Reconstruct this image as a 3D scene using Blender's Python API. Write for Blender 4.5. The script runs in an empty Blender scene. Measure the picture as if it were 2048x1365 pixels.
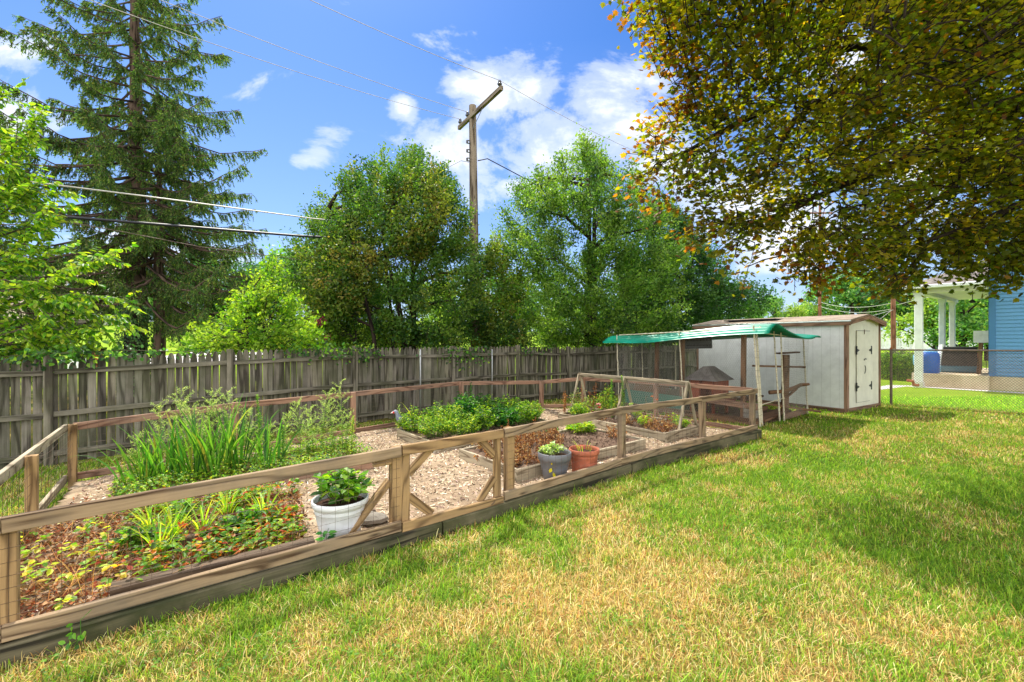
import bpy, math, random
import numpy as np
from mathutils import Vector

rng = np.random.default_rng(11)
random.seed(11)
SC = bpy.context.scene
COL = SC.collection
H = 1.8          # eye height above the lawn
F = 910.0        # focal length in pixels of the 2048 px wide photograph (16 mm lens)

# ------------------------------------------------------------------ measuring
def G(px, py, z=0.0):
    d = (H - z) * F / (py - 682.5)
    return np.array([(px - 1024) / F * d, d, z])

def D(px, py, d):
    return np.array([(px - 1024) / F * d, d, H + (682.5 - py) / F * d])

def ZP(py, d):
    return H + (682.5 - py) / F * d

def on_line(px, pts):
    r = (px - 1024) / F
    for a, b in zip(pts[:-1], pts[1:]):
        a = np.array(a[:2], float); b = np.array(b[:2], float); e = b - a
        den = e[0] - r * e[1]
        t = (r * a[1] - a[0]) / den
        if -1e-6 <= t <= 1 + 1e-6:
            return a + e * t
    a = np.array(pts[-2][:2], float); b = np.array(pts[-1][:2], float); e = b - a
    t = (r * a[1] - a[0]) / (e[0] - r * e[1])
    return a + e * t

def lin(c):
    c = np.asarray(c, float) / 255.0
    return np.where(c <= 0.04045, c / 12.92, ((c + 0.055) / 1.055) ** 2.4)

def unit(v):
    v = np.asarray(v, float)
    n = np.linalg.norm(v, axis=-1, keepdims=True)
    return v / np.maximum(n, 1e-9)

def snoise(x, y, seed=0):
    """cheap smooth 2-D value noise in 0..1 (numpy)"""
    xi = np.floor(x).astype(np.int64); yi = np.floor(y).astype(np.int64)
    fx = x - xi; fy = y - yi
    fx = fx * fx * (3 - 2 * fx); fy = fy * fy * (3 - 2 * fy)
    def h(a, b):
        n = (a * 374761393 + b * 668265263 + seed * 982451653) & 0x7fffffff
        n = ((n ^ (n >> 13)) * 1274126177) & 0x7fffffff
        return ((n ^ (n >> 16)) & 0xffff) / 65535.0
    return (h(xi, yi) * (1 - fx) + h(xi + 1, yi) * fx) * (1 - fy) + (h(xi, yi + 1) * (1 - fx) + h(xi + 1, yi + 1) * fx) * fy

def fbm(x, y, seed=0, o=3):
    s = 0; a = 0.5; t = 0
    for k in range(o):
        s = s + a * snoise(x * 2 ** k, y * 2 ** k, seed + k); t += a; a *= 0.5
    return s / t

# ------------------------------------------------------------------ mesh builder
class MB:
    def __init__(self):
        self.V = []; self.L = []; self.S = []; self.C = []; self.Gc = []; self.n = 0
    def add(self, verts, flat, sizes, col=(1, 1, 1), gc=None):
        verts = np.asarray(verts, float).reshape(-1, 3)
        k = len(verts)
        self.V.append(verts)
        self.L.append(np.asarray(flat, np.int64).ravel() + self.n)
        self.S.append(np.asarray(sizes, np.int64).ravel())
        col = np.asarray(col, float)
        if col.ndim == 1:
            col = np.tile(col, (k, 1))
        self.C.append(col)
        self.Gc.append(verts * 1.0 if gc is None else np.asarray(gc, float))
        self.n += k
        return self
    def poly(self, verts, faces, col=(1, 1, 1), gc=None):
        flat = [i for f in faces for i in f]
        return self.add(verts, flat, [len(f) for f in faces], col, gc)
    def board(self, a, b, w, h, up=(0, 0, 1), ch=0.004, col=(1, 1, 1), seg=1):
        """timber from a to b: w across, h along 'up'; chamfered; grain coordinates run along it"""
        a = np.asarray(a, float); b = np.asarray(b, float)
        ax = unit(b - a); up = np.asarray(up, float)
        sd = unit(np.cross(ax, up)); u2 = np.cross(sd, ax)
        ch = min(ch, 0.3 * min(w, h))
        W = w / 2; Hh = h / 2
        prof = [(-W + ch, -Hh), (W - ch, -Hh), (W, -Hh + ch), (W, Hh - ch), (W - ch, Hh), (-W + ch, Hh), (-W, Hh - ch), (-W, -Hh + ch)]
        L = np.linalg.norm(b - a)
        off = rng.random(3) * 50
        V = []; Gq = []
        for k in range(seg + 1):
            c = a + (b - a) * k / seg
            for (p, q) in prof:
                V.append(c + sd * p + u2 * q); Gq.append((off[0] + L * k / seg, off[1] + q, off[2] + p))
        fs = []
        for k in range(seg):
            for i in range(8):
                j = (i + 1) % 8
                fs.append((k * 8 + i, k * 8 + j, k * 8 + 8 + j, k * 8 + 8 + i))
        fs.append(tuple(range(7, -1, -1))); fs.append(tuple(seg * 8 + i for i in range(8)))
        return self.poly(V, fs, col, Gq)
    def box(self, c, s, rz=0.0, ch=0.004, col=(1, 1, 1)):
        c = np.asarray(c, float); ax = np.array([math.cos(rz), math.sin(rz), 0])
        return self.board(c - ax * s[0] / 2, c + ax * s[0] / 2, s[1], s[2], ch=ch, col=col)
    def tube(self, pts, r, n=6, col=(1, 1, 1), caps=True):
        P = np.asarray(pts, float); m = len(P)
        R = np.full(m, r, float) if np.isscalar(r) else np.asarray(r, float)
        T = np.zeros_like(P); T[1:-1] = P[2:] - P[:-2]; T[0] = P[1] - P[0]; T[-1] = P[-1] - P[-2]
        T = unit(T)
        ref = np.array([0, 0, 1.0]) if abs(T[0][2]) < 0.9 else np.array([1.0, 0, 0])
        V = []; Gq = []; off = rng.random(3) * 50; d = 0
        s = unit(np.cross(T[0], ref))
        for k in range(m):
            s = unit(s - T[k] * np.dot(s, T[k])); u = np.cross(T[k], s)
            if k: d += np.linalg.norm(P[k] - P[k - 1])
            for i in range(n):
                a = 2 * math.pi * i / n
                V.append(P[k] + R[k] * (math.cos(a) * s + math.sin(a) * u))
                Gq.append((off[0] + d, off[1] + R[k] * math.cos(a), off[2] + R[k] * math.sin(a)))
        fs = []
        for k in range(m - 1):
            for i in range(n):
                j = (i + 1) % n
                fs.append((k * n + i, k * n + j, k * n + n + j, k * n + n + i))
        if caps and n > 2:
            fs.append(tuple(range(n - 1, -1, -1))); fs.append(tuple((m - 1) * n + i for i in range(n)))
        return self.poly(V, fs, col, Gq)
    def sticks(self, A, B, r, n=3, col=(1, 1, 1)):
        """many thin straight rods at once"""
        A = np.asarray(A, float); B = np.asarray(B, float); m = len(A)
        if m == 0: return self
        T = unit(B - A)
        ref = np.where(np.abs(T[:, 2:3]) < 0.9, np.array([[0, 0, 1.0]]), np.array([[1.0, 0, 0]]))
        s = unit(np.cross(T, ref)); u = np.cross(T, s)
        R = np.broadcast_to(np.asarray(r, float), (m,)).reshape(m, 1)
        V = np.zeros((m, 2, n, 3))
        for i in range(n):
            a = 2 * math.pi * i / n
            o = R * (math.cos(a) * s + math.sin(a) * u)
            V[:, 0, i] = A + o; V[:, 1, i] = B + o * 0.85
        F1 = []
        for i in range(n):
            j = (i + 1) % n
            F1.append((i, j, n + j, n + i))
        F1 = np.array(F1)
        fl = (np.arange(m)[:, None, None] * (2 * n) + F1[None]).reshape(-1)
        col = np.asarray(col, float)
        if col.ndim == 2: col = np.repeat(col, 2 * n, axis=0)
        return self.add(V.reshape(-1, 3), fl, np.full(m * n, 4), col)
    def lathe(self, c, prof, n=32, col=(1, 1, 1), sx=1.0, sy=1.0):
        c = np.asarray(c, float); V = []
        for (r, z) in prof:
            for i in range(n):
                a = 2 * math.pi * i / n
                V.append(c + np.array([r * math.cos(a) * sx, r * math.sin(a) * sy, z]))
        fs = []
        for k in range(len(prof) - 1):
            for i in range(n):
                j = (i + 1) % n
                fs.append((k * n + i, k * n + j, k * n + n + j, k * n + n + i))
        return self.poly(V, fs, col)
    def leaves(self, P, A, N, L, W, tmpl, col):
        """one small leaf shape at each point: axis A, rough normal N, length L, width W"""
        P = np.asarray(P, float); m = len(P)
        if m == 0: return self
        A = unit(A); B = unit(np.cross(N, A)); N2 = np.cross(A, B)
        L = np.broadcast_to(np.asarray(L, float), (m,)).reshape(m, 1, 1)
        W = np.broadcast_to(np.asarray(W, float), (m,)).reshape(m, 1, 1)
        T, FS = tmpl; T = np.asarray(T, float); k = len(T)
        V = P[:, None, :] + T[None, :, 0:1] * L * A[:, None] + T[None, :, 1:2] * W * B[:, None] + T[None, :, 2:3] * L * N2[:, None]
        fl = np.array([i for f in FS for i in f]); sz = np.array([len(f) for f in FS])
        flat = (np.arange(m)[:, None] * k + fl[None]).reshape(-1)
        col = np.asarray(col, float)
        c = np.repeat(col, k, axis=0) if col.ndim == 2 else col
        return self.add(V.reshape(-1, 3), flat, np.tile(sz, m), c)
    def build(self, name, mat, parent=None, loc=(0, 0, 0), smooth=False):
        me = bpy.data.meshes.new(name)
        V = np.concatenate(self.V); L = np.concatenate(self.L); S = np.concatenate(self.S)
        o0 = np.asarray(WLOC.get(parent.name, (0, 0, 0)) if parent is not None else loc, float)
        V = V - o0
        me.vertices.add(len(V)); me.vertices.foreach_set('co', V.ravel())
        me.loops.add(len(L)); me.loops.foreach_set('vertex_index', L.astype(np.int32))
        me.polygons.add(len(S))
        st = np.zeros(len(S), np.int32); st[1:] = np.cumsum(S)[:-1]
        me.polygons.foreach_set('loop_start', st)
        me.polygons.foreach_set('use_smooth', np.full(len(S), bool(smooth)))
        me.update(calc_edges=True)
        C4 = np.concatenate([np.concatenate(self.C), np.ones((len(V), 1))], axis=1)
        at = me.attributes.new('col', 'FLOAT_COLOR', 'POINT'); at.data.foreach_set('color', C4.ravel())
        at = me.attributes.new('gc', 'FLOAT_VECTOR', 'POINT'); at.data.foreach_set('vector', np.concatenate(self.Gc).ravel())
        me.validate()
        me.materials.append(mat)
        o = bpy.data.objects.new(name, me); COL.objects.link(o)
        if parent is not None:
            o.parent = parent; WLOC[o.name] = tuple(o0)
        else:
            o.location = o0; WLOC[o.name] = tuple(o0)
        return o
WLOC = {}

def tag(o, label=None, cat=None, group=None, kind=None):
    if label: o['label'] = label
    if cat: o['category'] = cat
    if group: o['group'] = group
    if kind: o['kind'] = kind
    return o

def thing(name, label, cat, loc=(0, 0, 0), group=None):
    o = bpy.data.objects.new(name, None); COL.objects.link(o)
    o.location = tuple(float(v) for v in loc); o.empty_display_size = 0.1
    WLOC[o.name] = tuple(float(v) for v in loc)
    return tag(o, label, cat, group)

def copy_tree(o, loc, rz=0.0, sc=1.0, label=None, parent=None):
    c = o.copy(); COL.objects.link(c)
    if parent is None:
        c.location = tuple(float(v) for v in loc); c.rotation_euler = (0, 0, rz)
        c.scale = (sc, sc, sc) if np.isscalar(sc) else sc
        if label: c['label'] = label
    else:
        c.parent = parent
    for ch in list(o.children):
        copy_tree(ch, None, parent=c)
    return c

# leaf shapes: (along, across, up)
RHOMB = ([(0, 0, 0), (.45, .5, .03), (1, 0, -.04), (.45, -.5, .03)], [(0, 1, 2), (0, 2, 3)])
OVAL = ([(0, 0, 0), (.28, .42, .05), (.65, .38, .04), (1, 0, -.08), (.65, -.38, .04), (.28, -.42, .05)],
        [(0, 1, 2, 3), (0, 3, 4, 5)])
BLADE = ([(0, -.5, 0), (0, .5, 0), (.5, .42, .10), (.5, -.42, .10), (.85, .25, .05), (.85, -.25, .05), (1.0, 0, -.02)],
         [(0, 1, 2, 3), (3, 2, 4, 5), (5, 4, 6)])
_m = [(0, 0), (.13, .2), (.06, .46), (.3, .33), (.42, .6), (.56, .3), (.72, .3), (.74, .12), (1.02, 0)]
_mp = [(u, v, -.05 * abs(v)) for u, v in _m] + [(u, -v, -.05 * abs(v)) for u, v in _m[-2:0:-1]] + [(.36, 0, .05)]
MAPLE = (_mp, [(len(_mp) - 1, i, (i + 1) % (len(_mp) - 1)) for i in range(len(_mp) - 1)])
CHIP = ([(-.5, -.5, 0), (.5, -.4, .1), (.5, .5, .06), (-.5, .4, -.04)], [(0, 1, 2, 3)])

def pick_one(cols, n, p=None, own=.55, jit=.12):
    """leaves of one shoot share a tone, with a few strays"""
    a = pick(cols, 1, p, .10); b = pick(cols, n, p, jit)
    k = rng.random((n, 1)) < own
    return np.where(k, np.clip(a * (1 + rng.normal(0, jit * .7, (n, 1))), .002, .9), a * .45 + b * .55)
def rand_dirs(n):
    v = rng.normal(size=(n, 3)); return unit(v)

def pick(cols, n, p=None, jit=0.18):
    cols = np.asarray(cols, float)
    i = rng.choice(len(cols), n, p=p)
    return np.clip(cols[i] * (1 + rng.normal(0, jit, (n, 1))) * (1 + rng.normal(0, jit * .35, (n, 3))), 0.002, 0.9)

# ------------------------------------------------------------------ materials
def new_mat(name):
    m = bpy.data.materials.new(name); m.use_nodes = True
    nt = m.node_tree; nt.nodes.clear()
    out = nt.nodes.new('ShaderNodeOutputMaterial')
    return m, nt, out

def N(nt, t, **kw):
    n = nt.nodes.new(t)
    for k, v in kw.items():
        if k in n.inputs: n.inputs[k].default_value = v
        else: setattr(n, k, v)
    return n

def attr(nt, name):
    return N(nt, 'ShaderNodeAttribute', attribute_name=name)

def ramp(nt, fac, stops):
    r = nt.nodes.new('ShaderNodeValToRGB')
    el = r.color_ramp.elements
    while len(el) < len(stops): el.new(0.5)
    for e, (p, c) in zip(el, stops):
        e.position = p; e.color = tuple(c) + (1,) if len(c) == 3 else tuple(c)
    nt.links.new(fac, r.inputs[0]); return r

def mix(nt, fac, a, b, mode='MIX'):
    m = nt.nodes.new('ShaderNodeMixRGB'); m.blend_type = mode
    for s, v in ((0, fac), (1, a), (2, b)):
        if hasattr(v, 'is_output'): nt.links.new(v, m.inputs[s])
        else: m.inputs[s].default_value = v if s == 0 else tuple(v) + (1,) if len(v) == 3 else v
    return m.outputs[0]

def math_n(nt, op, a, b=0.0, c=0.0):
    m = nt.nodes.new('ShaderNodeMath'); m.operation = op
    for s, v in ((0, a), (1, b), (2, c)):
        if hasattr(v, 'is_output'): nt.links.new(v, m.inputs[s])
        else: m.inputs[s].default_value = v
    return m.outputs[0]

def bump(nt, h, strength=0.3, dist=0.01):
    b = N(nt, 'ShaderNodeBump'); b.inputs['Strength'].default_value = strength; b.inputs['Distance'].default_value = dist
    nt.links.new(h, b.inputs['Height']); return b.outputs[0]

def leaf_mat(name, tmul=(2.2, 2.4, 1.2), trans=0.5, rough=0.45, spec=0.35):
    m, nt, out = new_mat(name)
    a = attr(nt, 'col')
    p = N(nt, 'ShaderNodeBsdfPrincipled', Roughness=rough)
    p.inputs['Specular IOR Level'].default_value = spec
    nt.links.new(a.outputs['Color'], p.inputs['Base Color'])
    t = N(nt, 'ShaderNodeBsdfTranslucent')
    nt.links.new(mix(nt, 1.0, a.outputs['Color'], tmul, 'MULTIPLY'), t.inputs['Color'])
    ms = N(nt, 'ShaderNodeMixShader', Fac=trans)
    nt.links.new(p.outputs[0], ms.inputs[1]); nt.links.new(t.outputs[0], ms.inputs[2])
    nt.links.new(ms.outputs[0], out.inputs[0]); return m

def wood_mat(name, c_light, c_dark, grain=1.0, knots=True, stain=None, stain_amt=0.5, rough=0.8, bands=20.0, fine=0.55, streak=.32):
    m, nt, out = new_mat(name)
    g = attr(nt, 'gc')
    def mapped(s, off=(0, 0, 0)):
        mp = N(nt, 'ShaderNodeMapping'); mp.inputs['Scale'].default_value = s; mp.inputs['Location'].default_value = off
        nt.links.new(g.outputs['Vector'], mp.inputs[0]); return mp.outputs[0]
    n1 = N(nt, 'ShaderNodeTexNoise', Scale=1.0, Detail=1.5, Roughness=0.45)
    nt.links.new(mapped((.75, 6.5, 6.5)), n1.inputs['Vector'])
    s = math_n(nt, 'SINE', math_n(nt, 'MULTIPLY', n1.outputs['Fac'], bands * 2.2 * grain))
    s = math_n(nt, 'MULTIPLY_ADD', s, 0.5, 0.5)
    band = math_n(nt, 'POWER', s, 3.5)
    n2 = N(nt, 'ShaderNodeTexNoise', Scale=1.0, Detail=4.0, Roughness=0.6)
    nt.links.new(mapped((4, 130, 130)), n2.inputs['Vector'])
    n3 = N(nt, 'ShaderNodeTexNoise', Scale=1.0, Detail=3.0)
    nt.links.new(mapped((1.1, 3.5, 3.5), (7, 3, 1)), n3.inputs['Vector'])
    f = math_n(nt, 'MULTIPLY_ADD', n2.outputs['Fac'], fine, math_n(nt, 'MULTIPLY', band, 0.75))
    f = math_n(nt, 'ADD', f, math_n(nt, 'MULTIPLY_ADD', n3.outputs['Fac'], 0.8, -0.5))
    n5 = N(nt, 'ShaderNodeTexNoise', Scale=1.0, Detail=3.0, Roughness=0.7)
    nt.links.new(mapped((1.6, 34, 34), (2, 9, 4)), n5.inputs['Vector'])
    f = math_n(nt, 'ADD', f, math_n(nt, 'MULTIPLY_ADD', n5.outputs['Fac'], streak * 2.4, -streak * 1.2))
    r = ramp(nt, f, [(0.0, c_light), (0.55, (np.array(c_light) + np.array(c_dark)) / 2), (1.0, c_dark)])
    c = r.outputs[0]
    if knots:
        v = N(nt, 'ShaderNodeTexVoronoi', Scale=1.0)
        v.inputs['Randomness'].default_value = 1.0
        nt.links.new(mapped((1.7, 7.0, 7.0)), v.inputs['Vector'])
        k = ramp(nt, v.outputs['Distance'], [(0.05, (1, 1, 1)), (0.14, (0, 0, 0))])
        c = mix(nt, math_n(nt, 'MULTIPLY', k.outputs[0], 0.85), c, np.array(c_dark) * 0.4)
    if stain is not None:
        n4 = N(nt, 'ShaderNodeTexNoise', Scale=2.3, Detail=5.0, Roughness=0.65)
        tc = N(nt, 'ShaderNodeNewGeometry')
        nt.links.new(tc.outputs['Position'], n4.inputs['Vector'])
        k = ramp(nt, n4.outputs['Fac'], [(0.42, (0, 0, 0)), (0.66, (1, 1, 1))])
        c = mix(nt, math_n(nt, 'MULTIPLY', k.outputs[0], stain_amt), c, stain)
    c = mix(nt, 1.0, c, attr(nt, 'col').outputs['Color'], 'MULTIPLY')
    p = N(nt, 'ShaderNodeBsdfPrincipled', Roughness=rough)
    p.inputs['Specular IOR Level'].default_value = 0.25
    nt.links.new(c, p.inputs['Base Color'])
    nt.links.new(bump(nt, f, 0.5, 0.004), p.inputs['Normal'])
    nt.links.new(p.outputs[0], out.inputs[0]); return m

def plain_mat(name, c, rough=0.6, metal=0.0, spec=0.4, var=0.25, vscale=6.0, bmp=0.15, attr_col=True):
    """paint, plastic, metal, stone: base colour with dirt-like variation"""
    m, nt, out = new_mat(name)
    tc = N(nt, 'ShaderNodeTexCoord')
    n = N(nt, 'ShaderNodeTexNoise', Scale=vscale, Detail=6.0, Roughness=0.65)
    nt.links.new(tc.outputs['Object'], n.inputs['Vector'])
    c = np.array(c, float)
    r = ramp(nt, n.outputs['Fac'], [(0.3, c * (1 - var)), (0.7, np.clip(c * (1 + var * .6), 0, .95))])
    cc = r.outputs[0]
    if attr_col: cc = mix(nt, 1.0, cc, attr(nt, 'col').outputs['Color'], 'MULTIPLY')
    p = N(nt, 'ShaderNodeBsdfPrincipled', Roughness=rough, Metallic=metal)
    p.inputs['Specular IOR Level'].default_value = spec
    nt.links.new(cc, p.inputs['Base Color'])
    n2 = N(nt, 'ShaderNodeTexNoise', Scale=vscale * 9, Detail=4.0)
    nt.links.new(tc.outputs['Object'], n2.inputs['Vector'])
    nt.links.new(bump(nt, n2.outputs['Fac'], bmp, 0.004), p.inputs['Normal'])
    nt.links.new(p.outputs[0], out.inputs[0]); return m

def ground_mat(name, cols, scale=1.2, fine=40.0, rough=0.95, bmp=0.6, bdist=0.02):
    m, nt, out = new_mat(name)
    g = N(nt, 'ShaderNodeNewGeometry')
    n1 = N(nt, 'ShaderNodeTexNoise', Scale=scale, Detail=8.0, Roughness=0.62)
    n2 = N(nt, 'ShaderNodeTexNoise', Scale=fine, Detail=6.0, Roughness=0.7)
    nt.links.new(g.outputs['Position'], n1.inputs['Vector']); nt.links.new(g.outputs['Position'], n2.inputs['Vector'])
    f = math_n(nt, 'MULTIPLY_ADD', n2.outputs['Fac'], 0.55, math_n(nt, 'MULTIPLY_ADD', n1.outputs['Fac'], 0.75, -0.15))
    k = len(cols)
    r = ramp(nt, f, [(0.28 + 0.44 * i / (k - 1), c) for i, c in enumerate(cols)])
    p = N(nt, 'ShaderNodeBsdfPrincipled', Roughness=rough); p.inputs['Specular IOR Level'].default_value = 0.1
    nt.links.new(r.outputs[0], p.inputs['Base Color'])
    nt.links.new(bump(nt, f, bmp, bdist), p.inputs['Normal'])
    nt.links.new(p.outputs[0], out.inputs[0]); return m

def brown(*c): return tuple(lin(c))
M = {}
M['wood_new'] = wood_mat('weathered_pine', lin((160, 136, 106)), lin((70, 50, 33)), stain=lin((112, 101, 86)), stain_amt=.55)
M['wood_gate'] = wood_mat('treated_pine', lin((168, 136, 94)), lin((84, 60, 36)), stain=lin((126, 106, 78)), stain_amt=.5)
M['wood_back'] = wood_mat('reddish_pine', lin((164, 128, 104)), lin((92, 62, 48)), stain=lin((130, 108, 94)), stain_amt=.5)
M['wood_bed'] = wood_mat('silvered_board', lin((182, 168, 142)), lin((98, 82, 62)), stain=lin((132, 126, 106)), stain_amt=.55)
M['wood_old'] = wood_mat('old_fence_board', lin((136, 130, 117)), lin((62, 57, 49)), stain=lin((82, 84, 62)), stain_amt=.65, knots=False, bands=8, fine=.9, streak=.6)
M['timber'] = wood_mat('landscape_timber_wood', lin((112, 104, 80)), lin((40, 36, 26)), stain=lin((52, 56, 30)), stain_amt=.9, bands=9, fine=.8, streak=.5)
M['wood_brown'] = wood_mat('brown_post_wood', lin((132, 98, 72)), lin((66, 44, 30)), bands=10)
M['wood_red'] = wood_mat('red_stained_wood', lin((150, 84, 62)), lin((92, 44, 30)), bands=10, knots=False)
M['pole_wood'] = wood_mat('utility_pole_wood', lin((150, 136, 116)), lin((78, 66, 52)), bands=9, fine=.8)
M['pole_red'] = wood_mat('red_brown_pole_wood', lin((150, 102, 78)), lin((96, 58, 42)), bands=8, knots=False)
M['bark'] = wood_mat('bark', lin((104, 90, 76)), lin((38, 30, 24)), bands=12, knots=False, fine=.9, rough=.95)
M['bark_dark'] = wood_mat('dark_bark', lin((70, 58, 50)), lin((24, 19, 15)), bands=12, knots=False, fine=.9, rough=.95)
M['bark_spruce'] = wood_mat('spruce_bark', lin((116, 96, 82)), lin((46, 34, 28)), bands=10, knots=False, fine=.9, rough=.95)
M['bamboo'] = plain_mat('bamboo_cane', lin((214, 204, 176)), rough=.5, var=.3, vscale=9)
M['white_paint'] = plain_mat('white_paint', (.83, .84, .84), rough=.55, var=.14, vscale=4)
M['cream_paint'] = plain_mat('cream_paint', (.74, .72, .60), rough=.6, var=.12, vscale=3)
M['white_plastic'] = plain_mat('white_plastic', (.72, .73, .74), rough=.4, var=.22, vscale=5)
M['grey_plastic'] = plain_mat('grey_plastic', lin((108, 109, 113)), rough=.5, var=.3)
M['terracotta'] = plain_mat('terracotta', lin((184, 104, 76)), rough=.8, var=.4, vscale=9)
M['black'] = plain_mat('black_metal', (.015, .015, .016), rough=.5, var=.3)
M['steel'] = plain_mat('galvanised_steel', (.42, .43, .43), rough=.45, metal=.6, var=.2)
M['rusty'] = plain_mat('rusted_steel', lin((120, 104, 92)), rough=.7, metal=.3, var=.5, vscale=14)
M['wire'] = plain_mat('garden_wire', lin((92, 74, 60)), rough=.6, metal=.3, var=.4)
M['chicken'] = plain_mat('chicken_wire', lin((160, 158, 150)), rough=.5, metal=.2, var=.2)
M['cable'] = plain_mat('cable_black', (.02, .02, .025), rough=.5)
M['cable_grey'] = plain_mat('cable_grey', lin((190, 186, 176)), rough=.5)
M['soil'] = ground_mat('dark_soil', [lin((62, 48, 40)), lin((104, 84, 70)), lin((142, 120, 100))], scale=5, fine=60, bdist=.03)
M['potsoil'] = ground_mat('potting_soil', [lin((40, 28, 22)), lin((84, 60, 46))], scale=30, fine=90)
M['mulch'] = ground_mat('mulch_base', [lin((98, 82, 66)), lin((150, 130, 106)), lin((194, 174, 146))], scale=3, fine=70, bdist=.02)
M['chip'] = plain_mat('wood_chip', (1, 1, 1), rough=.9, var=.2, vscale=20, spec=.1)
M['roof_shingle'] = ground_mat('roof_shingle', [lin((70, 64, 62)), lin((120, 112, 108)), lin((150, 142, 136))], scale=3, fine=22)
M['roof_brown'] = ground_mat('brown_shingle', [lin((112, 98, 88)), lin((158, 142, 126)), lin((182, 166, 150))], scale=3, fine=30)
M['concrete'] = ground_mat('concrete', [lin((168, 150, 122)), lin((204, 186, 156)), lin((222, 208, 184))], scale=1.5, fine=40, bmp=.2)
M['asphalt'] = ground_mat('pale_paving', [lin((178, 172, 166)), lin((206, 200, 196))], scale=1, fine=30, bmp=.1)
M['stone'] = ground_mat('cinder_block', [lin((120, 114, 104)), lin((158, 150, 138))], scale=6, fine=60)
M['ceramic'] = plain_mat('insulator_glass', lin((60, 58, 58)), rough=.2, spec=.7)
M['petal'] = plain_mat('petal', (1, 1, 1), rough=.7, var=.1)
M['generic'] = plain_mat('plastic_mixed', (1, 1, 1), rough=.45, var=.12)

M['leaf'] = leaf_mat('leaf_green', (1.8, 1.95, .7), .44)
M['wood_rot'] = wood_mat('rotting_timber', lin((118, 98, 80)), lin((52, 40, 30)), stain=lin((84, 70, 54)), stain_amt=.7, fine=.9)
M['leaf_glow'] = leaf_mat('leaf_backlit', (1.7, 1.75, .5), .52)
M['leaf_maple'] = leaf_mat('maple_leaf', (3.9, 4.2, .4), .54, rough=.5, spec=.25)
M['needle'] = leaf_mat('spruce_needle', (1.9, 2.0, .7), .42, rough=.6, spec=.2)
M['grass'] = leaf_mat('grass_blade', (1.5, 1.6, .8), .42, rough=.55, spec=.25)
M['dry'] = leaf_mat('dry_leaf', (1.3, 1.2, .8), .3, rough=.8, spec=.1)
# ------------------------------------------------------------------ camera, light, sky
cam = bpy.data.cameras.new('camera'); cam.lens = 16.0; cam.sensor_width = 36.0; cam.clip_start = 0.05; cam.clip_end = 2000
co = bpy.data.objects.new('camera', cam); COL.objects.link(co)
co.location = (0, 0, H); co.rotation_euler = (math.pi / 2, 0, 0); SC.camera = co

SUN_EL = math.radians(58); SUN_AZ = math.radians(-29)     # from +Y, towards +X
sd = Vector((math.sin(SUN_AZ) * math.cos(SUN_EL), math.cos(SUN_AZ) * math.cos(SUN_EL), math.sin(SUN_EL)))
sl = bpy.data.lights.new('sun', 'SUN'); sl.energy = 3.5; sl.angle = math.radians(0.55); sl.color = (1.0, 0.94, 0.83)
so = bpy.data.objects.new('sun', sl); COL.objects.link(so)
so.rotation_euler = sd.to_track_quat('Z', 'Y').to_euler(); so.location = (-20, 40, 60)

w = bpy.data.worlds.new('World'); SC.world = w; w.use_nodes = True
nt = w.node_tree; nt.nodes.clear()
wo = nt.nodes.new('ShaderNodeOutputWorld'); bg = N(nt, 'ShaderNodeBackground'); bg.inputs['Strength'].default_value = 0.15
sky = nt.nodes.new('ShaderNodeTexSky'); sky.sky_type = 'NISHITA'; sky.sun_disc = False
sky.sun_elevation = SUN_EL; sky.sun_rotation = SUN_AZ; sky.air_density = 1.0; sky.dust_density = 0.6; sky.ozone_density = 2.0
tc = nt.nodes.new('ShaderNodeTexCoord')
sx = nt.nodes.new('ShaderNodeSeparateXYZ'); nt.links.new(tc.outputs['Generated'], sx.inputs[0])
yy = math_n(nt, 'MAXIMUM', sx.outputs['Y'], 0.06)
u = math_n(nt, 'DIVIDE', sx.outputs['X'], yy); v = math_n(nt, 'DIVIDE', sx.outputs['Z'], yy)
cv = nt.nodes.new('ShaderNodeCombineXYZ'); nt.links.new(u, cv.inputs[0]); nt.links.new(v, cv.inputs[1])
n1 = N(nt, 'ShaderNodeTexNoise', Scale=3.2, Detail=9.0, Roughness=0.6, Distortion=0.3)
mp = N(nt, 'ShaderNodeMapping'); mp.inputs['Scale'].default_value = (1, 1.5, 1); mp.inputs['Location'].default_value = (3.1, 1.7, 0)
nt.links.new(cv.outputs[0], mp.inputs[0]); nt.links.new(mp.outputs[0], n1.inputs['Vector'])
# cumulus banks, each placed in the sky by direction (tan azimuth, tan elevation, half widths)
banks = [(-.02, .54, .16, .10), (.10, .43, .22, .12), (.28, .45, .20, .12), (.20, .52, .12, .09), (.34, .38, .18, .10), (-.44, .405, .075, .042), (-.235, .515, .04, .036),
         (-1.08, .66, .12, .06), (-1.15, .50, .16, .06), (.02, .335, .07, .035), (-.33, .27, .16, .05), (.62, .25, .22, .07), (.95, .40, .16, .10), (.75, .62, .14, .10), (.55, .30, .25, .10),
         (-1.6, .6, .4, .2), (1.7, .7, .4, .2), (-.1, 1.6, .5, .3), (-.62, .18, .2, .05)]
tot = None
for (bx, by, rx, ry) in banks:
    a = math_n(nt, 'DIVIDE', math_n(nt, 'SUBTRACT', u, bx), rx); b = math_n(nt, 'DIVIDE', math_n(nt, 'SUBTRACT', v, by), ry)
    q = math_n(nt, 'ADD', math_n(nt, 'MULTIPLY', a, a), math_n(nt, 'MULTIPLY', b, b))
    e = math_n(nt, 'EXPONENT', math_n(nt, 'MULTIPLY', q, -0.9))
    tot = e if tot is None else math_n(nt, 'MAXIMUM', tot, e)
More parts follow.
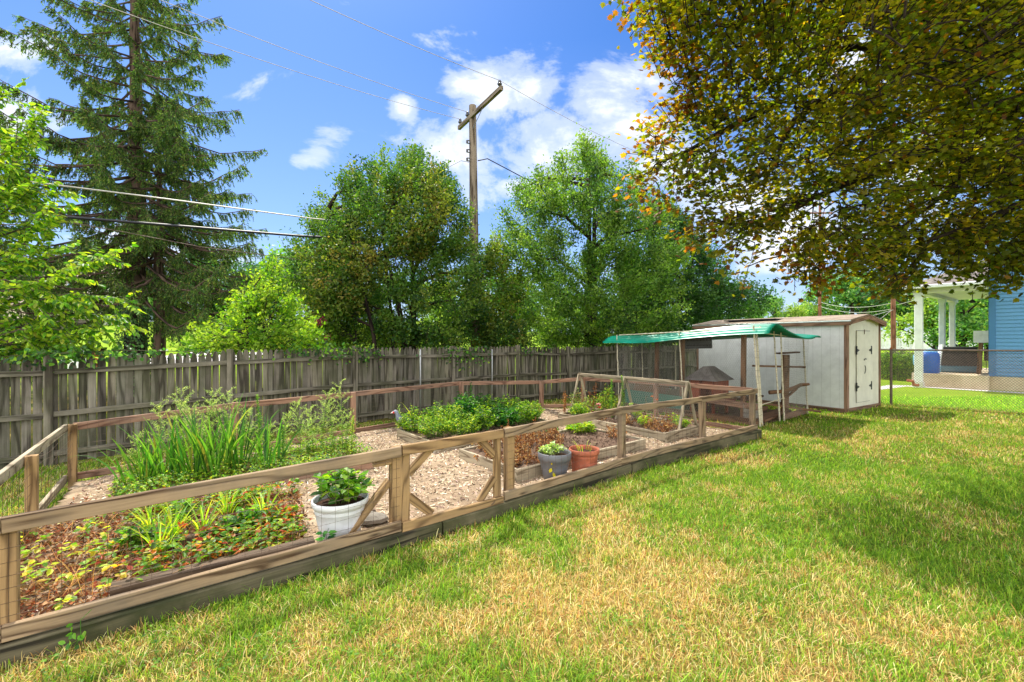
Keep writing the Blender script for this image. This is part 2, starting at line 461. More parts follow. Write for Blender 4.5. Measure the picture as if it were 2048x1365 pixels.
# unseen bright cloud field, added behind the viewer as fill light
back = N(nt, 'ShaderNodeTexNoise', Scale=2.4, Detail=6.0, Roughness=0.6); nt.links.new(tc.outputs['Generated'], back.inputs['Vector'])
fill_cloud = math_n(nt, 'MULTIPLY', ramp(nt, sx.outputs['Y'], [(0.0, (1, 1, 1)), (0.06, (0, 0, 0))]).outputs[0], math_n(nt, 'MULTIPLY_ADD', back.outputs['Fac'], 1.4, .75))
tot = math_n(nt, 'MAXIMUM', tot, fill_cloud)
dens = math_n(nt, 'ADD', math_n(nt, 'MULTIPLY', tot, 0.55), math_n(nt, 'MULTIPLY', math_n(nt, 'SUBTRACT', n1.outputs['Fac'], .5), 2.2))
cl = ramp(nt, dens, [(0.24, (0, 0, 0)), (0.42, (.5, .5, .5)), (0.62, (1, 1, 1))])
cl.color_ramp.interpolation = 'EASE'
n2 = N(nt, 'ShaderNodeTexNoise', Scale=6.0, Detail=5.0); nt.links.new(mp.outputs[0], n2.inputs['Vector'])
ccol = ramp(nt, n2.outputs['Fac'], [(0.3, (3.2, 3.5, 4.0)), (0.7, (4.6, 4.6, 4.7))])
hs = N(nt, 'ShaderNodeHueSaturation', Saturation=1.30, Value=0.92); nt.links.new(sky.outputs[0], hs.inputs['Color'])
skyc = mix(nt, 1.0, hs.outputs[0], (.36, .475, .635), 'MULTIPLY')
# paler air low over the horizon, added cloud behind the viewer brightened to fill the shade
skyc = mix(nt, ramp(nt, sx.outputs['Z'], [(0.0, (.75, .75, .75)), (0.22, (.30, .30, .30)), (0.55, (0, 0, 0))]).outputs[0], skyc, (2.5, 3.0, 3.9))
ccol2 = mix(nt, math_n(nt, 'MINIMUM', fill_cloud, 1.0), ccol.outputs[0], (9.5, 9.5, 9.6))
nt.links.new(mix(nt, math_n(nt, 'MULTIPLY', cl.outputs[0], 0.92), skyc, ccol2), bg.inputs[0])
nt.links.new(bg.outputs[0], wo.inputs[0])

SC.view_settings.view_transform = 'Standard'; SC.view_settings.look = 'None'
SC.view_settings.exposure = 1.02; SC.view_settings.gamma = 1.0
SC.render.engine = 'CYCLES'
cy = SC.cycles
cy.max_bounces = 7; cy.diffuse_bounces = 4; cy.glossy_bounces = 2; cy.transmission_bounces = 5; cy.transparent_max_bounces = 6
cy.use_denoising = True; cy.denoiser = 'OPENIMAGEDENOISE'; cy.sample_clamp_indirect = 6.0; cy.caustics_reflective = False; cy.caustics_refractive = False

# ------------------------------------------------------------------ terrain
def sstep(a, b, x):
    t = np.clip((x - a) / (b - a), 0, 1); return t * t * (3 - 2 * t)
def zt(x, y):
    x = np.asarray(x, float); y = np.asarray(y, float)
    left = np.clip(y - 15, 0, 55) * 0.088 * sstep(0, -16, x)
    right = sstep(24, 48, y) * 1.15 * sstep(2, 20, x)
    mid = np.clip(y - 26, 0, 60) * 0.03 * sstep(-18, -4, x) * sstep(24, 8, x)
    far = np.clip(y - 70, 0, 120) * 0.03
    return left + right + mid + far
def in_poly(px, py, poly):
    poly = np.asarray(poly, float); px = np.asarray(px, float); py = np.asarray(py, float)
    c = np.zeros(px.shape, bool); n = len(poly); j = n - 1
    for i in range(n):
        xi, yi = poly[i]; xj, yj = poly[j]
        den = (yj - yi) if yj != yi else 1e-12
        cond = ((yi > py) != (yj > py)) & (px < (xj - xi) * (py - yi) / den + xi)
        c ^= cond; j = i
    return c
def poly_dist(px, py, poly):
    poly = np.asarray(poly, float); best = np.full(np.shape(px), 1e9)
    for a, b in zip(poly, np.roll(poly, -1, axis=0)):
        e = b - a; t = np.clip(((px - a[0]) * e[0] + (py - a[1]) * e[1]) / max(e @ e, 1e-9), 0, 1)
        best = np.minimum(best, np.hypot(px - a[0] - t * e[0], py - a[1] - t * e[1]))
    return best

# garden outline (outer edge of the edging timbers)
TF = [np.array(p) for p in [(-3.05, 2.30), (-2.803, 2.491), (-.641, 4.194), (1.824, 6.31), (4.60, 8.379)]]
GARDEN = TF + [np.array(p) for p in [(1.86, 11.72), (.74, 11.5), (-1.16, 10.36), (-2.91, 8.32), (-4.16, 6.85), (-5.36, 5.5), (-4.26, 3.97)]]
ZG = 0.10
FENCE = [np.array(p) for p in [(-10.6, 2.3), (-6.9, 6.1), (-3.36, 9.75), (.16, 13.0), (3.6, 15.2), (8.2, 18.0)]]

def dryness(x, y):
    f = fbm(x * .9 + 11, y * .9 + 5, 3, 3); f2 = fbm(x * 3.1, y * 3.1, 9, 2)
    b = .30 * np.exp(-((x - .9) / 1.7) ** 2 - ((y - 3.0) / 1.3) ** 2) - .22 * sstep(2.3, 3.8, x) * sstep(7.5, 5.5, y) + .10 * np.exp(-((x - 7) / 3) ** 2 - ((y - 9.3) / 1.2) ** 2)
    b = b - .30 * sstep(.6, 1.2, (x - 10.7) * .632 + (y - 12.85) * .775)
    return np.clip(.31 + (f - .5) * 1.1 + (f2 - .5) * .9 + (fbm(x * 9., y * 9., 15, 2) - .5) * .9 + b * .85, .04, .88)

mlawn, nt, out = new_mat('lawn_ground')
g = N(nt, 'ShaderNodeNewGeometry'); a = attr(nt, 'col')
n1 = N(nt, 'ShaderNodeTexNoise', Scale=34.0, Detail=6.0, Roughness=0.7); nt.links.new(g.outputs['Position'], n1.inputs['Vector'])
n2 = N(nt, 'ShaderNodeTexNoise', Scale=.55, Detail=6.0, Roughness=0.6); nt.links.new(g.outputs['Position'], n2.inputs['Vector'])
r1 = ramp(nt, n1.outputs['Fac'], [(.3, (.45, .45, .45)), (.7, (1.35, 1.35, 1.2))])
r2 = ramp(nt, n2.outputs['Fac'], [(.3, (.75, .85, .8)), (.7, (1.25, 1.1, 1.1))])
c = mix(nt, 1.0, mix(nt, 1.0, a.outputs['Color'], r1.outputs[0], 'MULTIPLY'), r2.outputs[0], 'MULTIPLY')
p = N(nt, 'ShaderNodeBsdfPrincipled', Roughness=.95); p.inputs['Specular IOR Level'].default_value = .05
nt.links.new(c, p.inputs['Base Color']); nt.links.new(bump(nt, n1.outputs['Fac'], .8, .03), p.inputs['Normal']); nt.links.new(p.outputs[0], out.inputs[0])

def axis_pts(lo, hi, fine_lo, fine_hi, step):
    a = list(np.arange(fine_lo, fine_hi + 1e-6, step)); s = step; x = fine_hi
    while x < hi: s *= 1.25; x += s; a.append(min(x, hi))
    s = step; x = fine_lo; b = []
    while x > lo: s *= 1.25; x -= s; b.append(max(x, lo))
    return np.array(b[::-1] + a)
xs = axis_pts(-420, 420, -16, 18, .4); ys = axis_pts(-40, 700, -4, 22, .4)
X, Y = np.meshgrid(xs, ys); Z = zt(X, Y)
dr = dryness(X, Y)[..., None]
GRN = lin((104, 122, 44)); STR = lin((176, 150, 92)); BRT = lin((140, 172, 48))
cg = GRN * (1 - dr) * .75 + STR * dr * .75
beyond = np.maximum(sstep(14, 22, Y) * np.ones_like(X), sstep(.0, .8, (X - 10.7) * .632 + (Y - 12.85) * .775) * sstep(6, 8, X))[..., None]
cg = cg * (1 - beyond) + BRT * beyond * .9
mb = MB(); nx, ny = len(xs), len(ys)
idx = np.arange(nx * ny).reshape(ny, nx)
q = np.stack([idx[:-1, :-1], idx[:-1, 1:], idx[1:, 1:], idx[1:, :-1]], -1).reshape(-1, 4)
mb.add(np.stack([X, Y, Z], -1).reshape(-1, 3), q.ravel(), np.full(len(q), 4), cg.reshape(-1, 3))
tag(mb.build('lawn_ground', mlawn, smooth=True), kind='structure')

# mulch floor of the fenced garden
xs = np.arange(-5.6, 4.9, .06); ys = np.arange(2.0, 12.0, .06)
X, Y = np.meshgrid(xs, ys); inside = in_poly(X, Y, GARDEN) & (poly_dist(X, Y, GARDEN) > .03)
Z = ZG + (fbm(X * 5, Y * 5, 4, 3) - .5) * .05 + (fbm(X * .8, Y * .8, 6, 2) - .5) * .05
idx = np.arange(X.size).reshape(X.shape)
ok = inside[:-1, :-1] & inside[:-1, 1:] & inside[1:, 1:] & inside[1:, :-1]
q = np.stack([idx[:-1, :-1], idx[:-1, 1:], idx[1:, 1:], idx[1:, :-1]], -1)[ok]
mb = MB(); mb.add(np.stack([X, Y, Z], -1).reshape(-1, 3), q.ravel(), np.full(len(q), 4))
tag(mb.build('mulch_ground', M['mulch'], smooth=True), kind='structure')
def zmulch(x, y):
    return ZG + (fbm(np.asarray(x) * 5, np.asarray(y) * 5, 4, 3) - .5) * .05 + (fbm(np.asarray(x) * .8, np.asarray(y) * .8, 6, 2) - .5) * .05

# raised bed plans: front corner, along vector, across vector
AL = np.array([2.07, 1.75]); AC = np.array([-.83, 1.08])
BEDS = {
    'soil': (np.array([.06, 5.50]), AL, AC),
    'leafy': (np.array([-1.19, 6.89]), AL, AC),
    'trellis': (np.array([2.62, 7.68]), np.array([.94, .79]), AC * (2.67 / 1.36)),
    'weedy': (np.array([-3.89, 4.36]), AL, AC),
}
def bed_poly(k):
    o, a, b = BEDS[k]; return [o, o + a, o + a + b, o + b]
def bed_pts(k, n, m=.05):
    o, a, b = BEDS[k]; s = rng.uniform(m, 1 - m, n); t = rng.uniform(m, 1 - m, n)
    return o[None] + s[:, None] * a[None] + t[:, None] * b[None]

n = 60000
x = rng.uniform(-5.4, 4.6, n); y = rng.uniform(2.2, 11.8, n)
k = in_poly(x, y, GARDEN) & (poly_dist(x, y, GARDEN) > .16)
for b in BEDS: k &= ~in_poly(x, y, bed_poly(b))
x = x[k]; y = y[k]; n = len(x)
P = np.stack([x, y, zmulch(x, y) + .008], 1)
A = rand_dirs(n) * np.array([1, 1, .35]); NN = unit(rand_dirs(n) * .6 + np.array([0, 0, 1]))
leafy = np.clip(((x + 4.0) * -.6 + (4.0 - y) * .9 + .8), 0, 1)       # brown leaf litter gathers in the front left corner
cc = pick([lin((218, 194, 166)), lin((184, 158, 132)), lin((146, 122, 102)), lin((116, 100, 88)), lin((232, 214, 192))], n, [.3, .28, .2, .08, .14])
cb = pick([lin((140, 84, 52)), lin((112, 66, 44)), lin((170, 112, 70))], n)
isb = (rng.random(n) < leafy * .8)[:, None]
mb = MB(); mb.leaves(P, A, NN, rng.uniform(.015, .055, n), rng.uniform(.006, .018, n), CHIP, np.where(isb, cb, cc))
tag(mb.build('wood_chip_mulch', M['chip']), label='loose wood chips covering the garden paths', kind='stuff')

# ------------------------------------------------------------------ lawn blades
SHED_A = np.array([8.36, 11.4]); SHED_U = unit(np.array([.843, .537])); SHED_V = unit(np.array([-.537, .843])); SHED_W = 2.03; SHED_L = 4.2
SHED_POLY = [SHED_A, SHED_A + SHED_U * SHED_W, SHED_A + SHED_U * SHED_W + SHED_V * SHED_L, SHED_A + SHED_V * SHED_L]
COOP_O = np.array([5.19, 9.5]); COOP_V = np.array([-.62, .78]); COOP_U = unit(np.array([2.09, 1.70]))
COOP_POLY = [COOP_O, COOP_O + COOP_U * 2.69, COOP_O + COOP_U * 2.69 + COOP_V * 3.7, COOP_O + COOP_V * 3.7]
HC = np.array([17.65, 16.8]); HV = np.array([.79, .61]); HU = np.array([.61, -.79])   # neighbour house corner and axes

def fence_side(x, y):
    """positive on the yard side of the wooden fence"""
    f = np.interp(x, [p[0] for p in FENCE], [p[1] for p in FENCE]); return f - y
mb = MB()
def scatter_grass(n, y0, y1, spread, hl, wl, keep_all=False):
    y = np.sqrt(rng.uniform(y0 ** 2, y1 ** 2, n)); x = rng.uniform(-1, 1, n) * (y * spread + .4)
    k = ~in_poly(x, y, GARDEN) & (fence_side(x, y) > -.05) & ~in_poly(x, y, SHED_POLY)
    k &= ~(in_poly(x, y, COOP_POLY) & (rng.random(n) < .9))
    k &= ((x - HC[0]) * HV[1] - (y - HC[1]) * HV[0] > -.0) | (y < 15.0)
    k &= ~((y > 14.6) & (x > 12))
    # thinner where it is worn and dry
    d = dryness(x, y); k &= rng.random(n) > np.clip(d - .55, 0, 1) * .9
    x = x[k]; y = y[k]; d = d[k]; n = len(x)
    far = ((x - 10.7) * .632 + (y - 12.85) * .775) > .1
    P = np.stack([x, y, zt(x, y) - .004], 1)
    th = rng.uniform(0, 2 * np.pi, n); clump = fbm(x * 14, y * 14, 2, 1)
    tilt = np.abs(rng.normal(.85, .42, n)) + .3 * (clump - .5)
    A = np.stack([np.cos(th) * np.sin(tilt), np.sin(th) * np.sin(tilt), np.maximum(np.cos(tilt), .12)], 1)
    A += .18 * np.stack([np.cos(clump * 12), np.sin(clump * 12), 0 * clump], 1)
    NN = np.stack([-np.cos(th), -np.sin(th), np.full(n, .35)], 1)
    dead = rng.random(n) < np.clip(d * 1.05 - .08, 0, 1)
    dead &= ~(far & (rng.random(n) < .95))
    cgn = pick([lin((108, 146, 36)), lin((136, 168, 44)), lin((84, 122, 36)), lin((166, 182, 66))], n, [.35, .3, .2, .15])
    cdd = pick([lin((212, 188, 126)), lin((188, 152, 94)), lin((228, 210, 158)), lin((166, 118, 68))], n, [.38, .27, .22, .13])
    cc = np.where(dead[:, None], cdd, cgn)
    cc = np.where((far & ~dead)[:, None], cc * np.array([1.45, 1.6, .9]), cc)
    hh = hl * np.exp(rng.normal(-.08, .34, n)) * (.75 + .6 * clump) * np.where(dead, .9, 1.05)
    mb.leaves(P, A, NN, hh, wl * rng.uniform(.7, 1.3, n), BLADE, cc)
def S(n, *a): scatter_grass(int(n), *a)
S(195000, 1.0, 3.9, 1.6, .054, .0048)
S(235000, 3.7, 6.5, 1.55, .054, .0062)
S(175000, 6.2, 10.0, 1.45, .056, .0088)
S(90000, 9.6, 15.2, 1.25, .060, .014)
# clover and broad-leaved weeds in the turf
n = 5200
y = np.sqrt(rng.uniform(1.5, 110, n)); x = rng.uniform(-1.1, 1.2, n) * y
k = ~in_poly(x, y, GARDEN) & (fence_side(x, y) > .1) & ~in_poly(x, y, SHED_POLY) & ~in_poly(x, y, COOP_POLY) & (fbm(x * 1.3, y * 1.3, 21, 2) > .52)
x = x[k]; y = y[k]
for j in range(3):
    m = len(x); th = rng.uniform(0, 2 * np.pi, m)
    P = np.stack([x + .03 * np.cos(th), y + .03 * np.sin(th), np.full(m, .03) + rng.uniform(0, .025, m)], 1)
    mb.leaves(P, np.stack([np.cos(th), np.sin(th), np.full(m, .12)], 1), unit(rand_dirs(m) * .35 + [0, 0, 1]), rng.uniform(.014, .036, m), rng.uniform(.011, .026, m), OVAL,
              pick([lin((92, 132, 44)), lin((112, 148, 56)), lin((74, 112, 44))], m))
tag(mb.build('lawn_grass', M['grass']), label='short patchy lawn grass, half green and half straw', kind='stuff')
INN = np.array([-.62, .78]); INN = INN / np.linalg.norm(INN)
def off_line(pts, o): return [np.array(p) + INN * o for p in pts]
def v3(p, z): return np.array([p[0], p[1], z])
def along_line(pts, t):
    L = [0]
    for a, b in zip(pts[:-1], pts[1:]): L.append(L[-1] + np.linalg.norm(b - a))
    return np.array([np.interp(t * L[-1], L, [p[0] for p in pts]), np.interp(t * L[-1], L, [p[1] for p in pts])])
def ztimber(x): return np.interp(x, [-2.8, -.64, 1.82, 4.6], [.118, .127, .145, .172])

# ---- edging timbers along the lawn
cuts = [(TF[0], on_line(884, TF), 'long mossy edging timber along the lawn, from the near end up to the gate'),
        (on_line(886, TF), on_line(1263, TF), 'dark mossy edging timber under the gate and beside the grey pot'),
        (on_line(1265, TF), TF[-1], 'dark mossy edging timber ending at the far fence corner by the bamboo poles')]
for a, b, lab in cuts:
    mb = MB(); inner = [p for p in TF if a[0] < p[0] < b[0]]
    pts = [a] + inner + [b]
    e = unit(b - a)
    for k, (p, q) in enumerate(zip(pts[:-1], pts[1:])):
        g0 = .004 if k == 0 else 0
        za, zb = float(ztimber(p[0])), float(ztimber(q[0]))
        pc = p + INN * .07 + unit(q - p) * g0; qc = q + INN * .07
        mb.board(v3(pc, za - .10), v3(qc, zb - .10), .14, .20, ch=.010, seg=8)
    tag(mb.build('edging_timber', M['timber'], loc=v3(a, 0)), lab, 'timber', 'landscape timbers edging the garden')

# ---- low post and rail fence round the garden
RL = off_line(TF, .042); PL = off_line(TF, .108)
rail_px = [-300, 15, 803, 1007, 1241, 1402, 1511]; rail_py = [1090, 1033, 893, 858, 815, 794, 777.5]
def zrail(x):
    xs_ = []; zs_ = []
    for a, b in zip(rail_px, rail_py):
        p = on_line(a, RL) if a > -200 else RL[0]
        xs_.append(p[0]); zs_.append(ZP(b, p[1]) if a > -200 else .82)
    return float(np.interp(x, xs_, zs_))
gf = thing('garden_fence', 'low weathered post and rail fence with wire mesh round the vegetable garden', 'fence', v3(RL[0], 0))
def rail(mat, a, b, za, zb, h=.089, t=.038, name='top_rail', lab=None):
    mb = MB(); mb.board(v3(a, za - h / 2), v3(b, zb - h / 2), t, h, ch=.004, seg=6)
    o = mb.build(name, M[mat], gf)
    if lab: o['label'] = lab
def post(mat, p, z0, z1, s=.089, ang=None, lean=(0, 0)):
    ang = math.atan2(.62, .78) if ang is None else ang
    mb = MB(); mb.board(v3(p, z0), v3(np.array(p) + np.array(lean), z1), s, s, up=(math.cos(ang), math.sin(ang), 0), ch=.005)
    mb.build('post', M[mat], gf)
pA = RL[0]; pG0 = on_line(801.5, RL); pG1 = on_line(1008, RL); pM = on_line(1241, RL); pN = on_line(1402, RL); pE = RL[-1] - unit(RL[-1] - RL[-2]) * .10
segs = [(pA, pG0), (pG1, pM), (pM, pN), (pN, pE)]
for a, b in segs:
    mid = [p for p in RL if a[0] < p[0] < b[0]]
    pts = [a] + mid + [b]
    for p, q in zip(pts[:-1], pts[1:]):
        e = unit(q - p) * .0015
        rail('wood_new', p + e, q - e, zrail(p[0]), zrail(q[0]))
        rail('wood_new', p + e, q - e, float(ztimber(p[0])) + .102, float(ztimber(q[0])) + .102, name='bottom_rail')
for px in (15, 791, 1018, 1243, 1404):
    p = on_line(px, PL); post('wood_gate' if px in (15, 791, 1018) else 'wood_new', p, .02, zrail(p[0]) - (.012 if px > 200 else .03), .09 if px < 1100 else .085)
pc = PL[-1] - unit(PL[-1] - PL[-2]) * .13; post('wood_new', pc, .02, zrail(pc[0]) - .03, .085)
post('wood_new', PL[0] + np.array([.06, .05]), .02, .79)
# prop beside the hinge post
hp = on_line(791, PL); e = unit(TF[2] - TF[1])
mb = MB(); st = hp - e * .40 + INN * .10
mb.board(v3(st + INN * .02, .12), v3(hp - e * .03 + INN * .06, .56), .045, .085, up=(e[1], -e[0], 0)); mb.build('brace', M['wood_gate'], gf)
mb = MB(); mb.board(v3(st - e * .04, .02), v3(st - e * .04, .30), .05, .09); mb.build('stake', M['wood_gate'], gf)
mb = MB(); mb.board(v3(hp - e * .20, zrail(hp[0]) - .125), v3(hp - e * .046, zrail(hp[0]) - .125), .06, .055); mb.build('block', M['wood_gate'], gf)
mb = MB(); mb.board(v3(hp - e * .19, .155), v3(hp - e * .046, .155), .07, .07); mb.build('block', M['wood_gate'], gf)
# other three sides
sideL = [np.array([-3.02, 2.42]), np.array([-4.20, 3.98]), np.array([-5.31, 5.50])]
back = [np.array([-5.31, 5.50]), on_line(470, [(-5.31, 5.5), (-4.14, 6.8), (-2.89, 8.27)]), np.array([-2.89, 8.27]), np.array([-1.15, 10.3]), np.array([.74, 11.45]), np.array([1.82, 11.66])]
zb_ = [.80, .87, .87, .885, .80, .87]
cE = pc + INN * .02
sideR = [np.array([1.82, 11.66]), np.array([3.13, 9.90]), cE]
zr_ = [.87, .93, float(zrail(pE[0]))]
def side(pts, zs, outv, mat, gaps=()):
    for (p, q, za, zb) in zip(pts[:-1], pts[1:], zs[:-1], zs[1:]):
        o = np.array(outv) * .064
        e = unit(q - p) * .002
        rail(mat, p + o + e, q + o - e, za, zb)
        rail(mat, p + o + e, q + o - e, .19, .19, h=.085, name='bottom_rail')
side(sideL, [.82, .80, .80], unit(np.array([-.8, -.6])), 'wood_bed')
side(back, zb_, unit(np.array([-.62, .78])), 'wood_back')
side(sideR, zr_, unit(np.array([.78, .62])), 'wood_back')
for p, z in list(zip(sideL, [.82, .805, .80]))[1:]: post('wood_gate', p, .02, z - .006, .08)
for p, z in list(zip(back, zb_))[1:]: post('wood_back', p, .02, z + (.012 if p is back[1] else -.004), .085)
post('wood_back', sideR[1], .02, zr_[1] - .006, .085)
# welded wire
def wire(pts, z0f, z1f, name='wire_mesh', dh=.072, dv=.105, slack=.006, r=.0014):
    A = []; B = []
    L = [0]
    for a, b in zip(pts[:-1], pts[1:]): L.append(L[-1] + np.linalg.norm(b - a))
    xs_ = [p[0] for p in pts]; ys_ = [p[1] for p in pts]
    m = max(4, int(L[-1] / .05)); t = np.linspace(0, L[-1], m)
    Px = np.interp(t, L, xs_); Py = np.interp(t, L, ys_)
    z0 = np.array([z0f(x) for x in Px]); z1 = np.array([z1f(x) for x in Px])
    rows = int((z1[0] - z0[0]) / dh)
    for k in range(rows + 1):
        f = k / rows
        z = z0 + (z1 - z0) * f + slack * (snoise(t * 2.2 + k * 7.3, t * 0 + k, 5) - .5) * 2
        q = np.stack([Px, Py, z], 1); A.append(q[:-1]); B.append(q[1:])
    tv = np.arange(.02, L[-1], dv)
    vx = np.interp(tv, L, xs_); vy = np.interp(tv, L, ys_)
    lo = np.array([z0f(x) for x in vx]); hi = np.array([z1f(x) for x in vx])
    j = rng.normal(0, slack * .5, (len(tv), 2))
    A.append(np.stack([vx, vy, lo], 1)); B.append(np.stack([vx + j[:, 0], vy + j[:, 1], hi], 1))
    mb = MB(); mb.sticks(np.concatenate(A), np.concatenate(B), r, 3); mb.build(name, M['wire'], gf)
WL = off_line(TF, .062)
def wl(a, b):
    a = on_line(a, WL) if a is not None else WL[0]; b = on_line(b, WL) if b is not None else WL[-1] - unit(WL[-1] - WL[-2]) * .1
    return [a] + [p for p in WL if a[0] < p[0] < b[0]] + [b]
for a, b in ((None, 800), (1010, None)):
    wire(wl(a, b), lambda x: float(ztimber(x)) + .06, lambda x: zrail(x) - .03)
wire(sideL, lambda x: .16, lambda x: .80, slack=.03); wire(back[:-2], lambda x: .16, lambda x: .80, r=.0014, slack=.01); wire(sideR, lambda x: .16, lambda x: .85, r=.0014)

# ---- gate
gp0 = on_line(804, RL); gp1 = on_line(1005, RL); ge = unit(gp1 - gp0); gn = INN * .038
gt = thing('garden_gate', 'small plain timber gate with four corner braces in the garden fence', 'gate', v3(gp0, 0))
def gpart(name, a, b, w, h, up=(0, 0, 1)):
    mb = MB(); mb.board(a, b, w, h, up=up); return mb.build(name, M['wood_gate'], gt)
t0, t1 = ZP(891, gp0[1]), ZP(858.5, gp1[1]); b0, b1 = ZP(1045, gp0[1]), ZP(992.5, gp1[1])
gpart('top_rail', v3(gp0, t0 - .045), v3(gp1, t1 - .045), .038, .09)
gpart('bottom_rail', v3(gp0, b0 - .042), v3(gp1, b1 - .042), .038, .085)
up = (ge[0], ge[1], 0)
s0 = gp0 + gn * 1.02 + ge * .045; s1 = gp1 + gn * 1.02 - ge * .045
gpart('stile', v3(s0, b0 - .06), v3(s0, t0 - .03), .036, .085, up); gpart('stile', v3(s1, b1 - .06), v3(s1, t1 - .03), .036, .085, up)
gl = np.linalg.norm(gp1 - gp0); o2 = INN * .0385
def brace(sx, along, z_st, z_r):
    s = s0 if sx == 0 else s1; dirn = ge if sx == 0 else -ge
    a = v3(s + dirn * .035, z_st); b = v3(s + dirn * along, z_r)
    d = unit(b - a); nrm = np.array([INN[0], INN[1], 0]); gpart('brace', a, b, .035, .075, np.cross(d, nrm))
brace(0, .27, t0 - .27, t0 - .07); brace(0, .27, b0 + .20, b0 - .01); brace(1, .23, t1 - .26, t1 - .06); brace(1, .23, b1 + .20, b1 - .01)
mb = MB(); mb.tube([v3(gp1 - ge * .16 - INN * .022, b1 - .05), v3(gp1 - ge * .12 - INN * .03, b1 - .02)], .004, 5); mb.build('latch_wire', M['wire'], gt)

# ---- raised beds
def raised_bed(key, lab, top, mat, soil, soil_drop=.03, th=.04, full=True):
    o, a, b = BEDS[key]; c = [o, o + a, o + a + b, o + b]
    t = thing('raised_bed', lab, 'raised bed', v3(o, ZG), 'raised garden beds')
    zz = ZG - .03
    for i in range(4):
        p = c[i]; q = c[(i + 1) % 4]; e = unit(q - p); inn = np.array([-e[1], e[0]])
        ext0 = 0 if i % 2 == 0 else th; 
        mb = MB(); mb.board(v3(p + inn * th / 2 + e * ext0, (zz + top) / 2), v3(q + inn * th / 2 - e * ext0, (zz + top) / 2 + rng.normal(0, .004)), th, top - zz, ch=.005, seg=5)
        mb.build('side_board', M[mat], t)
    n = 40; S_, T_ = np.meshgrid(np.linspace(.03, .97, n), np.linspace(.04, .96, n // 2))
    P = o[None, None] + S_[..., None] * a + T_[..., None] * b
    z = top - soil_drop + (fbm(P[..., 0] * 6, P[..., 1] * 6, 31, 3) - .5) * .07
    idx = np.arange(S_.size).reshape(S_.shape); q = np.stack([idx[:-1, :-1], idx[:-1, 1:], idx[1:, 1:], idx[1:, :-1]], -1).reshape(-1, 4)
    mb = MB(); mb.add(np.concatenate([P, z[..., None]], -1).reshape(-1, 3), q.ravel(), np.full(len(q), 4))
    # clods
    pts = bed_pts(key, 900, .06); m = len(pts)
    mb.leaves(np.concatenate([pts, np.full((m, 1), top - soil_drop + .015)], 1), rand_dirs(m), rand_dirs(m), rng.uniform(.02, .06, m), rng.uniform(.015, .04, m), RHOMB, (1, 1, 1))
    mb.build('soil', M[soil], t, smooth=True)
    return t
raised_bed('soil', 'raised bed of bare dark soil and orange dried plants beside the gate', .245, 'wood_bed', 'soil')
raised_bed('leafy', 'raised bed packed with bright green leafy plants in the garden centre', .263, 'wood_bed', 'soil')
raised_bed('trellis', 'raised bed under the wooden netting frame near the green roofed run', .25, 'wood_bed', 'soil')
raised_bed('weedy', 'low raised bed overgrown with tall weeds and sword-leaved clump', .19, 'wood_back', 'mulch')

# old timbers among the strawberries
def old_timber(p0, p1, z, lab):
    a = G(*p0, z); b = G(*p1, z); mb = MB()
    mb.board(np.array([a[0], a[1], z - .06]), np.array([b[0], b[1], z - .055]), .10, .12, ch=.012, seg=6)
    tag(mb.build('old_timber', M['wood_rot'], loc=(a[0], a[1], ZG)), lab, 'timber', 'old timbers half buried in the strawberry patch')
old_timber((222, 1170), (628, 1078), .19, 'grey brown old timber nearest the bottom rail, beside the white pot')
old_timber((318, 1084), (560, 1034), .19, 'half buried old timber among the strawberry leaves, farther from the rail')
old_timber((745, 1018), (690, 1040), .16, 'short pale timber offcut lying on the mulch behind the white pot')

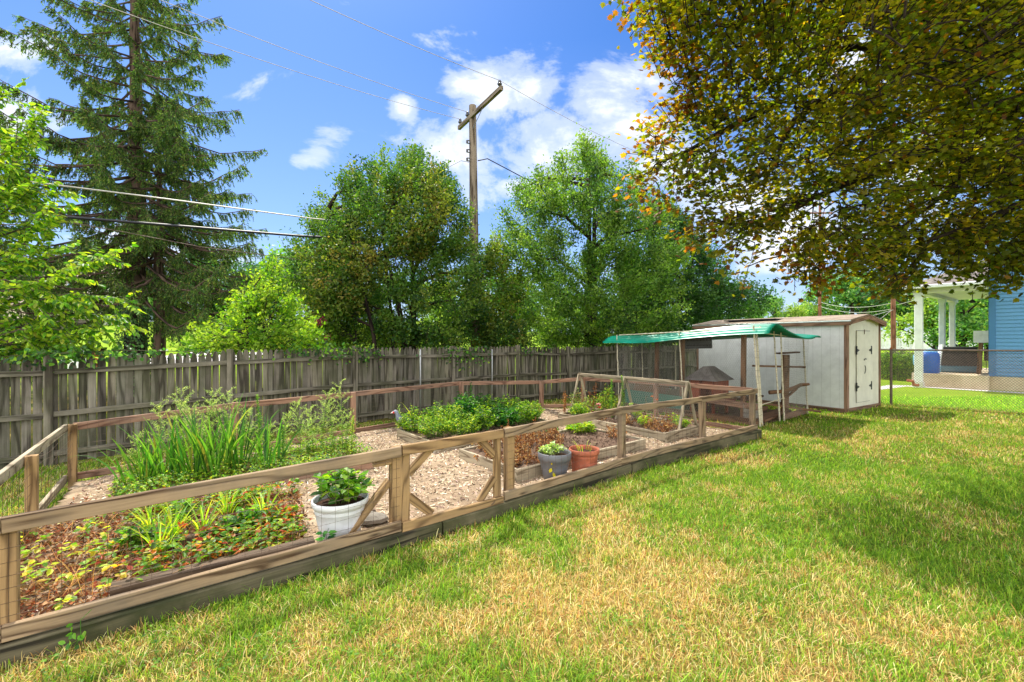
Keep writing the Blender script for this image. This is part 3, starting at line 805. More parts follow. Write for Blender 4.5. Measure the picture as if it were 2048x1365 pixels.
# ---- tall picket fence at the back
wf = thing('picket_fence', 'tall weathered grey dog-ear picket fence behind the garden, dark in shade', 'fence', v3(FENCE[1], 0))
fpx = [-260, 97, 460, 710, 905, 1035, 1135, 1233]
fp = [FENCE[0] + np.array([.3, .3])] + [on_line(p, FENCE) for p in fpx[1:]] + [FENCE[4] + np.array([1.2, .73]), FENCE[-1]]
toY = [None, 714, 701, 694, 694, 692, 695, 691, None, None]
ztop = [1.6] + [ZP(y, p[1]) for y, p in zip(toY[1:8], fp[1:8])] + [1.66, 1.66]
FN = unit(np.array([.66, -.75]))       # towards the yard
for k, (p, q) in enumerate(zip(fp[:-1], fp[1:])):
    e = unit(q - p); L = np.linalg.norm(q - p); nn = np.array([e[1], -e[0]])
    mb = MB(); s = .0; zt0, zt1 = ztop[k], ztop[k + 1]
    while s < L - .05:
        wd = rng.uniform(.088, .104); c0 = p + e * (s + wd / 2) - nn * .035
        top = zt0 + (zt1 - zt0) * (s / L) + rng.normal(0, .010) - .01; bot = .05 + rng.normal(0, .015)
        if rng.random() < .03: top -= rng.uniform(.03, .10)
        # pointed gothic top
        prof = [(-wd / 2, bot), (wd / 2, bot), (wd / 2, top - .13), (wd * .40, top - .06), (wd * .22, top - .015), (0, top), (-wd * .22, top - .015), (-wd * .40, top - .06), (-wd / 2, top - .13)]
        th = .018; off = rng.random(3) * 40; tilt = rng.normal(0, .004); sw = rng.normal(0, .004)
        V = []; gc = []
        for side_ in (0, 1):
            for (u_, z_) in prof:
                pt = c0 + e * (u_ + tilt * (z_ - .8)) + nn * (th / 2 * (1 - 2 * side_) + sw)
                V.append((pt[0], pt[1], z_)); gc.append((off[0] + z_, off[1] + u_, off[2] + side_ * th))
        m_ = len(prof); fs = [tuple(range(m_)), tuple(range(2 * m_ - 1, m_ - 1, -1))] + [(i, m_ + i, m_ + (i + 1) % m_, (i + 1) % m_) for i in range(m_)]
        sh = rng.uniform(.62, 1.3); mb.poly(V, fs, np.array([1, rng.uniform(.96, 1.03), rng.uniform(.9, 1.02)]) * sh, gc)
        s += wd + rng.choice([.003, .006, .010, .016], p=[.3, .3, .25, .15])
    mb.build('picket_panel', M['wood_old'], wf)
    for zc in (zt0 - .22, zt0 - .82, .20):
        dz = (zt1 - zt0) if zc > .3 else 0
        mb = MB(); mb.board(v3(p + e * .045 + nn * .0005, zc), v3(q - e * .045 + nn * .0005, zc + dz + rng.normal(0, .012)), .05, .075, col=(1.05, 1.03, 1.0)); mb.build('rail', M['wood_old'], wf)
for k, p in enumerate(fp[1:-1]):
    lean = np.array([-.10, -.05]) if k == 5 else rng.normal(0, .012, 2)
    mb = MB(); mb.board(v3(p + FN * .01 - lean, -.1), v3(p + FN * .01, ztop[k + 1] + .02), .10, .10, up=(.74, .67, 0), ch=.01, col=(1.12, 1.1, 1.05)); mb.build('post', M['wood_old'], wf)
# galvanised pipes standing against it
for px, yt, lab in ((835, 699, 'thin grey steel pipe standing against the picket fence, nearer the tall weeds'), (978, 699, 'thin grey steel pipe standing against the picket fence behind the leafy bed')):
    p = on_line(px, FENCE) + FN * .13; mb = MB()
    mb.tube([v3(p, -.05), v3(p + np.array([.005, 0]), 1.0), v3(p, ZP(yt, p[1]))], .019, 8); mb.tube([v3(p, ZP(yt, p[1]) - .16), v3(p, ZP(yt, p[1]) - .13)], .026, 8)
    tag(mb.build('steel_pipe', M['steel'], loc=v3(p, 0), smooth=True), lab, 'pipe', 'steel pipes at the picket fence')
def strips(mb, base, az, length, width, lean, droop, col, k=6, twist=None):
    """long narrow leaves: base (n,3); each bends over from 'lean' by 'droop' radians towards az"""
    base = np.asarray(base, float); n = len(base)
    az, length, width, lean, droop = [np.broadcast_to(np.asarray(v, float), (n,)) for v in (az, length, width, lean, droop)]
    hd = np.stack([np.cos(az), np.sin(az), 0 * az], 1)
    ta = az + (np.pi / 2 if twist is None else twist)
    sd_ = np.stack([np.cos(ta), np.sin(ta), 0 * az], 1)
    V = np.zeros((n, k + 1, 2, 3)); p = base.copy()
    for i in range(k + 1):
        s = i / k; w = width * (.55 + .9 * s if s < .4 else .91 * (1 - ((s - .4) / .6) ** 2.2)) * .5 + .0006
        V[:, i, 0] = p - sd_ * w[:, None]; V[:, i, 1] = p + sd_ * w[:, None]
        th = lean + droop * (s + .5 / k) ** 1.7
        p = p + (hd * np.sin(th)[:, None] + np.array([0, 0, 1.0]) * np.cos(th)[:, None]) * (length / k)[:, None]
    f = np.array([(2 * i, 2 * i + 1, 2 * i + 3, 2 * i + 2) for i in range(k)])
    fl = (np.arange(n)[:, None, None] * (2 * k + 2) + f[None]).reshape(-1)
    col = np.asarray(col, float); c = np.repeat(col, 2 * k + 2, axis=0) if col.ndim == 2 else col
    return mb.add(V.reshape(-1, 3), fl, np.full(n * k, 4), c)

GRN1 = [lin((70, 118, 34)), lin((98, 146, 44)), lin((54, 96, 34)), lin((130, 164, 56))]
YGR = [lin((140, 172, 40)), lin((170, 190, 58)), lin((104, 150, 40)), lin((190, 196, 70))]
GREYG = [lin((158, 178, 118)), lin((176, 194, 136)), lin((128, 156, 92)), lin((196, 208, 158))]
DRYC = [lin((160, 108, 66)), lin((128, 84, 54)), lin((190, 144, 90)), lin((98, 66, 48)), lin((180, 154, 112))]
DEEP = [lin((34, 92, 38)), lin((52, 116, 48)), lin((28, 76, 38)), lin((84, 142, 60))]
SPRAWL = [lin((92, 140, 40)), lin((134, 168, 48)), lin((176, 176, 52)), lin((196, 110, 44)), lin((158, 60, 40)), lin((70, 112, 34))]

def curve_pts(p0, az, h, lean, droop, k=8):
    pts = [np.array(p0, float)]
    for i in range(k):
        th = lean + droop * ((i + .5) / k) ** 1.5
        pts.append(pts[-1] + np.array([math.cos(az) * math.sin(th), math.sin(az) * math.sin(th), math.cos(th)]) * h / k)
    return np.array(pts)

def feather_weed(loc, h, lab, group, nb=26, cols=GREYG):
    t = thing('feathery_weed', lab, 'weed', loc, group); az = rng.uniform(0, 6.28)
    st = curve_pts(loc, az, h, .03, rng.uniform(.05, .3), 10); ms = MB(); ms.tube(st, np.linspace(.005, .0015, len(st)), 4, lin((120, 138, 70)))
    ml = MB()
    for i in range(nb):
        s = .22 + .78 * (i + rng.random()) / nb; p = st[0] + 0; q = s * (len(st) - 1); j = min(int(q), len(st) - 2); p = st[j] + (st[j + 1] - st[j]) * (q - j)
        L = h * (.10 + .20 * (1 - s)) * rng.uniform(.7, 1.3) + .04; a = i * 2.4 + rng.normal(0, .3)
        br = curve_pts(p, a, L, .55, rng.uniform(.5, 1.1), 6); ms.tube(br, np.linspace(.0018, .0008, 7), 3, lin((136, 154, 86)), caps=False)
        m = 30; f = rng.uniform(.1, 1, m) * 6; jj = np.minimum(f.astype(int), 5); P = br[jj] + (br[jj + 1] - br[jj]) * (f - jj)[:, None]
        A = rand_dirs(m) + unit(br[-1] - br[0]) * .8 + [0, 0, -.1]
        ml.leaves(P, A, rand_dirs(m), rng.uniform(.018, .044, m), rng.uniform(.003, .007, m), RHOMB, pick(cols, m))
    m = 60; f = rng.uniform(0, .7, m) * 10; jj = f.astype(int); P = st[jj] + (st[jj + 1] - st[jj]) * (f - jj)[:, None]
    th = rng.uniform(0, 6.28, m); ml.leaves(P, np.stack([np.cos(th), np.sin(th), .3 + 0 * th], 1), [0, 0, 1.0] + rand_dirs(m) * .4, rng.uniform(.03, .075, m), rng.uniform(.006, .014, m), OVAL, pick(GRN1, m))
    ms.build('stem', M['leaf'], t); ml.build('foliage', M['leaf_glow'], t); return t

def leafy_stalk(loc, h, lab, group, cols=GRN1, ll=.075, dens=150, spike=True):
    t = thing('leafy_stalk', lab, 'plant', loc, group); az = rng.uniform(0, 6.28)
    st = curve_pts(loc, az, h, .02, rng.uniform(0, .15), 8); ms = MB(); ms.tube(st, np.linspace(.007, .003, 9), 5, lin((110, 150, 60))); ms.build('stem', M['leaf'], t)
    m = dens; s = np.linspace(.05, 1, m); f = np.minimum(s * 8, 7.999); jj = f.astype(int); P = st[jj] + (st[jj + 1] - st[jj]) * (f - jj)[:, None]
    th = np.arange(m) * 2.4 + rng.normal(0, .2, m); el = rng.uniform(.1, .6, m) + s * .5
    ml = MB(); ml.leaves(P, np.stack([np.cos(th), np.sin(th), el], 1), np.stack([-np.cos(th) * .3, -np.sin(th) * .3, 1 + 0 * th], 1), ll * rng.uniform(.7, 1.2, m) * (1.05 - .6 * s), ll * .2, OVAL, pick(cols, m))
    ml.build('foliage', M['leaf_glow'], t); return t

def bush(name, lab, cat, loc, group, r, h, n=45, per=26, ll=.05, lw=.026, cols=GRN1, mat='leaf_glow', up=.7, tm=OVAL, stemc=(96, 120, 56)):
    t = thing(name, lab, cat, loc, group); ms = MB(); ml = MB()
    for i in range(n):
        a = rng.uniform(0, 6.28); rr = r * math.sqrt(rng.random()); hh = h * (1 - .55 * (rr / r) ** 2) * rng.uniform(.65, 1.1)
        tip = np.array(loc) + [rr * math.cos(a), rr * math.sin(a), hh]; p0 = np.array(loc) + [rr * .35 * math.cos(a), rr * .35 * math.sin(a), 0]
        midp = (p0 + tip) / 2 + [rr * .1 * math.cos(a), rr * .1 * math.sin(a), .02]
        ms.tube([p0, midp, tip], [.004, .003, .0015], 3, lin(stemc), caps=False)
        m = per; s = rng.uniform(.3, 1.02, m); P = np.where(s[:, None] < .5, p0 + (midp - p0) * (s[:, None] * 2), midp + (tip - midp) * (s[:, None] * 2 - 1)) + rng.normal(0, .012, (m, 3))
        th = rng.uniform(0, 6.28, m); A = np.stack([np.cos(th), np.sin(th), rng.normal(.15, .4, m)], 1)
        c = pick(cols, m)
        ml.leaves(P, A, unit(rand_dirs(m) * .5 + [0, 0, 1]), ll * rng.uniform(.6, 1.3, m), lw * rng.uniform(.7, 1.2, m), tm, c)
    ms.build('stem', M['leaf'], t); ml.build('foliage', M[mat], t); return t

def dry_plant(loc, h, lab, group, r=.12, n=8, per=16, cols=DRYC, up_only=False, cat='dead plant'):
    t = thing('dried_plant', lab, cat, loc, group); ms = MB(); ml = MB()
    for i in range(n):
        az = rng.uniform(0, 6.28); st = curve_pts(np.array(loc) + np.append(rng.normal(0, r * .3, 2), 0), az, h * rng.uniform(.5, 1.1), .08 if up_only else rng.uniform(.1, .5), rng.uniform(0, .3 if up_only else 1.3), 6)
        ms.tube(st, np.linspace(.003, .0012, 7), 3, pick(DRYC, 1)[0], caps=False)
        m = per; f = rng.uniform(.8, 5.99, m); jj = f.astype(int); P = st[jj] + (st[jj + 1] - st[jj]) * (f - jj)[:, None] + rng.normal(0, .01, (m, 3))
        ml.leaves(P, rand_dirs(m) + [0, 0, -.4], rand_dirs(m), rng.uniform(.018, .05, m), rng.uniform(.010, .026, m), OVAL, pick(cols, m))
    ms.build('stem', M['dry'], t); ml.build('foliage', M['dry'], t); return t

# ---- sword-leaved clump
zb = .17
mi = [((-4.20, 5.15), 26, .62, 'leftmost tuft of sword-shaped green leaves beside the tall feathery weeds'), ((-3.98, 5.25), 30, .70, 'tuft of sword-shaped leaves in front of the densest feathery weeds'),
      ((-3.72, 5.32), 44, .74, 'tall tuft of sword leaves with a bent pale leaf, middle of the low weedy bed'), ((-3.52, 5.42), 44, .80, 'broad tuft of sword leaves just right of the bent pale leaf'),
      ((-3.36, 5.62), 36, .78, 'tallest tuft of sword leaves, tips crossing the back rail'), ((-3.08, 5.72), 20, .60, 'smaller right-hand tuft of sword leaves beside low weeds'), ((-4.02, 4.98), 10, .42, 'small tuft of sword leaves at the bed edge, shortest of the clump')]
for (x, y), n, h, lab in mi:
    loc = (x, y, zb); mb = MB()
    a = rng.uniform(0, 6.28, n); rr = rng.uniform(0, .17, n); base = np.stack([x + rr * np.cos(a), y + rr * np.sin(a), np.full(n, zb)], 1)
    strips(mb, base, a + rng.normal(0, .4, n), h * 1.08 * rng.uniform(.6, 1.2, n), rng.uniform(.017, .034, n), rng.uniform(.02, .36, n), rng.uniform(.05, .7, n) + (rng.random(n) < .10) * 1.4,
           pick([lin((80, 126, 42)), lin((108, 150, 52)), lin((56, 98, 38)), lin((140, 138, 60))], n, [.35, .34, .26, .05]), k=7, twist=rng.uniform(0, 3.14, n) + a)
    tag(mb.build('iris_clump', M['leaf'], loc=loc), lab, 'plant', 'sword-leaved clumps in the low bed')

# ---- feathery weeds
spots = [(-4.28, 5.58, .85), (-4.12, 5.62, 1.02), (-3.98, 5.5, .92), (-3.86, 5.72, 1.0), (-3.70, 5.66, .86), (-3.55, 5.85, .98), (-4.02, 5.82, .8), (-3.40, 5.95, .72), (-4.45, 5.4, .5),
         (-3.18, 6.30, .62), (-2.98, 6.42, .78), (-2.86, 6.55, .66), (-2.72, 6.50, .9), (-2.60, 6.62, .74), (-2.50, 6.72, .98), (-2.40, 6.58, .6), (-2.78, 6.22, .55), (-3.30, 6.15, .5)]
wl_ = ['pale feathery weed rising at the left edge of the sword-leaved clump', 'tallest pale feathery weed behind the sword leaves, reaching the mid fence rail', 'pale feathery weed crossing the back rail above the sword leaves', 'tall arching feathery weed behind the middle of the sword-leaved clump',
       'feathery weed close behind the bent sword leaf', 'tall thin feathery weed in front of the picket fence post', 'shorter feathery weed at the back of the left weed thicket', 'slight feathery weed behind the tallest sword leaves', 'low feathery weed growing at the garden fence corner board',
       'short feathery weed left of the right weed thicket', 'feathery weed with curved side shoots below the back rail', 'slender feathery weed between two taller ones near the back post', 'tall open feathery weed in the right weed thicket', 'feathery weed beside the reddish back fence post',
       'tallest weed of the right thicket, tip above the back rail by the post', 'short weed at the right end of the low bed', 'low weed in front of the right thicket', 'small grey-green weed among ground cover right of the sword leaves']
for (x, y, h), lab in zip(spots, wl_): feather_weed((x, y, zb), h, lab, 'feathery weeds in the low bed', nb=22 if h > .6 else 14)
leafy_stalk((-3.55, 6.40, zb), .88, 'tall narrow leafy stalk with a bright tip standing against the back rail', 'upright leafy stalks')
leafy_stalk((-3.02, 6.00, zb), .52, 'short upright leafy stalk among low weeds right of the sword leaves', 'upright leafy stalks', dens=100)
leafy_stalk((-3.42, 6.15, zb), .66, 'leafy stalk close behind the tallest sword leaves', 'upright leafy stalks', dens=110)
leafy_stalk((-2.38, 6.75, zb), .52, 'bushy leafy stalk by the bed end near the bare mulch path', 'upright leafy stalks', cols=YGR, dens=120)
# low cover of the weedy bed
def ground_cover(name, lab, poly, n, hmax, ll, cols, mat, z0=.15, p=None, tm=OVAL, dens=None):
    poly = [np.array(q[:2]) for q in poly]; a = np.array(poly)
    x = rng.uniform(a[:, 0].min(), a[:, 0].max(), n * 3); y = rng.uniform(a[:, 1].min(), a[:, 1].max(), n * 3)
    k = in_poly(x, y, poly)
    if dens is not None: k &= rng.random(len(x)) < dens(x, y)
    x = x[k][:n]; y = y[k][:n]; m = len(x); mb = MB(); ms = MB()
    hh = hmax * rng.uniform(.25, 1, m) * (.4 + .9 * fbm(x * 3, y * 3, 41, 2)); base = np.stack([x, y, np.full(m, z0)], 1)
    top = base + np.stack([rng.normal(0, .03, m), rng.normal(0, .03, m), hh], 1)
    mb.sticks(base, top, .0012, 3, pick([lin((120, 140, 60)), lin((150, 110, 60))], m))
    for j in range(3):
        th = rng.uniform(0, 6.28) + j * 2.1 + rng.normal(0, .4, m)
        mb.leaves(top + rng.normal(0, .004, (m, 3)), np.stack([np.cos(th), np.sin(th), rng.normal(-.05, .3, m)], 1), unit(rand_dirs(m) * .45 + [0, 0, 1]), ll * rng.uniform(.6, 1.25, m), ll * .72 * rng.uniform(.7, 1.2, m), tm, pick(cols, m, p))
    return tag(mb.build(name, M[mat]), lab, kind='stuff')
ground_cover('weed_ground_cover', 'low yellow-green weeds covering the low bed', bed_poly('weedy'), 3800, .22, .035, YGR + GRN1, 'leaf_glow', z0=.16)
SB = [G(*p, .12) for p in [(215, 1035), (420, 985), (600, 985), (612, 1075), (560, 1110), (420, 1140), (260, 1180), (190, 1150)]]
ground_cover('strawberry_leaves', 'strawberry leaves, green with red and yellow ones, low in the near corner', SB, 1500, .18, .048, SPRAWL, 'leaf_glow', z0=.12, p=[.27, .24, .15, .10, .09, .15], dens=lambda x, y: np.clip((fbm(x * 2.6, y * 2.6, 51, 2) - .30) * 4 - .35, .02, 1))
SB2 = [G(*p, .12) for p in [(-60, 1120), (120, 1040), (230, 1030), (260, 1170), (150, 1225), (-60, 1275)]]
ground_cover('yellow_seedlings', 'scattered yellow-green seedling leaves over brown leaf litter', SB2, 110, .15, .055, YGR + [lin((210, 190, 60))], 'leaf_glow', z0=.12)
# dead leaves
x = []; 
a = np.array([p[:2] for p in SB + SB2]); n = 9000
x = rng.uniform(a[:, 0].min(), a[:, 0].max(), n); y = rng.uniform(a[:, 1].min(), a[:, 1].max(), n)
k = in_poly(x, y, [p[:2] for p in SB]) | in_poly(x, y, [p[:2] for p in SB2]); k &= in_poly(x, y, GARDEN); x = x[k]; y = y[k]; n = len(x)
mb = MB(); mb.leaves(np.stack([x, y, .115 + rng.uniform(0, .03, n)], 1), rand_dirs(n) * [1, 1, .5], rand_dirs(n) * .8 + [0, 0, .8], rng.uniform(.02, .06, n), rng.uniform(.015, .035, n), OVAL,
                     pick([lin((116, 82, 60)), lin((150, 112, 82)), lin((88, 64, 50)), lin((178, 140, 104)), lin((134, 72, 50))], n))
m = 700; i = rng.integers(0, n, m); b = np.stack([x[i], y[i], np.full(m, .11)], 1); strips(mb, b, rng.uniform(0, 6.28, m), rng.uniform(.08, .3, m), .003, rng.uniform(.2, 1.2, m), rng.uniform(.3, 1.2, m), pick([lin((206, 160, 96)), lin((170, 116, 66))], m), k=5)
tag(mb.build('dead_leaf_litter', M['dry']), 'curled brown dead leaves and straw lying in the near garden corner', kind='stuff')
# arching grass tufts in the strawberry patch
for (px, py, h, lab) in [(318, 1112, .34, 'arching tuft of broad grass at the left end of the strawberry patch'), (348, 1085, .36, 'bright upright grass tuft beside the half buried old timber'), (405, 1072, .34, 'grass tuft standing among strawberry leaves near the orange poppy-like leaf'),
                          (528, 1040, .34, 'thin upright grass tuft in the strawberry patch left of the white pot'), (455, 1030, .30, 'leafy grass tuft under the top rail in the strawberry patch'), (300, 1060, .28, 'small grass tuft at the rear of the strawberry patch')]:
    g0 = G(px, py, .12); n = 26; a = rng.uniform(0, 6.28, n); base = np.tile(g0, (n, 1)) + np.stack([.05 * np.cos(a) * rng.random(n), .05 * np.sin(a) * rng.random(n), 0 * a], 1)
    mb = MB(); strips(mb, base, a, h * rng.uniform(.6, 1.25, n), rng.uniform(.009, .018, n), rng.uniform(.05, .5, n), rng.uniform(.4, 1.7, n), pick(YGR + [lin((150, 190, 84))], n), k=7)
    tag(mb.build('grass_tuft', M['leaf_glow'], loc=g0), lab, 'grass tuft', 'grass tufts in the strawberry patch')

for (px, py, r, h, cs, lab) in [(280, 1098, .16, .20, GRN1, 'low leafy green plant at the edge of the brown litter'), (372, 1050, .18, .26, YGR + GRN1, 'light green leafy plant at the back of the strawberry patch'), (432, 1090, .15, .18, GRN1 + SPRAWL[3:5], 'low leafy plant with rusty leaves between the old timbers'), (490, 1066, .17, .24, GRN1 + YGR[:1], 'leafy green plant right of the half buried timber'), (562, 1050, .16, .22, SPRAWL, 'leafy plant with reddish leaves beside the white pot')]:
    bush('leafy_plant', lab, 'plant', G(px, py, .12), 'low leafy plants in the strawberry patch', r, h, n=22, per=12, ll=.062, lw=.04, cols=cs)

# ---- leafy raised bed
o, a_, b_ = BEDS['leafy']
lb = [(.08, .82, .30, .42, 0, 'yellow-green bush at the left end of the leafy bed beside the grey bird'), (.10, .35, .32, .42, 0, 'yellow-green bush spilling over the left board of the leafy bed'), (.25, .20, .34, .44, 0, 'bright yellowish bush in the front of the leafy bed'),
      (.27, .62, .34, .52, 0, 'bright bush with a yellow sprig, left middle of the leafy bed'), (.28, .92, .30, .46, 1, 'light green bush at the back left of the leafy bed'), (.43, .28, .32, .46, 1, 'mid green bush in the front middle of the leafy bed'),
      (.44, .66, .36, .60, 2, 'deep green bush with large leaves, tall middle of the leafy bed'), (.48, .95, .32, .58, 2, 'dark green bush behind the tall middle of the leafy bed'), (.60, .30, .34, .46, 2, 'deep green bush behind the dry orange spikes'),
      (.62, .66, .34, .56, 1, 'green bush right of the tall middle one in the leafy bed'), (.66, .94, .32, .52, 2, 'bush with glossy leaves at the back of the leafy bed'), (.80, .30, .32, .46, 1, 'light green bush at the front right of the leafy bed'),
      (.80, .70, .34, .50, 1, 'bright bush near the right end of the leafy bed'), (.94, .42, .28, .40, 0, 'yellowish bush at the right end of the leafy bed'), (.94, .84, .28, .42, 1, 'small bush at the back right corner of the leafy bed')]
for s, t_, r, h, ci, lab in lb:
    p = o + a_ * s + b_ * t_; cs = [YGR + GRN1, GRN1 + YGR[:2] + DEEP[:1], DEEP + GRN1[:2]][ci]
    bush('leafy_bush', lab, 'vegetable plant', (p[0], p[1], .23), 'leafy plants crowding the raised bed', r, h, n=52, per=26, ll=[.042, .048, .07][ci], lw=[.022, .026, .036][ci], cols=cs)
p = o + a_ * .58 + b_ * 1.0; leafy_stalk((p[0], p[1], .23), .74, 'slim shoot with feathery leaves standing above the leafy bed', 'upright leafy stalks', cols=DEEP, ll=.12, dens=60)
p = o + a_ * .03 + b_ * 1.02; leafy_stalk((p[0] - .02, p[1], .15), .52, 'thin shoot with pale leaves beside the grey bird', 'upright leafy stalks', cols=GREYG, ll=.10, dens=40)
mb = MB(); p = o + a_ * .10 + b_ * .9; n = 9; strips(mb, np.tile([p[0], p[1], .2], (n, 1)), rng.uniform(1.5, 4.2, n), rng.uniform(.4, .62, n), .014, .15, rng.uniform(.6, 1.6, n), pick(YGR, n), k=8)
tag(mb.build('grass_tuft', M['leaf_glow'], loc=(p[0], p[1], .2)), 'arching long grass blades above the grey bird', 'grass tuft')
for (px, py, z, lab) in [(1010, 872, .55, 'dry orange flower spike in front of the leafy bed'), (1022, 875, .50, 'shorter dry orange spike beside the first, before the leafy bed'), (1062, 868, .52, 'dry orange spike by itself near the right end of the leafy bed'), (995, 880, .4, 'small dry orange spike low by the gate brace')]:
    g0 = G(px, py + 26, .2); dry_plant(g0, z - .1, lab, 'dry orange spikes', r=.03, n=3, per=46, up_only=True, cols=DRYC[:3])

# ---- soil bed: dried plants
i = 0
dl = ['dried orange plant in the near left corner of the soil bed', 'crisp brown plant by the left board of the soil bed', 'dried plant beside the gate stile', 'dried brown plant behind the grey pot', 'orange dried plant at the back left of the soil bed', 'low dried plant at the middle of the soil bed',
      'dried plant close to the front board of the soil bed', 'rust coloured dried plant in the soil bed behind its front board', 'dried plant along the back board of the soil bed', 'tall dried plant near the back board of the soil bed', 'crumpled dried plant left of the bare soil', 'orange dried plant behind the terracotta pot',
      'small dried plant on the bare soil edge', 'dried plant at the soil bed centre by the bare soil', 'thin dried plant near the far board of the soil bed', 'pale dried plant at the far right end of the soil bed']
o, a_, b_ = BEDS['soil']
sp = [(.06, .16), (.05, .5), (.14, .30), (.22, .45), (.12, .82), (.33, .62), (.18, .10), (.28, .20), (.33, .88), (.46, .90), (.44, .62), (.52, .55), (.60, .75), (.40, .38), (.66, .92), (.93, .35)]
for (s, t_), lab in zip(sp, dl):
    p = o + a_ * s + b_ * t_; dry_plant((p[0], p[1], .22), rng.uniform(.14, .24), lab, 'dried plants in the soil bed', r=.22, n=20, per=22)
p = o + a_ * .88 + b_ * .80; bush('low_plant', 'bright yellow-green low plant at the back of the soil bed', 'plant', (p[0], p[1], .21), None, .26, .22, n=34, per=18, ll=.07, lw=.045, cols=YGR)
p = o + a_ * .78 + b_ * 1.12; bush('low_plant', 'small green plant on the path behind the soil bed', 'plant', (p[0], p[1], .11), None, .16, .16, n=18, per=14, ll=.05, lw=.03, cols=GRN1)

# ---- trellis bed
o, a_, b_ = BEDS['trellis']
def TB(s, t_): q = o + a_ * s + b_ * t_; return (q[0], q[1], .21)
bush('flowering_bush', 'tall loose green bush with orange tints under the netting frame', 'plant', TB(.55, .72), 'bushes under the netting frame', .36, .66, n=40, per=24, ll=.045, lw=.022, cols=GRN1 + YGR + DRYC[:1])
bush('flowering_bush', 'loose bush with rusty tips at the back of the netting frame', 'plant', TB(.45, .93), 'bushes under the netting frame', .32, .56, n=34, per=22, ll=.045, lw=.02, cols=GREYG + DRYC[:2])
bush('flowering_bush', 'low green bush at the left board of the trellis bed', 'plant', TB(.15, .80), 'bushes under the netting frame', .30, .34, n=36, per=20, ll=.05, lw=.028, cols=YGR + GRN1)
leafy_stalk(TB(.42, .60), .80, 'tall bright leafy stalk, left one of the pair before the netting', 'upright leafy stalks', dens=150, ll=.09)
leafy_stalk(TB(.52, .52), .88, 'tallest bright leafy stalk, right one of the pair before the netting', 'upright leafy stalks', dens=160, ll=.09)
dry_plant(TB(.42, .80), .85, 'tall rusty brown dead spike rising past the trellis ridge', 'dead stalks in the trellis bed', r=.03, n=3, per=60, up_only=True, cols=DRYC[1:2])
dry_plant(TB(.72, .38), .52, 'dark dead stalk with one pale leaf beside the middle trellis legs', 'dead stalks in the trellis bed', r=.03, n=2, per=24, up_only=True, cols=DRYC[3:4])
dry_plant(TB(.10, .98), .58, 'orange withered vine hanging on the back trellis leg', 'dead stalks in the trellis bed', r=.08, n=6, per=26, up_only=True, cols=DRYC[:3])
bush('squash_plant', 'plant with large yellowing leaves at the middle trellis legs', 'plant', TB(.66, .47), None, .16, .40, n=9, per=2, ll=.19, lw=.14, cols=YGR)
dlab = ['dried plant at the front of the trellis bed between the end legs', 'brown withered plant left of the front trellis legs', 'orange withered plant by the long board of the trellis bed', 'dry plant at the middle of the trellis bed', 'withered plant near the right board of the trellis bed', 'dry brown clump behind the front trellis legs', 'low dry plant by the trellis bed corner', 'orange dry plant at the rear left of the trellis bed']
for (s, t_), lab in zip([(.45, .10), (.15, .18), (.2, .38), (.55, .30), (.8, .22), (.7, .14), (.12, .06), (.12, .62)], dlab): dry_plant(TB(s, t_), rng.uniform(.16, .28), lab, 'withered plants in the trellis bed', r=.2, n=16, per=18)
for (s, t_, lab) in [(.35, .28, 'yellow-green seedling cluster in the middle of the trellis bed'), (.62, .07, 'yellow-green low plant at the front end of the trellis bed'), (.85, .16, 'small yellow-green plant by the right front trellis leg')]:
    bush('low_plant', lab, 'plant', TB(s, t_), 'yellow-green low plants in the trellis bed', .17, .22, n=16, per=14, ll=.055, lw=.035, cols=YGR)
def flower(p, c, r, lab, stem_to, cat='flower', grp=None):
    t = thing('flower', lab, cat, stem_to, grp); ms = MB(); ms.tube([stem_to, (np.array(stem_to) + p) / 2 + [.01, 0, .03], p], .0025, 4, lin((110, 140, 60))); ms.build('stem', M['leaf'], t)
    n = 18; th = rng.uniform(0, 6.28, n); ml = MB(); ml.leaves(np.tile(p, (n, 1)), np.stack([np.cos(th), np.sin(th), rng.uniform(-.1, .9, n)], 1), rand_dirs(n), r, r * .6, OVAL, np.tile(c, (n, 1))); ml.build('petals', M['petal'], t)
q = np.array(TB(.72, .30)); flower(q + [.02, 0, .44], lin((226, 110, 40)), .035, 'small orange marigold left of the front trellis legs, lower one', q, grp='marigolds')
flower(q + [-.06, .05, .50], lin((232, 128, 50)), .032, 'small orange marigold left of the front trellis legs, higher one', q + [-.03, .03, 0], grp='marigolds')
q = np.array(TB(.2, .66)); flower(q + [.02, 0, .30], lin((226, 160, 150)), .06, 'pale pink flower head low in the trellis bed', q)
flower(np.array(TB(.30, .70)) + [.05, -.02, .22], lin((216, 70, 40)), .04, 'red-orange flower beside the pink flower head', np.array(TB(.30, .70)))
q = G(365, 1083, .12); flower(q + [0, 0, .13], lin((222, 104, 40)), .05, 'orange flower-like leaf by the half buried old timber', q)

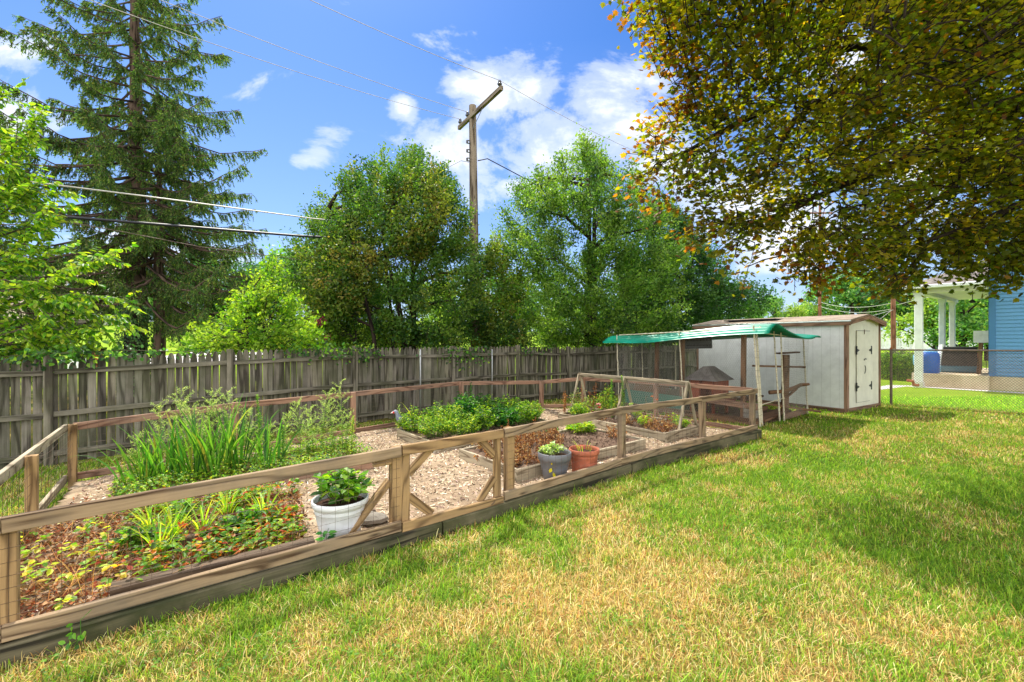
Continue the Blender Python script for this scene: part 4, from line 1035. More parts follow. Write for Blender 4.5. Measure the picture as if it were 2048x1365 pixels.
# ---- pots
def pot(name, lab, c, rim_r, base_r, h, mat, lip, wall=.012):
    t = thing(name, lab, 'plant pot', c, 'plant pots by the fence'); mb = MB()
    lp = lip; prof = [(base_r * .96, .0), (base_r, .004), (base_r + (rim_r - lp[0] - base_r) * .5, h * .42), (rim_r - lp[0], h - lp[1] - .008), (rim_r - .004, h - lp[1]), (rim_r, h - lp[1] * .6), (rim_r, h - .006), (rim_r - .005, h), (rim_r - wall, h - .002), (rim_r - wall - .004, h - .03), (rim_r - wall - .012, h - .10)]
    mb.lathe(c, prof, 40); mb.build('pot_wall', M[mat], t, smooth=True)
    mb = MB(); mb.lathe(c, [(rim_r - wall - .006, h - .055), (rim_r * .5, h - .04), (.001, h - .035)], 24); mb.build('potting_soil', M['potsoil'], t, smooth=True); return t
wc = np.array([-1.50, 3.98, .11]); pot('flower_pot', 'large white plastic pot holding a leafy green plant', wc, .236, .165, .325, 'white_plastic', (.018, .05))
gc_ = np.array([.525, 5.62, .10]); gp = pot('flower_pot', 'dark grey pot with a yellow leaf sprig on its side', gc_, .208, .138, .335, 'grey_plastic', (.018, .085))
tc_ = np.array([.93, 5.86, .10]); pot('flower_pot', 'round terracotta pot behind the grey pot, nearly empty', tc_, .195, .155, .32, 'terracotta', (.022, .06))
bush('potted_plant', 'leafy green plant with drooping heart-shaped leaves in the white pot', 'plant', wc + [0, 0, .29], None, .23, .33, n=32, per=9, ll=.10, lw=.066, cols=GRN1 + YGR[:1] + YGR[2:3], mat='leaf_glow')
bush('potted_plant', 'pale variegated green plant in the grey pot', 'plant', gc_ + [-.03, 0, .29], None, .17, .16, n=34, per=14, ll=.036, lw=.024, cols=GREYG + YGR[:2] + [lin((206, 214, 170))], mat='leaf')
q = tc_ + [0, 0, .28]; n = 14; mb = MB(); aa = rng.uniform(0, 6.28, n); strips(mb, q + np.stack([.08 * np.cos(aa), .08 * np.sin(aa), 0 * aa], 1), aa, rng.uniform(.08, .2, n), .008, .3, rng.uniform(.3, 1.6, n), pick(YGR, n), k=5)
tag(mb.build('grass_tuft', M['leaf_glow'], loc=q), 'few thin grass blades growing in the terracotta pot', 'grass tuft')
# yellow sprig hanging on the grey pot's side: vine leaves caught on the wire
q = G(1097, 940, .31)
mb = MB(); dirp = unit(np.array([gc_[0] - 0, gc_[1] - 0])) ; fr = np.array([gc_[0], gc_[1], 0]) - np.array([dirp[0], dirp[1], 0]) * .188; fr = fr + np.array([-.035, 0, .28])
mb.leaves([fr, fr + [.02, .0, -.05], fr + [.0, 0, .04]], [(-.5, 0, -1), (.35, 0, -1), (.1, 0, 1)], np.tile([0, -1., 0], (3, 1)), [.06, .075, .035], [.045, .04, .02], OVAL, pick([lin((226, 206, 40))], 3))
tag(mb.build('yellow_sprig', M['leaf'], loc=fr), 'yellow leaf sprig against the side of the grey pot', 'leaf sprig')
# dark leafy sprig through the wire in front of the white pot
q = G(652, 1092, .14); mb = MB(); n = 8; aa = rng.uniform(0, 6.28, n); mb.tube([q, q + [.01, -.01, .10], q + [.03, -.02, .15]], .002, 4, DEEP[0])
mb.leaves(np.tile(q + [.01, -.01, .09], (n, 1)) + rng.normal(0, .02, (n, 3)), np.stack([np.cos(aa), np.sin(aa), rng.uniform(-.2, .8, n)], 1), rand_dirs(n) * .4 + [0, -.6, .6], rng.uniform(.05, .08, n), .035, OVAL, pick(DEEP, n))
tag(mb.build('leaf_sprig', M['leaf'], loc=q), 'dark leafy sprig poking out below the white pot', 'leaf sprig')
q = G(168, 1236, .2) + [0, .0, 0]; mb = MB(); n = 12; mb.tube([q + [0, .05, .02], q + [0, -.02, .0], q + [.01, -.03, -.09], q + [-.02, -.035, -.14]], .002, 4, GRN1[0]); aa = rng.uniform(0, 6.28, n)
mb.leaves(np.tile(q + [0, -.03, -.02], (n, 1)) + rng.normal(0, .02, (n, 3)) + np.linspace(0, 1, n)[:, None] * [-.01, -.01, -.12], np.stack([np.cos(aa), np.sin(aa) * .4 - .3, rng.uniform(-.8, .3, n)], 1), rand_dirs(n) * .4 + [0, -.8, .3], rng.uniform(.03, .05, n), .026, OVAL, pick(GRN1, n))
tag(mb.build('creeping_vine', M['leaf'], loc=q), 'small vine trailing over the edging timber near the left frame edge', 'vine')
# pale stone and straw behind the white pot
mb = MB(); mb.lathe(G(735, 1040, .12), [(.001, .06), (.10, .055), (.16, .03), (.17, 0)], 9, sx=1.2, sy=.7); tag(mb.build('flat_stone', M['stone'], loc=G(735, 1040, .1)), 'flat pale stone on the mulch right of the white pot', 'stone')

# ---- grey bird ornament
bt = thing('bird_ornament', 'grey garden bird figure with red face at the back left of the leafy bed', 'ornament', (-1.95, 8.02, .2))
b0 = np.array([-1.95, 8.02, .2]); mb = MB()
mb.tube(b0 + np.array([[.25, .10, .13], [.17, .07, .16], [.08, .03, .17], [.0, 0, .20], [-.05, -.02, .26], [-.065, -.03, .31], [-.075, -.03, .345], [-.10, -.04, .36], [-.135, -.055, .352]]), [.008, .05, .085, .08, .048, .034, .036, .036, .018], 12, lin((128, 134, 150)))
mb.build('body', M['generic'], bt, smooth=True)
mb = MB(); mb.tube(b0 + np.array([[-.125, -.052, .355], [-.15, -.062, .346], [-.175, -.07, .335]]), [.016, .011, .003], 8, lin((225, 205, 200))); mb.build('beak', M['generic'], bt, smooth=True)
mb = MB(); mb.lathe(b0 + np.array([-.118, -.075, .352]), [(.001, .018), (.014, .012), (.016, 0), (.012, -.014), (.001, -.02)], 10, lin((206, 50, 44))); mb.build('red_face', M['generic'], bt, smooth=True)
mb = MB(); mb.sticks([b0 + [.03, 0, .1], b0 + [.08, .05, .1]], [b0 + [.03, 0, -.02], b0 + [.08, .05, -.02]], .008, 5, lin((160, 120, 60))); mb.build('legs', M['generic'], bt)

# ---- A-frame netting trellis
at = thing('trellis_frame', 'wooden A-frame trellis draped with netting over the raised bed', 'trellis', (2.89, 8.11, .2))
R0 = np.array([3.17, 8.2, 1.05]); R1 = np.array([1.54, 10.38, 1.05]); RM = R0 + (R1 - R0) * .52
def bd(name, a, b, w_, h_, up=(0, 0, 1), mat='wood_bed'):
    m_ = MB(); m_.board(a, b, w_, h_, up=up); return m_.build(name, M[mat], at)
rd = unit(R1 - R0); acr = np.array([.78, .62, 0])
bd('ridge_rail', R0 - rd * .02 + [0, 0, .0], R1 + rd * .02, .035, .05); bd('ridge_rail', R0 + acr * .05 - [0, 0, .045] + rd * .05, R1 + acr * .05 - [0, 0, .045] - rd * .05, .03, .04)
for C_ in (R0, RM, R1):
    for s in (-1, 1): bd('leg', C_ + acr * .022 * s + [0, 0, .0], C_ + acr * .30 * s - [0, 0, .85], .042, .042, up=rd)
def hexnet(mb, o, U, V, wu, hv, cell, warp=None):
    """hexagonal wire netting on a rectangle"""
    cw = cell; rh = cell * .866
    A = []; B = []
    nu = int(wu / cw) + 1; nv = int(hv / rh) + 1
    for j in range(nv):
        x0 = (j % 2) * cw / 2
        i = np.arange(nu); cx = i * cw + x0; z0 = np.full(nu, j * rh)
        # vertical twisted strand and two slanted ones
        A.append(np.stack([cx, z0], 1)); B.append(np.stack([cx, z0 + rh * .5], 1))
        A.append(np.stack([cx, z0 + rh * .5], 1)); B.append(np.stack([cx + cw / 2, z0 + rh], 1))
        A.append(np.stack([cx, z0 + rh * .5], 1)); B.append(np.stack([cx - cw / 2, z0 + rh], 1))
    A = np.concatenate(A); B = np.concatenate(B)
    k = (A[:, 0] >= 0) & (A[:, 0] <= wu) & (B[:, 0] >= 0) & (B[:, 0] <= wu) & (B[:, 1] <= hv)
    A = A[k]; B = B[k]
    def mapp(q):
        w_ = np.zeros((len(q), 1)) if warp is None else warp(q)[:, None]
        return o[None] + q[:, :1] * U[None] + q[:, 1:] * V[None] + w_ * np.cross(U, V)[None]
    return mapp(A), mapp(B)
A1, B1 = hexnet(None, R0 - [0, 0, .86] + acr * .31 + rd * .0, rd, unit(np.array([0, 0, .86]) - acr * .31), np.linalg.norm(R1 - R0) * .54, .90, .05, lambda q: .01 * np.sin(q[:, 0] * 5 + q[:, 1] * 3))
mb = MB(); mb.sticks(A1, B1, .0017, 3); mb.build('netting', M['chicken'], at)
A1, B1 = hexnet(None, R0 - [0, 0, .86] - acr * .31 + rd * .0, rd, unit(np.array([0, 0, .86]) + acr * .31), np.linalg.norm(R1 - R0) * .50, .90, .05, lambda q: .012 * np.sin(q[:, 0] * 4 + q[:, 1] * 2))
mb = MB(); mb.sticks(A1, B1, .0016, 3); mb.build('netting', M['chicken'], at)
def V3(p, z): return np.array([float(p[0]), float(p[1]), float(z)])
# ------------------------------------------------------------------ green roofed run
cu = np.array([COOP_U[0], COOP_U[1], 0]); cv3 = unit(np.array([COOP_V[0], COOP_V[1], 0])); C0 = np.array([5.19, 9.5, 0])
def CP(u_, v_, z): return C0 + cu * u_ + cv3 * v_ + [0, 0, z]
run = thing('chicken_run', 'bamboo pole chicken run with wire netting sides and a wavy green roof', 'chicken run', C0)
# canopy: corrugated sheet, waves run along v, sags and humps
nu, nv = 330, 44
uu = np.linspace(-.14, 2.92, nu); vv = np.linspace(-.22, 4.15, nv); UU, VV = np.meshgrid(uu, vv)
zl = 2.14 - .045 * VV - .085 * np.clip(UU, 0, 3) + .05 * np.exp(-((VV - .5) / .9) ** 2 - ((UU - .5) / .8) ** 2) - .05 * np.exp(-((UU - 1.7) / .5) ** 2 - ((VV - .1) / .8) ** 2) + .05 * np.exp(-((UU - 2.7) / .3) ** 2)
zl = zl - .05 * np.exp(-((VV - 2.8) / .8) ** 2) * (1 - UU / 3)
zl = zl - .20 * np.clip((.26 - UU) / .40, 0, 1) ** 1.3 - .09 * np.clip((.55 - VV) / .77, 0, 1) ** 1.5 * sstep(.3, 1.0, UU) + .05 * sstep(2.3, 2.9, UU)
zw = .017 * np.sin(UU * 2 * np.pi / .10)
P = C0 + UU[..., None] * cu + VV[..., None] * cv3; P[..., 2] = zl + zw
idx = np.arange(nu * nv).reshape(nv, nu); q = np.stack([idx[:-1, :-1], idx[:-1, 1:], idx[1:, 1:], idx[1:, :-1]], -1).reshape(-1, 4)
mg, nt, out = new_mat('green_corrugated_plastic')
p = N(nt, 'ShaderNodeBsdfPrincipled', Roughness=.28); p.inputs['Specular IOR Level'].default_value = .6
tcn = N(nt, 'ShaderNodeTexCoord'); n1 = N(nt, 'ShaderNodeTexNoise', Scale=2.0, Detail=6.0); nt.links.new(tcn.outputs['Object'], n1.inputs['Vector'])
r = ramp(nt, n1.outputs['Fac'], [(.3, lin((8, 132, 104))), (.7, lin((30, 172, 140)))]); nt.links.new(r.outputs[0], p.inputs['Base Color'])
tr = N(nt, 'ShaderNodeBsdfTranslucent'); tr.inputs['Color'].default_value = (.004, .10, .06, 1)
ms = N(nt, 'ShaderNodeMixShader', Fac=.12); nt.links.new(p.outputs[0], ms.inputs[1]); nt.links.new(tr.outputs[0], ms.inputs[2]); nt.links.new(ms.outputs[0], out.inputs[0])
mb = MB(); mb.add(P.reshape(-1, 3), q.ravel(), np.full(len(q), 4)); can = mb.build('roof_sheet', mg, run, smooth=True)
sol = can.modifiers.new('thickness', 'SOLIDIFY'); sol.thickness = .004
def bamboo(a, b, r=.016, name='pole'):
    a = np.asarray(a, float); b = np.asarray(b, float); m_ = MB(); n = 16; pts = [a + (b - a) * i / n + np.append(rng.normal(0, .003, 2), 0) for i in range(n + 1)]
    m_.tube(pts, np.linspace(r * 1.1, r * .85, n + 1), 7)
    for i in range(1, n):
        d = unit(pts[i + 1] - pts[i - 1]) if i < n else 0; m_.tube([pts[i] - d * .004, pts[i] + d * .004], r * 1.10, 7, lin((190, 180, 160)))
    return m_.build(name, M['bamboo'], run, smooth=False)
def zc(u_, v_): return float(2.14 - .045 * v_ - .085 * u_)
for u_, v_, du, dv, r in [(0, 0, -.06, .12, .019), (.20, .05, -.06, .10, .022), (1.05, .02, -.02, .12, .016), (1.18, -.02, -.06, .05, .017), (2.69, .0, -.06, .08, .018), (0, 1.75, -.0, .12, .015), (0, 3.66, .0, .08, .016), (2.69, 3.6, 0, 0, .016), (1.1, 3.66, .0, .05, .014)]:
    bamboo(CP(u_, v_, -.03), CP(u_ + du, v_ + dv, zc(u_, v_) - .01), r)
bamboo(CP(.1, .05, 1.98), CP(2.7, .1, 1.86), .013, 'cross_pole'); bamboo(CP(.1, .05, 2.10), CP(1.5, 1.2, 2.0), .012, 'cross_pole'); bamboo(CP(.05, 0, 2.08), CP(.05, 3.7, 1.96), .014, 'cross_pole')
bamboo(CP(.2, .05, .45), CP(1.18, -.02, .52), .010, 'cross_pole')
for (u_, v_, ex) in [(.42, .55, 0), (.42, 2.05, 0), (.75, 3.0, 0)]:
    mb = MB(); mb.board(CP(u_, v_, -.05), CP(u_ + .05, v_, zc(u_, v_) + .0), .09, .09, up=cu); mb.build('post', M['wood_brown'], run)
for (o_, U_, wu, name) in [(CP(-.015, .02, .02), cv3, 3.66, 'wire_netting'), (CP(1.18, -.02, .02), cu, 1.5, 'wire_netting'), (CP(0, 3.68, .02), cu, 2.6, 'wire_netting')]:
    A1, B1 = hexnet(None, o_, U_, np.array([0, 0, 1.0]), wu, 1.92, .048, lambda q: .02 * np.sin(q[:, 0] * 3.1) * np.sin(q[:, 1] * 2.2))
    mb = MB(); mb.sticks(A1, B1, .0013, 3); mb.build(name, M['chicken'], run)
for a, b in [((1.2, .0, .08), (2.7, .05, .08)), ((.02, .05, .08), (.02, 3.65, .08))]:
    mb = MB(); mb.board(CP(*a), CP(*b), .04, .14); mb.build('base_board', M['wood_brown'], run)
mb = MB(); mb.board(CP(.5, .25, .06), CP(2.5, .45, .07), .30, .05); mb.board(CP(.9, .75, .06), CP(2.6, .95, .06), .12, .10); mb.build('floor_plank', M['wood_brown'], run)
mb = MB(); mb.poly([CP(.03, 1.75, .02), CP(.03, 3.5, .02), CP(.06, 3.5, .50), CP(.06, 1.75, .46), CP(.035, 1.75, .02), CP(.035, 3.5, .02), CP(.065, 3.5, .50), CP(.065, 1.75, .46)], [(0, 1, 2, 3), (7, 6, 5, 4), (3, 2, 6, 7), (0, 3, 7, 4), (1, 5, 6, 2)], lin((40, 110, 92))); mb.build('side_sheet', M['generic'], run)
# dirt floor of the run
n = 30; U2, V2 = np.meshgrid(np.linspace(.04, 2.66, n), np.linspace(.04, 3.62, n)); P = C0 + U2[..., None] * cu + V2[..., None] * cv3; P[..., 2] = .012 + .02 * fbm(P[..., 0] * 4, P[..., 1] * 4, 3)
idx = np.arange(n * n).reshape(n, n); q = np.stack([idx[:-1, :-1], idx[:-1, 1:], idx[1:, 1:], idx[1:, :-1]], -1).reshape(-1, 4); mb = MB(); mb.add(P.reshape(-1, 3), q.ravel(), np.full(len(q), 4))
tag(mb.build('dirt_ground', M['soil'], smooth=True), kind='structure')

# hen house
HO = CP(.95, 1.62, 0); hh = thing('hen_house', 'small red wooden hen house with dark hipped roof inside the run', 'hen house', HO)
hx = cu; hy = cv3
def HP(a, b, z): return HO + hx * a + hy * b + np.array([0, 0, z])
mb = MB(); w2, d2 = .37, .32
V = [HP(sx * w2, sy * d2, z) for z in (.36, .86) for sy in (-1, 1) for sx in (-1, 1)]
mb.poly(V, [(0, 1, 5, 4), (2, 0, 4, 6), (3, 2, 6, 7), (1, 3, 7, 5), (0, 2, 3, 1)], gc=[(v[2], v[0] * 2, v[1] * 2) for v in V]); mb.build('wall', M['wood_red'], hh)
mb = MB(); e2, f2 = .47, .42
V = [HP(-e2, -f2, .84), HP(e2, -f2, .84), HP(e2, f2, .84), HP(-e2, f2, .84), HP(-.17, -.06, 1.17), HP(.17, -.06, 1.17), HP(.17, .06, 1.17), HP(-.17, .06, 1.17)]
mb.poly(V, [(0, 1, 5, 4), (1, 2, 6, 5), (2, 3, 7, 6), (3, 0, 4, 7), (4, 5, 6, 7), (3, 2, 1, 0)]); mb.build('roof', M['roof_shingle'], hh)
for sx in (-1, 1):
    for sy in (-1, 1): mb = MB(); mb.board(HP(sx * .33, sy * .28, 0), HP(sx * .33, sy * .28, .36), .06, .06, up=hx); mb.build('leg', M['wood_red'], hh)
mb = MB(); mb.board(HP(-.5, -.02, .335), HP(.52, -.02, .335), .8, .04); mb.build('floor', M['wood_red'], hh)
mb = MB(); mb.board(HP(-.38, -.12, .42), HP(-.38, -.12, .72), .03, .26, up=hy, col=(.25, .25, .25)); mb.build('door', M['wood_red'], hh)
mb = MB(); mb.board(HP(.1, -.80, .40), HP(.95, -.76, .44), .30, .04, col=(.35, .35, .38)); mb.build('side_shelf', M['wood_brown'], hh)
# cinder blocks
for k, (a, b, z, lab) in enumerate([(.55, .42, .10, 'grey cinder block at the bottom of the pair beside the hen house'), (.56, .43, .30, 'grey cinder block on top of the other beside the hen house')]):
    c = CP(a, b, z); t = MB(); t.box(c, (.39, .19, .19), rz=math.atan2(cu[1], cu[0]) + .05 * k, ch=.006)
    for s in (-.09, .09): t.box(c + cu * s + [0, 0, .094], (.12, .11, .012), rz=math.atan2(cu[1], cu[0]) + .05 * k, col=(.2, .2, .2))
    tag(t.build('cinder_block', M['stone'], loc=c), lab, 'block', 'cinder blocks in the run')
mb = MB(); mb.board(CP(.35, .15, .36), CP(.45, 1.5, .40), .03, .14); tag(mb.build('loose_plank', M['wood_back'], loc=CP(.35, .15, .3)), 'reddish plank lying level across the run front by the cinder blocks', 'plank')
mb = MB(); mb.lathe(CP(.75, 3.15, 0), [(.46, .0), (.47, .35), (.40, .62), (.25, .76), (.001, .80)], 22, lin((110, 82, 58)), sx=1.1); tag(mb.build('straw_mound', M['dry'], loc=CP(.75, 3.15, 0), smooth=True), 'rounded brown straw mound behind the netting at the left of the run', 'straw pile')
mb = MB(); mb.lathe(CP(.9, 2.45, 0), [(.32, .0), (.33, .25), (.26, .48), (.001, .55)], 20, lin((74, 70, 50)), sx=1.1); tag(mb.build('straw_mound', M['dry'], loc=CP(.9, 2.45, 0), smooth=True), 'lower dark mound right of the brown straw mound in the run', 'straw pile')
# hanging black tray
ht = thing('hanging_tray', 'black plastic seedling tray hung up under the green roof', 'tray', D(1398, 690, 12.1)); mb = MB()
a = D(1367, 680, 12.3); b = D(1424, 678, 11.9); mb.board(a - [0, 0, .10], b - [0, 0, .10], .02, .30, ch=.003, col=(4.5, 4.6, 5))
mb.build('tray', M['black'], ht); mb = MB(); ab = unit(b - a); nn = np.cross(ab, [0, 0, 1.0]); nn = nn if nn[1] < 0 else -nn
for r_ in range(2):
    for k in range(9):
        c = a + (b - a) * (k + .5) / 9 + [0, 0, -.02 - .14 * r_] + nn * .014; mb.board(c - ab * .022, c + ab * .022, .012, .05, ch=.008)
mb.build('pocket', M['black'], ht)
# perch stand
PS = np.array([6.62, 11.05, 0]); ps = thing('perch_stand', 'brown wooden perch stand with crossbars and a bent branch shelf', 'perch', PS)
def pb(name, a, b, w_, h_, up=(0, 0, 1), mat='wood_brown'):
    m_ = MB(); m_.board(PS + a, PS + b, w_, h_, up=up); m_.build(name, M[mat], ps)
X_ = np.array([1, -.05, 0.])
pb('upright', np.array([0, 0, -.02]), np.array([.03, 0, 1.47]), .15, .08, up=(0, 1, 0)); pb('top_plate', X_ * -.16 + [0, 0, 1.50], X_ * .30 + [0, -.02, 1.53], .22, .035)
pb('perch_bar', X_ * -.80 + [0, -.07, 1.20], X_ * .44 + [0, -.07, 1.17], .045, .045); pb('perch_bar', X_ * -.60 + [0, -.07, .30], X_ * .80 + [0, -.07, .10], .045, .05)
mb = MB(); mb.tube([PS + [-.42, -.08, .56], PS + [-.15, -.08, .58], PS + [.12, -.08, .64], PS + [.34, -.08, .74], PS + [.54, -.08, .76]], [.05, .045, .055, .045, .03], 8); mb.tube([PS + [.02, -.06, .45], PS + [.25, -.08, .66]], .03, 6); mb.build('branch_shelf', M['wood_brown'], ps)

# ------------------------------------------------------------------ shed
sh = thing('garden_shed', 'white panelled garden shed with brown corner posts and low gable roof', 'shed', V3(SHED_A, 0))
su = V3(SHED_U, 0); sv = V3(SHED_V, 0); S0 = V3(SHED_A, 0)
def SP(a, b, z): return S0 + su * a + sv * b + [0, 0, z]
EV, RG = 2.31, 2.45
def siding(L, Hf, P0, U_, name, mat, z0=.10, groove=.203):
    """vertical grooved board siding as real narrow boards with faint cross ribs"""
    mb = MB(); s = 0.0; nrm = np.cross(U_, [0, 0, 1.0])
    while s < L - .001:
        e = min(s + groove, L); a0, a1 = s + .0025, e - .0025
        t0, t1 = Hf(a0), Hf(a1); tm = Hf((a0 + a1) / 2)
        V = []
        for o_ in (0, .007):
            for (x_, z_) in ((a0, z0), (a1, z0), (a1, t1), ((a0 + a1) / 2, tm), (a0, t0)): V.append(P0 + U_ * x_ + [0, 0, z_] + nrm * o_)
        c = 1 + rng.normal(0, .02)
        mb.poly(V, [(5, 6, 7, 8, 9), (0, 1, 6, 5), (1, 2, 7, 6), (4, 0, 5, 9), (2, 3, 8, 7), (3, 4, 9, 8)], (c, c, c)); s = e
    V = [P0 + [0, 0, z0], P0 + U_ * L + [0, 0, z0], P0 + U_ * L + [0, 0, Hf(L)], P0 + U_ * L / 2 + [0, 0, Hf(L / 2)], P0 + [0, 0, Hf(0)]]
    V = [v + nrm * .003 for v in V]; mb.poly(V, [(0, 1, 2, 3, 4)], (.5, .5, .48)); return mb.build(name, M[mat], sh)
siding(SHED_L, lambda x: EV, SP(0, SHED_L, 0), -sv, 'side_wall', 'white_paint')
siding(SHED_W, lambda x: EV + (RG - EV) * (1 - abs(x - SHED_W / 2) / (SHED_W / 2)), SP(0, 0, 0), su, 'gable_wall', 'cream_paint')
siding(SHED_L, lambda x: EV, SP(SHED_W, 0, 0), sv, 'side_wall', 'white_paint'); siding(SHED_W, lambda x: EV + (RG - EV) * (1 - abs(x - SHED_W / 2) / (SHED_W / 2)), SP(SHED_W, SHED_L, 0), -su, 'gable_wall', 'cream_paint')
for (a, b, c2) in [(0, 0, 0), (SHED_W, 0, 0), (0, SHED_L, 0), (SHED_W, SHED_L, 0)]:
    mb = MB(); ea = -.02 if a == 0 else .02; eb = -.02 if b == 0 else .02
    wd_ = .12 if (a == 0) else .07
    mb.board(SP(a + (wd_ / 2 - .02 if a == 0 else -wd_ / 2 + .02), b + ea * 0 + eb + (.02 if b == 0 else -.02), -.02), SP(a + (wd_ / 2 - .02 if a == 0 else -wd_ / 2 + .02), b + eb + (.02 if b == 0 else -.02), EV), .07, wd_, up=su); mb.build('corner_post', M['wood_back'], sh)
mb = MB()
ov, og = .10, .14
for s in (-1, 1):
    aE = SHED_W / 2 + s * (SHED_W / 2 + ov); zE = EV + .03 - ov * .3
    V = [SP(aE, -og, zE), SP(SHED_W / 2, -og, RG + .035), SP(SHED_W / 2, SHED_L + og, RG + .035), SP(aE, SHED_L + og, zE)]
    V += [v + [0, 0, .022] for v in V]; f = [(4, 5, 6, 7), (3, 2, 1, 0), (0, 1, 5, 4), (2, 3, 7, 6), (3, 0, 4, 7)]
    mb.poly(V, f if s > 0 else [tuple(reversed(x)) for x in f])
mb.build('roof', M['roof_brown'], sh)
for s in (-1, 1):
    aE = SHED_W / 2 + s * (SHED_W / 2 + ov - .012); zE = EV + .03 - ov * .3
    mb = MB(); mb.board(SP(aE, -og, zE - .062), SP(aE, SHED_L + og, zE - .062), .02, .115); mb.build('fascia', M['wood_back'], sh)
    mb = MB(); mb.board(SP(aE + s * .014, -og - .01, zE - .01), SP(aE + s * .014, SHED_L + og, zE - .01), .008, .03, col=(1.3, 1.4, 1.35)); mb.build('drip_edge', M['steel'], sh)
    mb = MB(); mb.board(SP(aE, -og + .01, zE - .055), SP(SHED_W / 2 + s * .0, -og + .01, RG - .025), .02, .10); mb.build('rake_board', M['wood_back'], sh)
mb = MB(); mb.board(SP(.0, -.02, .06), SP(SHED_W, -.02, .06), .03, .09, col=(.7, .7, .7)); mb.board(SP(-.02, 0, .05), SP(-.02, SHED_L, .05), .03, .10, col=(.8, .8, .8)); mb.build('base_board', M['wood_back'], sh)
mb = MB(); mb.box(SP(.62, SHED_L * .62, 2.435), (.9, 1.6, .03), rz=math.atan2(su[1], su[0])); mb.build('roof_sheet', M['black'], sh)
# door
d0, d1, dz0, dz1 = .56, 1.40, .22, 2.06
dm = MB(); dm.board(SP((d0 + d1) / 2, -.022, dz0), SP((d0 + d1) / 2, -.022, dz1), .022, d1 - d0, up=su, ch=.003); door = dm.build('door', M['cream_paint'], sh)
gm = MB()
for a, b in [((d0 - .006, dz0), (d0 - .006, dz1)), ((d1 + .006, dz0), (d1 + .006, dz1)), ((d0, dz0 - .006), (d1, dz0 - .006)), ((d0, dz1 + .006), (d1, dz1 + .006))]:
    gm.board(SP(a[0], -.0135, a[1]), SP(b[0], -.0135, b[1]), .004, .012, up=su if a[0] == b[0] else (0, 0, 1), ch=.001)
gm.build('door_gap', M['black'], sh)
for (a, z, s) in [(d0, 1.56, 1), (d0, .62, 1), (d1, 1.56, -1), (d1, .62, -1)]:
    mb = MB(); mb.board(SP(a - s * .03, -.040, z - .11), SP(a - s * .03, -.040, z + .11), .012, .05, up=su)
    mb.poly([SP(a + s * .005, -.042, z + .040), SP(a + s * .005, -.042, z - .040), SP(a + s * .12, -.042, z - .010), SP(a + s * .12, -.042, z + .010), SP(a + s * .005, -.036, z + .040), SP(a + s * .005, -.036, z - .040), SP(a + s * .12, -.036, z - .010), SP(a + s * .12, -.036, z + .010)], [(0, 1, 2, 3), (7, 6, 5, 4), (0, 3, 7, 4), (1, 5, 6, 2), (2, 6, 7, 3)])
    mb.build('hinge', M['black'], door)
mb = MB(); mb.board(SP(.98, -.042, 1.98), SP(.98, -.042, 2.10), .012, .025, up=su); mb.build('latch', M['rusty'], door)
mb = MB(); mb.tube([SP(.96, -.045, 1.30), SP(1.0, -.05, 1.33), SP(1.07, -.045, 1.34), SP(1.10, -.04, 1.32)], .010, 5); mb.tube([SP(1.0, -.045, 1.16), SP(1.035, -.05, 1.10), SP(1.03, -.05, 1.02), SP(.99, -.045, .95)], .008, 5); mb.build('handle', M['black'], door)

# ------------------------------------------------------------------ chain link fence on the right
cl0 = np.array([9.95, 13.46]); cl1 = np.array([17.0, 7.70]); ce = unit(cl1 - cl0); cL = np.linalg.norm(cl1 - cl0)
cf = thing('chain_link_fence', 'rusty chain link fence between the lawn and the blue house', 'fence', V3(cl0, 0))
mb = MB(); mb.tube([V3(cl0, 1.55), V3((cl0 + cl1) / 2, 1.56), V3(cl1, 1.55)], .021, 8); mb.build('top_rail', M['rusty'], cf)
for k, s in enumerate((.97, 4.05, 7.1)):
    c = cl0 + ce * s; mb = MB(); mb.tube([V3(c, -.1), V3(c, 1.58)], .032, 10); mb.tube([V3(c, 1.56), V3(c, 1.62)], [.036, .015], 8, lin((210, 130, 50)) * 2 if k == 0 else (1, 1, 1)); mb.build('post', M['rusty'], cf)
A = []; B = []; cw = .062
n = int(cL / cw) + 30; zt_ = 1.53
for k in range(-25, n):
    for s in (1, -1):
        x0 = k * cw; pts = np.array([[x0, .0], [x0 + s * zt_ * .92, zt_]])
        lo, hi = 0.0, 1.0
        xa, xb = pts[0][0], pts[1][0]
        t0_, t1_ = sorted(((0 - xa) / (xb - xa), (cL - xa) / (xb - xa))); lo = max(lo, t0_); hi = min(hi, t1_)
        if hi > lo + .01:
            m_ = 8
            tt = np.linspace(lo, hi, m_ + 1); Q = pts[0] + (pts[1] - pts[0]) * tt[:, None]
            W = np.stack([cl0[0] + ce[0] * Q[:, 0], cl0[1] + ce[1] * Q[:, 0], Q[:, 1] + .02], 1); A.append(W[:-1]); B.append(W[1:])
mb = MB(); mb.sticks(np.concatenate(A), np.concatenate(B), .0042, 3); mb.build('wire_mesh', M['rusty'], cf)

